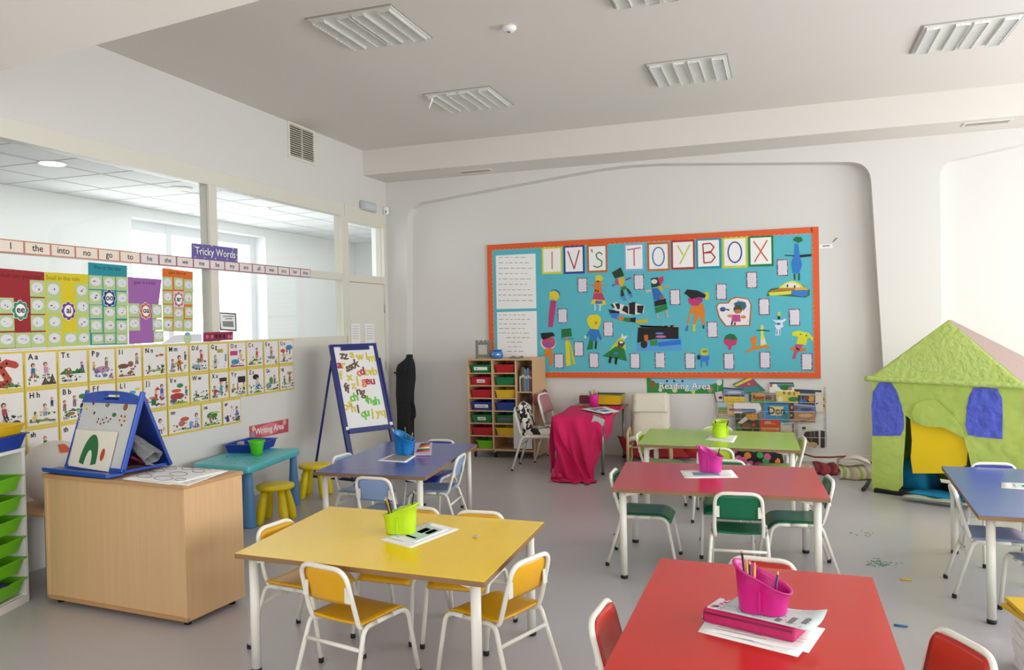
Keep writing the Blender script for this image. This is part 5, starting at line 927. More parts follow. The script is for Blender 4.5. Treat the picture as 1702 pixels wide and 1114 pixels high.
# ------------------------------------------------------------------ turquoise children's table and yellow stools
TQT = mat('turquoise_plastic', '58C2CA', .35, noise=.06, nscale=30); BLP = mat('blue_plastic_leg', '5B8FC0', .35)
kq = [(-3.88, 5.05), (-4.02, 5.96), (-4.585, 5.88), (-4.46, 5.10)]
kc = sum((Vector((x, y, 0)) for x, y in kq), Vector())/4
t = thing('toddler_table', 'low turquoise plastic table with thick blue legs under the red sign', 'table', kc)
def rpoly(pts, r, k=6): return [Vector((x, y, 0)) for x, y in rounded([(p[0], p[1]) for p in pts], [r]*len(pts), k)]
kp = rpoly([(x-kc.x, y-kc.y) for x, y in kq], .06)
def sc_(l, f, z): return [Vector((p.x*f, p.y*f, z)) for p in l]
G().rings([sc_(kp, .97, .425), sc_(kp, 1, .432), sc_(kp, 1, .468), sc_(kp, .985, .480)]).build('tabletop', TQT, t)
g = G(); rr_ = random.Random(8)
for i in range(46):
    u, v = rr_.uniform(-.4, .4), rr_.uniform(-.22, .22); p = Vector((v-.14*u, u, .4805)); a = rr_.uniform(0, PI); L = rr_.uniform(.006, .025); d = Vector((math.cos(a), math.sin(a), 0))*L; n = Vector((-d.y, d.x, 0)).normalized()*.002
    g.prism([p-d-n, p+d-n, p+d+n, p-d+n], (0, 0, .0003))
g.build('scribbles', INK, t)
for i, (x, y) in enumerate(kq):
    p = (Vector((x, y, 0))-kc)*.84; G().lathe([(.050, 0), (.052, .01), (.046, .15), (.034, .30), (.028, .428)], (p.x, p.y, 0)).build('leg', BLP, t)
def stool(x, y, label):
    t = thing('toddler_stool', label, 'stool', (x, y, 0), 0, 'yellow plastic stools'); m = mat('stool_yellow', 'EFD40E', .35)
    G().lathe([(.10, .262), (.145, .268), (.150, .280), (.145, .296), (.11, .302), (.001, .304)], n=36, cap1=False).build('seat', m, t)
    for k in range(4):
        a = PI/4+k*PI/2+.3; b = Vector((math.cos(a), math.sin(a), 0)); G().tube([b*.09+Vector((0, 0, .265)), b*.108+Vector((0, 0, .18)), b*.128+Vector((0, 0, .09)), b*.142+Vector((0, 0, .02)), b*.144], [.026, .033, .038, .034, .026], n=14).build('leg', m, t)
    return t
stool(-3.845, 5.33, 'yellow round plastic stool nearest the wooden cabinet, in front of the turquoise table')
stool(-4.04, 6.20, 'yellow round plastic stool behind the far end of the turquoise table')
tb_ = tray('paper_tray', .40, .27, .075, mat('tray_navy', '1C3FA0', .35), 'dark blue plastic tray on the turquoise table', (-4.42, 5.80, .4812), math.radians(98), 'x')
if 'group' in tb_: del tb_['group']
for k, (x, y, z, c_, lb, sx, sy, sz, rz) in enumerate(((-4.47, 5.72, .50, 'BDB8A0', 'beige box of chalks standing in the blue tray', .04, .075, .06, 20), (-4.40, 5.84, .495, 'C05A6A', 'pink card lying in the blue tray', .05, .07, .03, -15), (-4.36, 5.90, .49, 'A8A050', 'olive folded paper in the blue tray', .05, .06, .05, 30))):
    g = G().box((-sx/2, -sy/2, 0), (sx/2, sy/2, sz), bev=.003); o = g.build(('chalk_box', 'pink_card', 'folded_paper')[k], col(c_)); o.location = (x, y, z); o.rotation_euler = (0, 0, math.radians(rz)); tag(o, lb, ('box', 'card', 'paper')[k])
t = thing('bucket', 'small bright green flared bucket on the turquoise table', 'bucket', (-4.20, 5.58, .481))
GB = mat('bucket_green', '52C41A', .35); G().lathe([(.040, 0), (.044, .002), (.052, .06), (.062, .10), (.068, .118), (.062, .118), (.050, .06), (.038, .006)], n=28).build('body', GB, t)
G().lathe([(.0665, .112), (.071, .115), (.071, .122), (.0665, .122)], n=28, cap0=False, cap1=False).build('rim', GB, t)

# ------------------------------------------------------------------ tall letter easel
NV = mat('easel_navy', '16256E', .35); BLr, BRr = Vector((-3.84, 6.54, .08)), Vector((-3.575, 6.985, .08)); TLr = at_y(544, 574, 6.74); TRr = TLr+(BRr-BLr)
t = thing('standing_easel', 'tall navy-framed standing easel covered in magnetic letters', 'easel', BLr*1.0-Vector((0, 0, .08))); o0 = t.location
er = (BRr-BLr).normalized(); eu = (TLr-BLr).normalized(); LE = (TLr-BLr).length; WE = (BRr-BLr).length
SF = Fr(BLr, er, (eu-er*eu.dot(er)))
def SB(g, a0, b0, a1, b1, c0, c1, mi=0): g.prism([SF.p(a0, b0, c0)-o0, SF.p(a1, b0, c0)-o0, SF.p(a1, b1, c0)-o0, SF.p(a0, b1, c0)-o0], SF.n*(c1-c0), mi); return g
for a in (0, WE-.035): SB(G(), a, 0, a+.035, LE-.02, -.02, .012).build('upright', NV, t)
for a in (-.016, WE): SB(G(), a, .0, a+.016, LE-.16, -.02, .02).build('outer_rail', NV, t)
WBT = mat('easel_board_white', 'E8E6E4', .25); TR_ = mat('white_trim', 'E8E6E2', .4)
bz0 = .50
SB(G(), .03, bz0, WE-.03, LE-.01, -.006, .004).build('whiteboard', WBT, t)
SB(G(), .0, LE-.025, WE, LE, -.02, .014).build('top_rail', NV, t); SB(G(), WE*.22, LE-.065, WE*.82, LE-.02, .004, .022).build('paper_clip', NV, t)
SB(G(), .03, bz0-.045, WE-.03, bz0, -.01, .03).build('pen_ledge', NV, t); SB(SB(G(), .0, bz0-.01, .03, bz0+.02, .0, .03), WE-.03, bz0-.01, WE, bz0+.02, .0, .03).build('hinge', TR_, t)
for P0_, P1_ in (((-3.70, 6.50, .10), (-4.46, 6.62, .10)), ((-3.45, 7.05, .10), (-4.2, 7.25, .10))):
    a, b = Vector(P0_)-o0, Vector(P1_)-o0; f = G().tube([a, b], .016).build('base_foot', mat('foot_navy', '141E44', .4), t)
    for q in (a+(b-a)*.12, a+(b-a)*.92): G().lathe([(.040, -.011), (.042, 0), (.040, .011)], (q.x, q.y, .042), axis=(.2, 1, 0)).build('caster', mat('caster_grey', '55555A', .4), f); 
a, b = Vector((-4.35, 6.66, .11))-o0, Vector((-4.18, 6.78, 1.30))-o0; G().tube([a, b], .012).build('rear_post', NV, t)
MG = {'y': 'D8C23A', 'n': '6A4A34', 'r': 'B01E34', 'g': '6CC22E', 'o': 'E07A3A'}
zL = lambda x, y: (530+x/5.571, 560+y/5.571)
let = [('z', 178, 165, 'n'), ('z', 215, 170, 'n'), ('a', 280, 150, 'y'), ('w', 362, 170, 'y'), ("i", 435, 165, 'y'), ('m', 488, 180, 'y'), ('a', 152, 262, 'r'), ('r', 190, 262, 'y'), ('s', 235, 292, 'n'), ('s', 265, 275, 'n'), ('c', 292, 258, 'n'), ('k', 322, 240, 'n'), ('c', 350, 330, 'o'), ('d', 385, 315, 'r'), ('t', 425, 320, 'y'), ('v', 468, 312, 'y'), ('b', 515, 308, 'y'), ('f', 170, 370, 'y'), ('x', 258, 380, 'y'), ('j', 335, 405, 'y'), ('g', 398, 410, 'o'), ('e', 438, 405, 'r'), ('u', 490, 400, 'r'),
       ('f', 218, 490, 'n'), ('f', 242, 505, 'n'), ('z', 298, 460, 'y'), ('n', 348, 515, 'n'), ('g', 390, 520, 'n'), ('c', 285, 585, 'g'), ('h', 322, 575, 'g'), ('t', 425, 580, 'g'), ('h', 455, 590, 'g'), ('s', 502, 600, 'g'), ('h', 535, 590, 'g'), ('o', 225, 680, 'y'), ('s', 265, 640, 'y'), ('h', 300, 690, 'y'), ('l', 345, 695, 'n'), ('q', 395, 730, 'g'), ('u', 430, 715, 'g'), ('j', 485, 710, 'y'), ('y', 540, 700, 'y'), ('q', 588, 690, 'y')]
def bil(x, y):                      # position on the board, read off its four corners
    c_ = [(85, 75), (505, 50), (640, 800), (255, 905)]; u = v = .5
    for _ in range(30):
        q = [((1-u)*(1-v)*c_[3][k]+u*(1-v)*c_[2][k]+u*v*c_[1][k]+(1-u)*v*c_[0][k]) for k in (0, 1)]
        du = [(1-v)*(c_[2][k]-c_[3][k])+v*(c_[1][k]-c_[0][k]) for k in (0, 1)]; dv = [(1-u)*(c_[0][k]-c_[3][k])+u*(c_[1][k]-c_[2][k]) for k in (0, 1)]
        D = du[0]*dv[1]-du[1]*dv[0]; ex_, ey_ = x-q[0], y-q[1]; u += (ex_*dv[1]-ey_*dv[0])/D; v += (du[0]*ey_-du[1]*ex_)/D
    return .035+(WE-.07)*u, bz0+(LE-.015-bz0)*v
cnm = {'y': 'yellow', 'n': 'brown', 'r': 'red', 'g': 'green', 'o': 'orange'}
rows_ = [(200, 'top row'), (300, 'second row'), (425, 'third row'), (540, 'fourth row'), (620, 'fifth row'), (999, 'bottom row')]
for ch, x, y, c_ in let:
    a, b = bil(x, y); rn_ = [r for l, r in rows_ if y < l][0]
    o = text('magnet_letter', ch, SF, a, b, .0045, .115, mat('magnet_'+c_, MG[c_], .4), None, 'CENTER', .003, .004, 1.0); 
    tag(o, '%s magnetic letter %s in the %s of the tall easel' % (cnm[c_], ch, rn_), 'letter', 'magnetic letters on the tall easel')

# ------------------------------------------------------------------ black bag in the corner
t = thing('carry_bag', 'long black fabric bag leaning in the corner beside the door', 'bag', (-4.36, 8.66, 0)); BF_ = mat('black_fabric', '15151A', .75, bump=.5, bscale=25)
R = []
for z, hw, dx, hd in ((0, .075, .03, .05), (.04, .10, .02, .06), (.25, .110, .0, .06), (.5, .112, .0, .06), (.7, .118, .0, .06), (.9, .128, .01, .06), (1.0, .128, .012, .055), (1.06, .115, .022, .045), (1.10, .080, .045, .04), (1.14, .045, .06, .035), (1.18, .040, .065, .03), (1.185, .02, .065, .02)):
    R.append([Vector((dx+hw*math.cos(2*PI*j/20)*(1+.05*math.sin(3*j+z*9)), z*.03+hd*math.sin(2*PI*j/20)*(1+.12*math.sin(2*j+z*14)), z)) for j in range(20)])
G().rings(R).build('body', BF_, t)
G().tube(bend([(.10, -.03, .62), (.135, -.03, .60), (.155, -.03, .50), (.15, -.03, .42), (.10, -.03, .40)], .05), .010, n=8).build('strap', BF_, t)
G().tube(bend([(-.10, -.055, .97), (.02, -.07, .92), (.05, -.06, 1.02), (.07, -.04, 1.1)], .04), .012, n=8).build('drawstring', BF_, t)

# ------------------------------------------------------------------ cubby cabinet with coloured trays
cx0, cx1, cyf, cyb, cz0, cz1 = -3.445, -2.640, 8.45, 8.90, .085, 1.135
t = thing('cubby_cabinet', 'beech cubby cabinet on castors, holding two columns of coloured trays', 'cabinet', (cx0, cyf, 0)); o0 = t.location
xd = [cx0+.018, -3.150, -3.128, -2.866, -2.846, cx1-.018]
def cb(lo, hi, nm, m=BEECH, bev=.0015): return G().box(Vector(lo)-o0, Vector(hi)-o0, bev=bev).build(nm, m, t)
cb((cx0, cyf, cz0), (cx0+.018, cyb, cz1), 'side_panel'); cb((cx1-.018, cyf-.012, .02), (cx1+.004, cyb, cz1+.008), 'side_panel')
cb((xd[1], cyf, cz0), (xd[2], cyb, cz1-.02), 'divider'); cb((xd[3], cyf, cz0), (xd[4], cyb, cz1-.02), 'divider')
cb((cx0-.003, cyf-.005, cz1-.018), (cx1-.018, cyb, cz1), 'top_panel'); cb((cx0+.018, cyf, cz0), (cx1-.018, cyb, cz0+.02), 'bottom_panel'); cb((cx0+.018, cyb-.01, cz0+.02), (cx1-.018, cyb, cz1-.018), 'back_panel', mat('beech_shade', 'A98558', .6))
rows = [at_y(781, 621.4+20.25*i, cyf).z for i in range(7)]
dz = (cz1-.02-cz0-.02)/7; rows = [cz1-.02-dz*(i+1) for i in range(6)]
for i, z in enumerate(rows):
    for a, b in ((0, 1), (2, 3)): cb((xd[a], cyf+.004, z-.006), (xd[b], cyb-.01, z+.006), 'shelf')
for z in (at_y(875, 652.5, cyf).z, at_y(875, 694, cyf).z): cb((xd[4], cyf+.004, z-.007), (xd[5], cyb-.01, z+.007), 'shelf')
cb((xd[4]-.045, cyf-.014, .12), (xd[4]+.175, cyf-.004, .52), 'white_door', mat('white_door', 'D8D5CF', .5))
for x in (cx0+.06, -3.14, -2.86): G().lathe([(.030, -.012), (.032, 0), (.030, .012)], (x-o0.x, .06, .034), axis=(1, .2, 0)).build('caster', BLK, t); G().box((x-o0.x-.015, .04, .06), (x-o0.x+.015, .08, .086)).build('caster_fork', STEEL, t)
TC = {'green': '1F7A44', 'red': 'B8242E', 'yellow': 'DDB428', 'blue': '26418F', 'lime': '6FBE22'}
col1 = ['green', 'red', 'red', 'blue', 'green', 'red', 'lime']; col2 = ['red', 'green', 'yellow', 'blue', 'green', 'yellow', None]
rnm = ['top', 'second', 'third', 'fourth', 'fifth', 'sixth', 'bottom']
TM = {k: mat('cubby_tray_'+k, v, .3) for k, v in TC.items()}
zb = [cz1-.02-dz*(i+1)+.0065 for i in range(7)]; zb[6] = cz0+.0205
for c_, lst in enumerate((col1, col2)):
    xa, xb = (xd[0], xd[1]) if c_ == 0 else (xd[2], xd[3])
    for i, k in enumerate(lst):
        if not k: continue
        w = xb-xa-.03; x = (xa+xb)/2
        if k == 'lime': w *= .74; x += .03
        tt = thing('cubby_tray', '%s tray in the %s row of the %s column of the cubby cabinet' % (k, rnm[i], 'left' if c_ == 0 else 'middle'), 'tray', (x, cyf+.205, zb[i]), 0, 'coloured trays in the cubby cabinet')
        tray('body', w, .37, .092, TM[k], '', (0, 0, 0), 0, None, lip=.010, taper=.86, tagit=False, parent=tt)
        if (c_, i) in ((0, 0), (0, 1), (0, 3), (0, 4), (1, 4)):
            f = .40 if i in (1, 4) and c_ == 0 else .66; f *= w; m_ = WHITE if not (c_ == 1) else col('6A5A70')
            sl = Matrix.Rotation(-.28, 4, 'X'); g = G().box((-f/2, -.1645, .028), (f/2, -.162, .066))
            for v_i, v in enumerate(g.v): g.v[v_i] = (v[0], v[1]-(v[2]-.0)*.28+.0-.0015, v[2])
            lab = g.build('name_label', m_, tt)
            if c_ == 0 and i:
                fr_ = Fr(Vector((x, cyf+.205-.1665-.047*.28-.001, zb[i]+.047)), (1, 0, 0), (0, -.27, .96)); 
                gg_ = G()
                rr_ = random.Random(i)
                for q in range(9): xx_ = -f*.36+q*f*.08; gg_.prism([fr_.p(xx_, -.006, .0015)-tt.location, fr_.p(xx_+f*.05, -.006, .0015)-tt.location, fr_.p(xx_+f*.05, rr_.uniform(.0, .007), .0015)-tt.location, fr_.p(xx_, rr_.uniform(.0, .007), .0015)-tt.location], fr_.n*.0004)
                gg_.build('label_writing', INK, tt)
            elif c_ == 0: G().lathe([(.008, 0), (.008, .001)], (-f*.3, -.1795, .045), axis=(0, -1, 0), n=10).build('label_picture', col('3A5A3A'), tt)
rr_ = random.Random(21); x = xd[4]+.03; zsh = at_y(875, 652.5, cyf).z+.0075
for k, (w, h, c_, nm) in enumerate(((.010, .20, 'D8D2C0', 'cream'), (.016, .30, '4A4A40', 'dark olive'), (.022, .32, '6A665C', 'grey-brown'), (.014, .30, '8A8E96', 'silver-grey'), (.018, .29, '5A7A98', 'steel blue'), (.015, .31, '7A8EA8', 'pale blue'), (.014, .30, '4A6078', 'slate blue'), (.014, .28, '9A3A34', 'brick red'))):
    tt = thing('book', nm+' book spine on the upper shelf of the cubby cabinet', 'book', (x+w/2, cyf+.10, zsh), 0, 'books on the upper shelf of the cubby cabinet')
    G().box((-w/2, -.085, 0), (w/2, .10, h*.86), bev=.0015).build('cover', col(c_), tt); G().box((-w*.4, -.0865, h*.5), (w*.4, -.0845, h*.6)).build('spine_title', col('D8D4C8'), tt); x += w+.003
t = thing('storage_box', 'clear plastic box of pens on the middle shelf of the cubby cabinet', 'box', (-2.755, cyf+.15, at_y(875, 694, cyf).z+.0075))
CLR = mat('clear_plastic', 'D8DCE0', .15, trans=.85); tray('body', .17, .22, .13, CLR, '', (0, 0, 0), 0, None, lip=.006, taper=.9, tagit=False, parent=t)
G().box((.02, -.113, .02), (.06, -.110, .08)).build('name_label', WHITE, t)
for k in range(9): a = random.Random(k); pencil((-2.755+a.uniform(-.05, .05), cyf+.15+a.uniform(-.06, .06), .5985-.0), (-2.755+a.uniform(-.09, .06), cyf+.15+a.uniform(-.08, .06), .5985+.19+a.uniform(0, .05)), ['2B2B2B', '2050A0', 'B03030'][k % 3], '%s pencil in the clear box of the cubby cabinet' % ['dark', 'blue', 'red'][k % 3], .004, 'pencils in the clear box')
PZ = at_y(875, 694, cyf).z+.012
for o in [o for o in C.objects if o.get('group') == 'pencils in the clear box']: o.location.z = PZ
# things on top of the cubby cabinet
t = thing('castle_ornament', 'grey castle-shaped photo ornament on top of the cubby cabinet', 'picture frame', (-3.30, 8.60, cz1)); CG = mat('castle_grey', '83817A', .7, bump=.5, bscale=60)
g = G().box((-.09, -.012, 0), (.09, .012, .045)).box((-.09, -.012, .16), (.09, .012, .19)).box((-.09, -.012, .045), (-.058, .012, .16)).box((.058, -.012, .045), (.09, .012, .16))
for k in range(4): g.box((-.09+k*.051, -.012, .19), (-.062+k*.051, .012, .212))
g.build('frame', CG, t); G().box((-.058, .0, .045), (.058, .006, .16)).build('picture', col('CFC8BE'), t)
t = thing('money_box', 'shiny blue round pot on top of the cubby cabinet', 'pot', (-3.12, 8.58, cz1)); BP = mat('shiny_blue', '2E7FC4', .12, coat=.5)
G().lathe([(.045, 0), (.066, .006), (.072, .03), (.070, .06), (.060, .085), (.052, .087), (.055, .06)], n=28).build('body', BP, t); G().lathe([(.058, .09), (.064, .094), (.064, .10), (.055, .104), (.001, .104)], n=28, cap1=False).build('lid', BP, t)
for x, y in ((-.03, -.06), (.03, -.062)): G().lathe([(.01, 0), (.008, .004)], (x, y, .05), axis=(x, y, 0), n=10).build('silver_spot', CHROME, t)
g = G(); g.grid(lambda u, v: Vector(((u-.5)*.16, (v-.5)*.10, .004+.02*abs(math.sin(u*5))*math.sin(PI*v))), 10, 4, 0, .002); o = g.build('crumpled_paper', col('8A8278')); o.location = (-2.90, 8.60, cz1+.004); tag(o, 'crumpled grey-brown paper on top of the cubby cabinet', 'paper')
g = G(); rr_ = random.Random(4)
for i in range(7): g.lathe([(.001, 0), (.014, .004), (.012, .012), (.001, .016)], (rr_.uniform(-.07, .07), rr_.uniform(-.02, .02), 0), n=7, cap0=False, cap1=False)
o = g.build('pebbles', col('A8A090')); o.location = (-3.26, 8.52, cz1+.001); tag(o, 'loose small pebbles in front of the castle frame', 'pebbles', kind='stuff')

# ------------------------------------------------------------------ padded chairs beside the pink table
def spots(name, base, ink, scale, thr):
    m = bpy.data.materials.new(name); m.use_nodes = True; nt = m.node_tree; p = nt.nodes['Principled BSDF']; p.inputs['Roughness'].default_value = .85
    tc = nt.nodes.new('ShaderNodeTexCoord'); n = nt.nodes.new('ShaderNodeTexNoise'); n.inputs['Scale'].default_value = scale; n.inputs['Detail'].default_value = 0; n.inputs['Distortion'].default_value = 1.6
    r = nt.nodes.new('ShaderNodeValToRGB'); r.color_ramp.interpolation = 'CONSTANT'
    cc = lambda h: tuple(lin(int(h[i:i+2], 16)) for i in (0, 2, 4))+(1,)
    r.color_ramp.elements[0].color = cc(base); r.color_ramp.elements[1].position = thr; r.color_ramp.elements[1].color = cc(ink)
    nt.links.new(tc.outputs['Object'], n.inputs[0]); nt.links.new(n.outputs[0], r.inputs[0]); nt.links.new(r.outputs[0], p.inputs['Base Color']); return m
ZEB = spots('cow_print', 'E2DDD0', '1A1816', 13, .535)
r = school_chair('E2DDD0', 1.14, ZEB); place(r, (-2.45, 7.98, 0), math.radians(-84), 'white-framed child chair padded in black and cream cow-print fabric')
RIB = mat('rib_pink', '9A3A4A', .8)
r = school_chair('B07078', 1.30); place(r, (-2.30, 8.50, 0), math.radians(-92), 'taller child chair with pinkish-red ties, beside the cubby cabinet')
for k, (x, z) in enumerate(((-.17, .74), (-.15, .64), (.16, .72))):
    G().tube(bend([(x, -.27, z), (x-.02, -.30, z+.03), (x+.03, -.31, z-.02), (x-.01, -.30, z-.09)], .03), .012, n=8).build('ribbon_tie', RIB, r)
# ------------------------------------------------------------------ pink-draped table
t = thing('side_table', 'small wooden-topped table with metal legs against the back wall under pink gauze', 'table', (-1.97, 8.2, 0)); o0 = t.location
q4 = [(-2.17, 7.60), (-1.66, 7.58), (-1.655, 8.86), (-2.24, 8.90)]
G().prism([Vector((x, y, .578))-o0 for x, y in q4], (0, 0, .022)).build('tabletop', mat('reddish_wood', 'A8705A', .4, noise=.1, nscale=3, stretch=(2, 14, 2)), t)
SG = mat('leg_grey', 'A8A8A4', .3, .7)
for x, y in ((-2.12, 7.74), (-1.72, 7.76), (-1.70, 8.78), (-2.18, 8.82)): l = G().tube([Vector((x, y, .02))-o0, Vector((x, y, .578))-o0], .016).build('leg', SG, t); G().lathe([(.018, 0), (.02, .022)], (x-o0.x, y-o0.y, 0)).build('foot_cap', BLK, l)
G().box(Vector((-2.12, 7.74, .545))-o0, Vector((-1.74, 7.76, .578))-o0).box(Vector((-2.18, 8.78, .545))-o0, Vector((-1.74, 8.80, .578))-o0).build('apron', SG, t)
PKM = sheer('pink_gauze', 'DC1560', .84)
zt_ = .604
def cloth(u, v):                       # u along the length from the camera side, v across; droops over front and left side
    s = u*2.15
    x = -1.655-.525*v-(.16*max(0, .5-s) if s < .5 else 0)*v*.6-.05*math.sin(PI*min(s/.95, 1))*(1-v)*0
    if s < .95: y = 7.570+.95-s; z = zt_+.006*math.sin(9*u+7*v)
    else:
        d = s-.95; y = 7.560-.06*math.sin(min(d, 1)*2.2)+.015*math.sin(20*v+3*d)*min(1, d*4); z = zt_-min(d, .595+.02*math.sin(6*v)*0)
        z = max(z, .012+.008*math.sin(11*v)); 
        x += .03*math.sin(9*d+5*v)*min(1, d*3)-(.10*min(d, .6)**.9)*(1-v)**1.3+.06*min(d, .6)*v
        if d > .59: y -= (d-.59)*.3
        y += (.028*math.sin(17*(v+1.1*d)+1)+.016*math.sin(31*(v+.8*d)))*min(1, d*4)-.10*min(d, .6)*(1-v*.3)
    return Vector((x, y, z))
g = G().grid(cloth, 60, 44, 0, .0015)
def side(u, v):                        # left-hand side drape
    y = 7.56+u*.80; d = v*.59; return Vector((-2.185-.03*math.sin(14*u+5*v)*v-.05*v*(1-u), y+.0, zt_-.002-d*(1-.05*math.sin(5*u)) if zt_-d > .012 else .012))
g.grid(side, 30, 20, 0, .0015)
def tail(u, v): a = Vector((-1.66, 8.05-.2*v, zt_+.003)); d = v; return Vector((-1.665+.012+.02*math.sin(8*u), 7.58+.9*u+.01, zt_-.24*(1-u)**1.5*math.sin(PI*v*.5)-.0))
g.grid(tail, 16, 12, 0, .0015)
o = g.build('gauze_cloth', PKM); tag(o, 'bright pink gauze cloth draped over the side table down to the floor', 'cloth')
t = thing('bow', 'small pink fabric bow at the foot of the gauze', 'bow', (-2.10, 7.40, 0)); PK3 = mat('pink_fabric', 'C8205E', .8)
for s_ in (-1, 1): G().lathe([(.006, 0), (.03, .03), (.026, .05), (.001, .056)], (0, 0, .035), axis=(s_, 0, .2), n=12, cap1=False).build('bow_loop', PK3, t)
G().lathe([(.001, 0), (.016, .01), (.016, .03), (.001, .04)], (0, 0, .015), n=10, cap0=False, cap1=False).build('knot', PK3, t); G().box((-.03, -.02, 0), (.03, .02, .015), bev=.005).build('tail', PK3, t)
zt2 = zt_+.010
sheet([at_z(965, 680, zt2)[:2], at_z(1003, 688, zt2)[:2], at_z(1030, 684, zt2)[:2], at_z(1005, 676, zt2)[:2]], zt2, 'white drawing sheet with blue and grey marks on the pink gauze', [(.15, .2, .4, .8, col('7A6AA0')), (.5, .3, .8, .7, col('3A8AB0')), (.45, .1, .6, .25, GREY)])
o = G().box((-.06, 0, -.08), (.06, .002, .08)).build('card_tag', col('BDB4B4')); P = at_y(992, 707, 7.545); o.location = P; o.rotation_euler = (0, .35, 0); tag(o, 'pale grey card hanging against the pink gauze beside the metal leg', 'card')
t = thing('pen_pot', 'bright pink round pot of pencils on the pink-draped table', 'pot', (-1.95, 8.42, zt2+.003)); PP = mat('pot_pink', 'E0309A', .35); G().lathe([(.045, 0), (.050, .10), (.056, .12), (.056, .125), (.048, .122), (.043, .01)], n=24).build('body', PP, t)
for k, c_ in enumerate(('1E1E1E', 'D8A82A', 'B03030', '1E1E1E', '2050A0', 'D8A82A', '2C7A3C')):
    a = k*2*PI/7; b = Vector((-1.95+.02*math.cos(a), 8.42+.02*math.sin(a), zt2+.016)); d = Vector((.22*math.cos(a), .22*math.sin(a), 1)).normalized(); pencil(b, b+d*(.16+.01*(k % 3)), c_, PN[c_]+' pencil in the bright pink pot', group='pencils in the bright pink pot')
tray('storage_tray', .36, .22, .10, mat('tray_yellow2', 'E0B81A', .35), 'yellow tray at the back of the pink-draped table', (-1.86, 8.70, zt2+.002), math.radians(-3), 'x'); C.objects[-1].pop('group', None) if hasattr(C.objects[-1], 'pop') else None
for k, (c_, nm, dx, rz) in enumerate((('A8C02A', 'olive green folder', .05, 5), ('3A3A40', 'dark folder', .03, -4))):
    o = G().box((-.15, -.08, 0), (.15, .08, .006), bev=.001).build('folder', col(c_)); o.location = (-1.86+dx, 8.70, zt2+.104+k*.007); o.rotation_euler = (0, 0, math.radians(rz)); tag(o, nm+' lying on the yellow tray of the pink-draped table', 'folder')
o = G().box((-.07, -.03, 0), (.07, .03, .03), bev=.008).build('pencil_case', col('6A2438')); o.location = (-2.10, 8.66, zt2+.104); o.location.z = zt2+.006; o.scale = (1, 1, 3); tag(o, 'dark maroon pencil case left of the yellow tray', 'pencil case')

# ------------------------------------------------------------------ cream lounge chair and cushions
t = thing('lounge_chair', 'small cream-cushioned lounge chair with a pale wood frame by the back wall', 'chair', (-1.34, 8.35, 0), math.radians(186)); CRM = mat('cream_fabric', 'DAD3BF', .85, bump=.15, bscale=30); BI = mat('birch', 'D6BC8C', .45)
def pad(u, v):
    x = (u-.5)*.40*(1-.10*v); s = v*1.0
    if s < .42: y = .22-s*.95; z = .27-.10*s
    else: d = (s-.42)/.58; y = -.18-.20*d; z = .228+.47*d
    return Vector((x, y, z))
def padt(k):
    def f(u, v): p = pad(u, v); e = min(u, 1-u)*8; return p+Vector((0, .03 if v > .42 else 0, .03))*min(1, e+.4)*(1+.15*math.sin(v*26))*k
    return f
G().grid(padt(1), 10, 34, 0, .045).build('seat_cushion', CRM, t)
G().grid(lambda u, v: pad(u, .76+.24*v)+Vector((0, .075+.01*math.sin(PI*v), .035)), 10, 8, 0, .03).build('head_cushion', CRM, t)
for s_ in (-1, 1):
    G().tube(bend([(s_*.215, .20, .0), (s_*.215, .24, .38), (s_*.215, -.06, .40), (s_*.215, -.30, .04), (s_*.215, .16, .012)], .07), .016, n=8).build('frame_loop', BI, t)
    G().tube([(s_*.195, .22, .24), (s_*.195, -.18, .20), (s_*.18, -.36, .66)], .012, n=8).build('side_rail', BI, t)
G().tube([(-.21, .16, .22), (.21, .16, .22)], .012).build('cross_bar', BI, t)
def cushion(loc, rot, s, m, label, name='floor_cushion'):
    def f(u, v): a, b = 2*u-1, 2*v-1; k = 1-.12*(a*a*b*b)*0; h = (1-a*a)**.5*(1-b*b)**.5 if abs(a) < 1 and abs(b) < 1 else 0; pin = 1-.10*(1-abs(a*b)); return Vector((a*s[0]*pin, b*s[1]*pin, h*s[2]))
    g = G().grid(f, 16, 16, 0); g2 = G().grid(lambda u, v: Vector((f(u, v).x, f(u, v).y, -f(u, v).z)), 16, 16, 0); g.add(g2.v, g2.f, 0, True)
    o = g.build(name, m); o.location = loc; o.rotation_euler = rot; return tag(o, label, 'cushion')
RC = mat('red_cushion', 'A01A22', .85, bump=.15, bscale=15)
cushion((-1.60, 8.76, .115), (math.radians(32), math.radians(20), math.radians(40)), (.16, .16, .055), RC, 'red cushion standing on its corner under the lounge chair, left of its frame')
cushion((-1.20, 8.76, .085), (math.radians(14), 0, math.radians(8)), (.22, .14, .055), RC, 'red cushion lying on the floor behind the lime table\u2019s left legs'.replace('\u2019', "'"))
cushion((-.93, 8.76, .13), (math.radians(60), 0, math.radians(-5)), (.10, .12, .05), RC, 'red cushion beside the lime chair, right of the lounge chair')
FL = bpy.data.materials.new('flower_print'); FL.use_nodes = True; nt = FL.node_tree; tc = nt.nodes.new('ShaderNodeTexCoord'); vo = nt.nodes.new('ShaderNodeTexVoronoi'); vo.inputs['Scale'].default_value = 17; rp = nt.nodes.new('ShaderNodeValToRGB'); rp.color_ramp.interpolation = 'CONSTANT'
els = rp.color_ramp.elements; els[0].color = (.015, .012, .015, 1); els[1].position = .35; els[1].color = (.6, .04, .25, 1)
for p_, c_ in ((.5, (.75, .25, .03, 1)), (.62, (.06, .4, .1, 1)), (.75, (.015, .012, .015, 1)), (.88, (.7, .12, .3, 1))): e = els.new(p_); e.color = c_
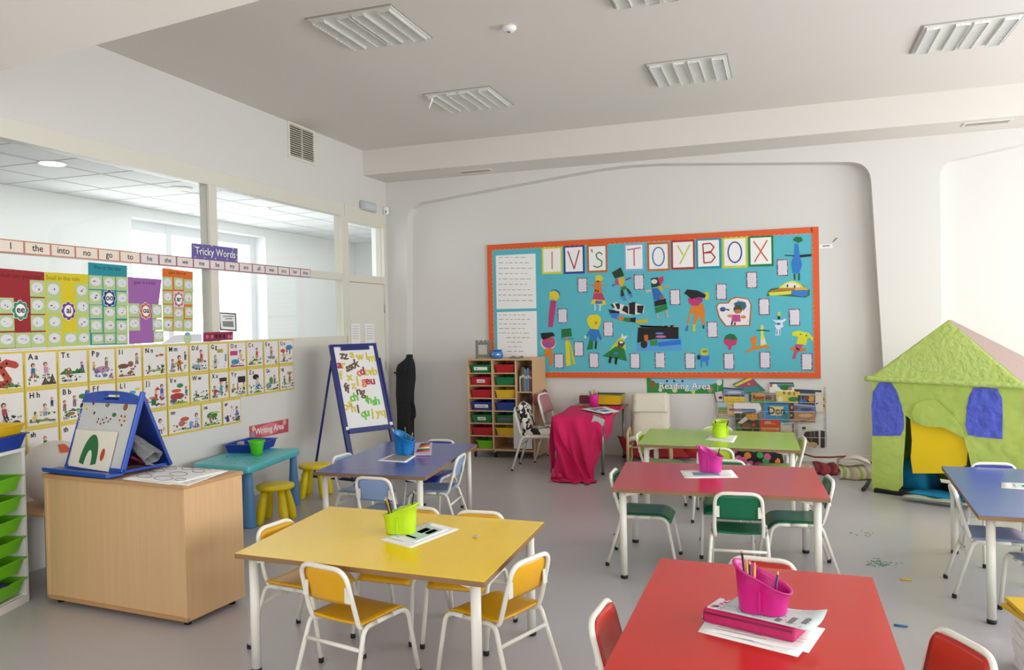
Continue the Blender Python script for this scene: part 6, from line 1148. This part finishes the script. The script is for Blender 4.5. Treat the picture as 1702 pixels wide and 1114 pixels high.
sp = nt.nodes.new('ShaderNodeSeparateColor'); nt.links.new(tc.outputs['Object'], vo.inputs[0]); nt.links.new(vo.outputs['Color'], sp.inputs[0]); nt.links.new(sp.outputs[0], rp.inputs[0])
lt = nt.nodes.new('ShaderNodeMath'); lt.operation = 'LESS_THAN'; lt.inputs[1].default_value = .62; nt.links.new(vo.outputs['Distance'], lt.inputs[0]); mx = nt.nodes.new('ShaderNodeMixRGB'); mx.inputs[1].default_value = (.015, .012, .015, 1); nt.links.new(lt.outputs[0], mx.inputs[0]); nt.links.new(rp.outputs[0], mx.inputs[2]); nt.links.new(mx.outputs[0], nt.nodes['Principled BSDF'].inputs['Base Color']); nt.nodes['Principled BSDF'].inputs['Roughness'].default_value = .85
cushion((-.28, 8.66, .165), (math.radians(62), 0, math.radians(2)), (.28, .19, .08), FL, 'black cushion with a bright flower print under the book rack')
# folded rugs
def rug(x0, x1, y0, y1, cols, label, wav, seed, z=.0):
    c0_ = Vector(((x0+x1)/2, (y0+y1)/2, 0)); ms = [col(c, .9) for c in cols]; g = G(); n = len(cols)*2
    for k in range(n):
        a, b = k/n, (k+1)/n
        def f(u, v): U = a+(b-a)*u; return Vector((x0+(x1-x0)*U+.03*math.sin(3*v)-c0_.x, y0+(y1-y0)*v+.02*math.sin(9*U)-c0_.y, z+.014+wav*(abs(math.sin(3.2*U+seed)))*(.4+.6*v)))
        g.grid(f, 4, 8, k % len(ms), .012)
    o = g.build('rug', ms); o.location = c0_; return tag(o, label, 'rug')
rug(-.02, .26, 8.05, 8.72, ['CFC3A8', 'C8BCA0', 'D6CCB4'], 'cream end of a folded blanket on the floor under the book rack', .015, 0)
rug(.27, .48, 8.20, 8.78, ['9A1E26', '6E1A1E', 'A8303A'], 'dark red striped rug folded on the floor by the back wall', .018, 1)
rug(.49, .78, 8.02, 8.70, ['C9BF9A', '9DAA66', 'D2C6A6', 'A9A08C', 'C8B79A'], 'cream, green and grey striped rug on the floor left of the playhouse', .014, 2)
o = G().grid(lambda u, v: Vector((.3*(u-.5), .16*(v-.5), .02+.05*math.sin(PI*u)+.02*math.sin(7*v))), 10, 6, 0, .006).build('folded_cloth', col('D9C6C0')); o.location = (.66, 8.62, .045); tag(o, 'pale pink folded cloth on top of the striped rug', 'cloth')
o = G().tube([(.17, 8.80, .16), (.20, 8.74, .11), (.30, 8.70, .09), (.45, 8.66, .10), (.60, 8.70, .11), (.75, 8.72, .08), (.86, 8.66, .05)], .008, n=8).build('red_cord', col('7A2A26')); tag(o, 'dark red cord running over the rugs at the back wall', 'cord')
o = G().grid(lambda u, v: Vector(((u-.5)*.20, (v-.5)*.14, .07*(1-abs(2*u-1))+.006)), 8, 4, 0, .002).build('folded_paper', col('C8CCD2')); o.location = (-.34, 8.25, 0); tag(o, 'grey folded paper tent on the floor behind the lime table', 'paper')

# ------------------------------------------------------------------ wire book rack with picture books
def RK(px, py, y=8.86): q = at_y(px, py, y); return q
t = thing('book_rack', 'white wire book rack hung on the back wall beside the playhouse', 'rack', (-.15, YR, .45)); o0 = t.location; WR = mat('wire_white', 'C4C2BC', .35)
xl_, xr_ = RK(1192, 650).x, RK(1373, 650).x
def wires(zb, h, y0, nm):
    g = G()
    for z in (zb, zb+h): g.tube([Vector((xl_, YR-.01, z))-o0, Vector((xl_, y0, z))-o0, Vector((xr_, y0, z))-o0, Vector((xr_, YR-.01, z))-o0], .0022, n=6)
    n = 9
    for k in range(n+1): x = xl_+(xr_-xl_)*k/n; g.tube([Vector((x, YR-.012, zb))-o0, Vector((x, y0, zb))-o0, Vector((x, y0, zb+h))-o0], .0015, n=5)
    g.build(nm, WR, t)
tiers = [.635, .455, .275]
for z, y0 in zip(tiers, (8.87, 8.84, 8.81)): wires(z, .085, y0, 'wire_basket')
G().tube([Vector((xl_, YR-.008, .16))-o0, Vector((xl_, YR-.008, .80))-o0], .004, n=6).tube([Vector((xr_, YR-.008, .16))-o0, Vector((xr_, YR-.008, .80))-o0], .004, n=6).build('upright_wire', WR, t)
zr = lambda x, y: (1180+x/7.427, 610+y/7.427)
bk = 0
def rbook(quad, y, bg, label, extras=(), title=None, tcol=None, tsize=.05, thick=.012, tpos=None):
    global bk
    P = [RK(*zr(*p), y) for p in quad]; c = sum(P, Vector())/4; t = thing('picture_book', label, 'book', c, 0, 'picture books in the wire rack')
    pts = [p-c for p in P]
    g = G(); g.prism(pts, (0, .0012, 0), 0); g.prism([p*.985+Vector((0, .0012, 0)) for p in pts], (0, thick-.0024, 0), 1); g.prism([p+Vector((0, thick-.0012, 0)) for p in pts], (0, .0012, 0), 0); g.build('cover', [col(bg, .35), WHITE], t)
    if extras:
        g = G(); ms = []
        for i, (cc_, q) in enumerate(extras):
            m_ = col(cc_, .35)
            if m_ not in ms: ms.append(m_)
            g.prism([RK(*zr(*p), y)-c for p in q], (0, -.0004-.0002*i, 0), ms.index(m_))
        g.build('cover_picture', ms, t)
    if title:
        p = RK(*zr(*tpos), y); fr_ = Fr(Vector((p.x, y, p.z)), (1, 0, 0), (0, 0, 1)); x = text('title', title, fr_, 0, 0, 0, tsize, col(tcol), t, 'CENTER', .001, .0003); x.matrix_basis = Matrix.Translation(-t.location) @ fr_.mtx(0, 0, .003)
    return t
def el(cx, cy, rx, ry, n=12): return ell(cx, cy, rx, ry, n)
Y0 = [8.925, 8.905, 8.885]      # back row
rbook([(280, 215), (505, 120), (690, 300), (440, 330)], 8.935, '2A6E5E', 'tilted picture book with a yellow and magenta cover at the top of the rack', [('D8CE2E', [(300, 225), (505, 125), (525, 150), (330, 240)]), ('A82A58', [(330, 240), (525, 150), (590, 230), (400, 250)]), ('2A8088', [(420, 250), (560, 240), (640, 300), (430, 315)]), ('C8842A', el(480, 212, 20, 16))])
rbook([(735, 190), (1040, 190), (1045, 330), (735, 330)], 8.937, 'E8E6E2', 'picture book with a navy top edge and green hills at the top of the rack', [('1F2A4A', [(735, 190), (1030, 192), (1035, 212), (735, 212)]), ('2A7A88', [(760, 215), (1040, 215), (1040, 250), (800, 250)]), ('2A7A3A', el(930, 255, 70, 35)), ('E8E6E2', el(800, 250, 40, 40)), ('B85A4A', el(755, 230, 18, 20))])
rbook([(50, 320), (150, 300), (170, 430), (80, 440)], 8.935, 'D8C8C8', 'pale picture book with a black spine at the left end of the top row', [('1A1A1E', [(50, 320), (60, 318), (90, 440), (80, 440)]), ('3A2A2A', el(130, 380, 25, 18))])
rbook([(165, 255), (420, 270), (430, 370), (165, 365)], 8.928, '6F86A8', 'grey-blue picture book behind the yellow one at the top left of the rack', [('1E2436', [(168, 252), (420, 275), (420, 290), (168, 268)]), ('B0BAC8', el(300, 315, 90, 18)), ('3A3038', [(180, 345), (420, 345), (420, 365), (180, 365)])])
rbook([(170, 365), (425, 370), (430, 470), (175, 470)], 8.918, 'E0BE1E', 'plain yellow picture book at the top left of the rack', [('B8962A', [(190, 395), (400, 398), (400, 404), (190, 402)]), ('B8962A', [(190, 420), (400, 423), (400, 429), (190, 427)])])
rbook([(480, 320), (520, 320), (520, 460), (490, 460)], 8.925, '24325A', 'narrow navy book between the yellow and the orange-labelled books', ())
rbook([(505, 310), (800, 325), (800, 470), (505, 460)], 8.916, '5B8F3A', 'picture book titled Animals with an orange and brown cover', [('C8742A', [(525, 315), (790, 330), (790, 410), (525, 400)]), ('8A7A78', [(640, 320), (790, 335), (790, 400), (700, 400)]), ('E0903A', el(620, 350, 60, 25))], 'Animals', '6A1E12', .062, tpos=(640, 378))
rbook([(815, 300), (1110, 310), (1110, 450), (820, 440)], 8.920, 'E0C83A', 'yellow picture book with a green plant and red title marks', [('C03A24', el(915, 325, 14, 22)), ('3A8A3A', el(980, 330, 20, 20)), ('C03A24', el(1040, 335, 16, 20)), ('2A7A34', el(1030, 400, 70, 30)), ('C8824A', el(990, 270, 26, 20)), ('E8E0C8', el(870, 400, 30, 40))])
rbook([(1040, 275), (1380, 290), (1370, 330), (1060, 320)], 8.932, '1A2236', 'dark navy picture book at the top right of the rack', [('3A4A6A', [(1080, 295), (1340, 305), (1340, 312), (1080, 302)])])
rbook([(1085, 350), (1300, 365), (1300, 470), (1085, 460)], 8.914, '2A2A30', 'dark picture book with blue and orange shapes at the right of the top row', [('2A66B0', el(1150, 420, 50, 22)), ('D8922A', el(1250, 395, 38, 40)), ('8A4A2A', el(1190, 385, 40, 16))])
rbook([(1300, 310), (1410, 320), (1415, 560), (1300, 550)], 8.922, 'D6CCBC', 'tall cream picture book with a yellow spotted spine at the right end of the rack', [('D6B23A', [(1395, 318), (1412, 320), (1416, 560), (1400, 560)]), ('2A2A2A', el(1320, 450, 14, 12)), ('2A2A2A', el(1405, 400, 6, 20)), ('2A2A2A', el(1406, 480, 6, 20))])
rbook([(90, 440), (215, 440), (235, 600), (95, 600)], 8.905, 'A8B8A0', 'small pale landscape picture book at the left of the middle row', [('9AC0D8', el(150, 465, 55, 22)), ('6A8A4A', [(100, 500), (220, 500), (225, 560), (100, 560)]), ('C87A4A', [(100, 560), (225, 565), (225, 585), (100, 580)])])
rbook([(210, 475), (320, 480), (330, 600), (215, 600)], 8.898, 'C8B088', 'small cream and red picture book next to the landscape one', [('A84A3A', el(265, 530, 35, 18)), ('D0A83A', [(220, 580), (320, 580), (320, 598), (220, 598)])])
rbook([(290, 445), (610, 450), (640, 520), (580, 580), (300, 570)], 8.890, 'E2DEDA', 'white picture book with a blue band and a curled corner in the middle row', [('4A6A94', [(295, 515), (560, 520), (580, 560), (300, 550)]), ('A8708A', el(350, 535, 50, 16)), ('2A2A34', [(400, 560), (560, 555), (560, 568), (400, 572)])])
rbook([(665, 430), (970, 435), (975, 690), (670, 680)], 8.885, '2E86B8', 'blue picture book titled Den on a sandy panel in the middle of the rack', [('D8C48A', [(730, 485), (910, 490), (890, 600), (750, 600)]), ('1E5A6E', [(700, 445), (960, 450), (960, 470), (700, 462)]), ('2A7A80', [(880, 600), (970, 560), (970, 690), (900, 690)])], 'Den', '2A1A10', .105, tpos=(820, 545))
rbook([(975, 445), (1060, 450), (1065, 640), (985, 640)], 8.895, '3A2E2A', 'narrow dark flowered picture book right of the Den book', [('C87A5A', el(1010, 500, 16, 22)), ('4A7A3A', el(1040, 560, 14, 20)), ('C8A83A', el(1005, 600, 14, 14))])
rbook([(1030, 450), (1300, 480), (1310, 560), (1040, 550)], 8.892, '5A6A98', 'violet-blue picture book in the middle row at the right', [('A8B0C8', [(1040, 455), (1290, 482), (1290, 495), (1040, 470)]), ('8A3A4A', el(1065, 510, 22, 20)), ('2A3050', el(1190, 525, 80, 16))])
rbook([(1040, 550), (1310, 560), (1300, 690), (1035, 685)], 8.880, 'A0784E', 'brown picture book with a dark grin shape in the middle row at the right', [('2A1A12', [(1100, 650), (1160, 660), (1230, 645), (1225, 660), (1160, 672), (1110, 665)]), ('C8A070', el(1180, 600, 90, 22))])
rbook([(310, 575), (600, 575), (610, 800), (320, 790)], 8.862, '3E3A26', 'picture book with an orange fan shape and brown leaves in the lower row', [('D08A2A', [(440, 585), (590, 580), (590, 650), (530, 665), (460, 640)]), ('D8C8B8', [(330, 700), (440, 610), (470, 650), (400, 700)]), ('7A5A2A', el(450, 730, 60, 40)), ('4A7A34', el(350, 740, 30, 50)), ('B84A2A', el(540, 720, 26, 24))])
rbook([(622, 650), (860, 655), (860, 800), (625, 800)], 8.858, 'C8481E', 'orange-red picture book in the middle of the lower row', [('A8A0A0', el(715, 685, 45, 16)), ('D8822A', [(630, 745), (855, 750), (855, 790), (630, 790)]), ('E0B050', [(670, 700), (810, 702), (810, 708), (670, 706)])])
rbook([(1090, 700), (1420, 790), (1420, 1005), (1180, 1000), (1090, 860)], 8.850, 'C8C0B8', 'large grey picture book with a striped animal in the lowest row', [('3A2418', el(1160, 760, 26, 22)), ('241812', [(1180, 800), (1340, 790), (1345, 960), (1290, 1000), (1150, 850)]), ('5A4030', [(1230, 800), (1260, 798), (1265, 960), (1240, 960)]), ('B89A6A', el(1260, 960, 70, 32)), ('26221E', [(1365, 785), (1418, 792), (1418, 1000), (1365, 1000)])])
rbook([(870, 690), (1035, 690), (1035, 800), (875, 800)], 8.874, 'C8BCA8', 'pale faded picture book between the orange one and the striped animal', [('8AA0A0', el(950, 710, 60, 14)), ('7A5A4A', [(1010, 700), (1035, 700), (1035, 800), (1015, 800)])])

# ------------------------------------------------------------------ playhouse covered in paper
PGm = mat('green_paper', 'BDD468', .75, bump=.6, bdist=.05, bscale=6, noise=.05, nscale=5); PGl = mat('green_paper_roof', 'C4DA78', .75, bump=.6, bscale=22, bdist=.03); PBm = mat('blue_paper', '5968D6', .6, bump=.7, bscale=10, bdist=.06); PYm = mat('yellow_paper', 'FFDA10', .55, bump=.1, bscale=4)
hA = Vector((.735, 7.55, 0)); hB = Vector((1.69, 6.86, 0)); hr = (hB-hA).normalized(); HW = (hB-hA).length+.02; hn = Vector((-hr.y, hr.x, 0)); HF = Fr(hA, hr, (0, 0, 1))        # HF.n points to the camera
t = thing('playhouse', 'green paper-covered playhouse with blue windows and a yellow sheet in its doorway', 'playhouse', hA); o0 = hA
def HP(px, py, c=0): P = at_pl(px, py, HF.p(0, 0, c), HF.n); return HF.inv(P)
zt3 = .985
eL, eR = (-.02, zt3), (HW+.03, zt3)
door = [HP(1499.5, 783), HP(1504, 720), HP(1505, 690), HP(1519, 702), HP(1533, 708), HP(1565, 706), HP(1590, 716), HP(1602, 728), HP(1610, 755), HP(1614, 775), (HP(1618, 790)[0]+.015, .04)]
dl = HP(1499.5, 783)
outer = [(-.01, .0), (.19, .0), (dl[0], .09)] + door + [(HW-.01, .03), (HW, .03), (HW, zt3), (0, zt3)]
def sheet_poly(nm, pts, c0, th, m, parent, sub=True):
    g = G(); P = [HF.p(a, b, c0)-o0 for a, b in pts]; g.prism(P, HF.n*th); return g.build(nm, m, parent)
wall = sheet_poly('front_wall', outer, -.01, .012, PGm, t)
# crumpled window papers
def crumple(nm, pts, c0, m, amp=.006, seed=0):
    cx = sum(p[0] for p in pts)/len(pts); cz = sum(p[1] for p in pts)/len(pts); rr_ = random.Random(seed); n = len(pts)*3; out = []
    for i in range(len(pts)):
        a, b = pts[i], pts[(i+1) % len(pts)]
        for k in range(3): u = k/3; out.append((a[0]+(b[0]-a[0])*u+rr_.uniform(-1, 1)*.004, a[1]+(b[1]-a[1])*u+rr_.uniform(-1, 1)*.004))
    g = G(); R_ = []
    for f in (1, .97): R_.append([HF.p(cx+(p[0]-cx)*f, cz+(p[1]-cz)*f, c0+.005)-o0 for p in out])
    R_ = [[HF.p(p[0], p[1], c0)-o0 for p in out]]+R_
    g.rings(R_, 0, True, True, False); return g.build(nm, m, t)
zh = lambda x, y: (1380+x/3.376, 520+y/3.376)
w1 = [(235, 520), (240, 450), (270, 395), (300, 385), (350, 395), (380, 450), (400, 520), (415, 600), (410, 660), (395, 690), (240, 690)]
w2 = [(765, 560), (775, 480), (805, 420), (940, 425), (965, 480), (970, 560), (965, 710), (850, 700), (775, 685), (760, 630)]
crumple('window_paper', [HP(*zh(*p)) for p in w1], .003, PBm, .007, 1); crumple('window_paper', [HP(*zh(*p)) for p in w2], .003, PBm, .007, 2)
fl = [(480, 600), (465, 560), (480, 520), (530, 490), (600, 490), (680, 560), (740, 640), (760, 700), (700, 670), (640, 640), (530, 635)]
crumple('door_flap', [HP(*zh(*p)) for p in fl], .020, PGm, .012, 4)
# rolled edge at the eaves
G().rings([[HF.p(a, zt3+.002+.024*math.cos(2*PI*j/10), .012+.024*math.sin(2*PI*j/10))-o0 for j in range(10)] for a in (-.05, 0, .3, .6, .9, HW, HW+.035)]).build('eaves_roll', PGl, t)
HD = .80; ap = HF.inv(at_pl(1576, 532, HF.p(0, 0, -.10), HF.n)); apx, apz = ap[0], ap[1]
def roofp(u, v):     # front slope as a curved triangle
    a = -.03+(HW+.06)*u; top = Vector((apx, apz, -.10)); base = Vector((a, zt3, .012)); p = base+(top-base)*v; q = HF.p(p.x, p.y, p.z+.012*math.sin(PI*v)*math.sin(PI*u)); return q-o0
G().grid(roofp, 24, 16, 0, .006).build('front_roof', PGl, t)
rb_ = HF.p(apx, apz, -.15)-o0; cL, cR = HF.p(-.03, zt3, -HD)-o0, HF.p(HW+.03, zt3, -HD)-o0; fL, fR = HF.p(-.03, zt3, .0)-o0, HF.p(HW+.03, zt3, .0)-o0; apx3 = HF.p(apx, apz, -.105)-o0
OM = mat('orange_paper', 'C87838', .7, bump=.3, bscale=12); PM = mat('pinkish_roof_paper', 'A08A80', .8, noise=.12, nscale=25, stretch=(1, 1, 6))
def slab(nm, P, th, m): g = G(); g.prism(P, Vector((0, 0, -th))); g.build(nm, m, t)
slab('left_roof', [fL, apx3, rb_, cL], .006, OM); slab('right_roof', [fR, cR, rb_, apx3], .006, PM); slab('rear_roof', [cL, rb_, cR], .006, OM)
SP_ = mat('peach_paper', 'D8A488', .75, bump=.4, bscale=12); PKW = col('C05A6A')
sheet_poly('rear_wall', [(0, .03), (HW, .03), (HW, zt3), (0, zt3)], -HD-.008, .008, PGm, t)
g = G(); g.prism([HF.p(0, .03, 0)-o0, HF.p(0, .03, -HD)-o0, HF.p(0, zt3, -HD)-o0, HF.p(0, zt3, 0)-o0], hr*.008); g.build('left_wall', PGm, t)
g = G(); g.prism([HF.p(HW, .03, 0)-o0, HF.p(HW, .03, -HD)-o0, HF.p(HW, zt3, -HD)-o0, HF.p(HW, zt3, 0)-o0], hr*.008, 0)
g.prism([HF.p(HW+.008, .40, -.10)-o0, HF.p(HW+.008, .40, -.5)-o0, HF.p(HW+.008, .85, -.5)-o0, HF.p(HW+.008, .85, -.10)-o0], hr*.004, 1); g.build('right_wall', [SP_, PKW], t)
for a, c_ in ((.0, -.01), (HW-.02, -.01)): G().tube([HF.p(a+.01, .0, c_-.012)-o0, HF.p(a+.01, zt3, c_-.012)-o0], .012).build('corner_pole', col('C8B088'), t)
# yellow sheet in the doorway, dark floor mat and blue clutter inside
ys = [HP(*zh(*p), .0) for p in ((432, 555), (455, 560), (480, 620), (560, 635), (640, 640), (700, 680), (745, 715), (760, 760), (752, 860), (640, 905), (560, 905), (450, 905), (438, 820), (445, 720))]
P0s = [HF.p(a, b, -.04)-o0 for a, b in ys]; g = G(); g.prism(P0s, HF.n*.003); o = g.build('yellow_curtain', PYm); o.location = o0; tag(o, 'bright yellow paper sheet hanging in the playhouse doorway', 'paper sheet')
mq = [at_z(1452, 819, 0), at_z(1660, 848, 0)]; md = (mq[1]-mq[0]).normalized(); mn = Vector((-md.y, md.x, 0))
MT = mat('slate_mat', '3A4450', .7, noise=.25, nscale=9, bump=.4, bscale=9)
g = G().prism([mq[0]+mn*.03, mq[1]+mn*.03, mq[1]+mn*.62, mq[0]+mn*.62], (0, 0, .035), 0); g.box((0, 0, 0), (0.001, 0.001, .001), 0)
cM = (mq[0]+mq[1])/2; g.v = [tuple(Vector(v)-cM) for v in g.v[:8]]; g.f = g.f[:6]; g.m = g.m[:6]; g.sm = g.sm[:6]
o = g.build('play_mat', MT); o.location = cM+Vector((0, 0, .001)); tag(o, 'dark slate play mat under the playhouse doorway', 'mat')
o = G().tube([mq[0]+mn*.02+Vector((0, 0, .018)), mq[1]+mn*.02+Vector((0, 0, .018))], .018, n=8).build('mat_edge_roll', BLK); tag(o, 'black rolled edge in front of the slate play mat', 'mat edge')
BC = mat('bright_blue_cloth', '1590C0', .7, bump=.4, bscale=12)
for k, (a, b, z, sx, sy, sz, lb) in enumerate(((.22, -.30, .04, .16, .14, .30, 'bright blue cloth bundle inside the playhouse, left of the yellow sheet'), (.52, -.10, .04, .22, .10, .03, 'bright blue cloth lying on the mat below the yellow sheet'), (.86, -.18, .04, .16, .12, .30, 'teal-blue cloth bundle inside the playhouse, right of the yellow sheet'))):
    c = HF.p(a, z, b); o = G().grid(lambda u, v: Vector(((u-.5)*2*sx, (v-.5)*2*sy, sz*(math.sin(PI*u)*math.sin(PI*v))**.4*(1+.15*math.sin(9*u+5*v)))), 14, 12, 0, .01).build('blue_cloth', BC if k < 2 else mat('teal_cloth', '12707E', .7)); o.location = c; o.rotation_euler = (0, 0, math.atan2(hr.y, hr.x)); tag(o, lb, 'cloth')
o = G().grid(lambda u, v: Vector(((u-.5)*.5, (v-.5)*.10, .004+.02*math.sin(PI*v)*abs(math.sin(7*u)))), 16, 4, 0, .002).build('magazine', col('A8B4A0')); P = at_z(1545, 832, .04); o.location = P+Vector((.05, .02, .0)); o.rotation_euler = (0, 0, math.atan2(md.y, md.x)); tag(o, 'crumpled pale picture page at the front edge of the play mat', 'paper')
o = G().prism([(-.03, 0, 0), (.045, -.01, 0), (.0, .01, .035)], (0, .004, 0)).build('paper_scrap', WHITE); o.location = at_z(1524, 826, 0)+Vector((0, -.03, .001)); tag(o, 'small white paper scrap on the floor before the play mat', 'paper')
P = at_z(1436, 813, .02); o = G().tube([(-.01, -.03, 0), (.03, .10, .01), (.06, .22, .02)], .017, n=10).build('dark_tube', mat('dark_tube', '2E1E1A', .6)); o.location = P; tag(o, 'short dark tube on the floor at the left corner of the playhouse', 'tube')
# yellow and white stack at the right edge
P = at_z(1690, 1010, .30); t = thing('paper_stack', 'stack of white papers with yellow folders on top at the right edge', 'paper stack', (P.x+.125, P.y+.02, 0)); rr_ = random.Random(2)
for k in range(9): a = rr_.uniform(-.10, .10); m4 = R2(a); G().box((-.10+rr_.uniform(-.01, .01), -.14, k*.028), (.10, .14, k*.028+.026), mtx=m4).build('paper_block', WHITE, t)
for k in range(2): G().box((-.12, -.15, .253+k*.022), (.10, .15, .272+k*.022), bev=.003, mtx=R2(.25-.15*k)).build('yellow_folder', col('D8B02A'), t)

# ------------------------------------------------------------------ look-alikes: say which one of them each is, reading from the left
bpy.context.view_layer.update()
byl = {}
for o in list(C.objects):
    if o.parent is None and o.get('label'): byl.setdefault(o['label'], []).append(o)
def px_x(o):
    ms = [o]+list(o.children_recursive); P = [m.matrix_world @ Vector(c) for m in ms if m.type == 'MESH' for c in m.bound_box]
    c = sum(P, Vector())/len(P)-Vector((0, 0, HC)); return c.dot(RT)/c.dot(FW)
ORD = ['first', 'second', 'third', 'fourth', 'fifth', 'sixth', 'seventh', 'eighth']
for l, os_ in byl.items():
    if len(os_) < 2: continue
    os_.sort(key=px_x); n = len(os_)
    for i, o in enumerate(os_):
        w = ('left of the two' if i == 0 else 'right of the two') if n == 2 else (('leftmost', 'middle', 'rightmost')[i]+' of three') if n == 3 else ORD[i]+' from the left'
        o['label'] = l+', '+w
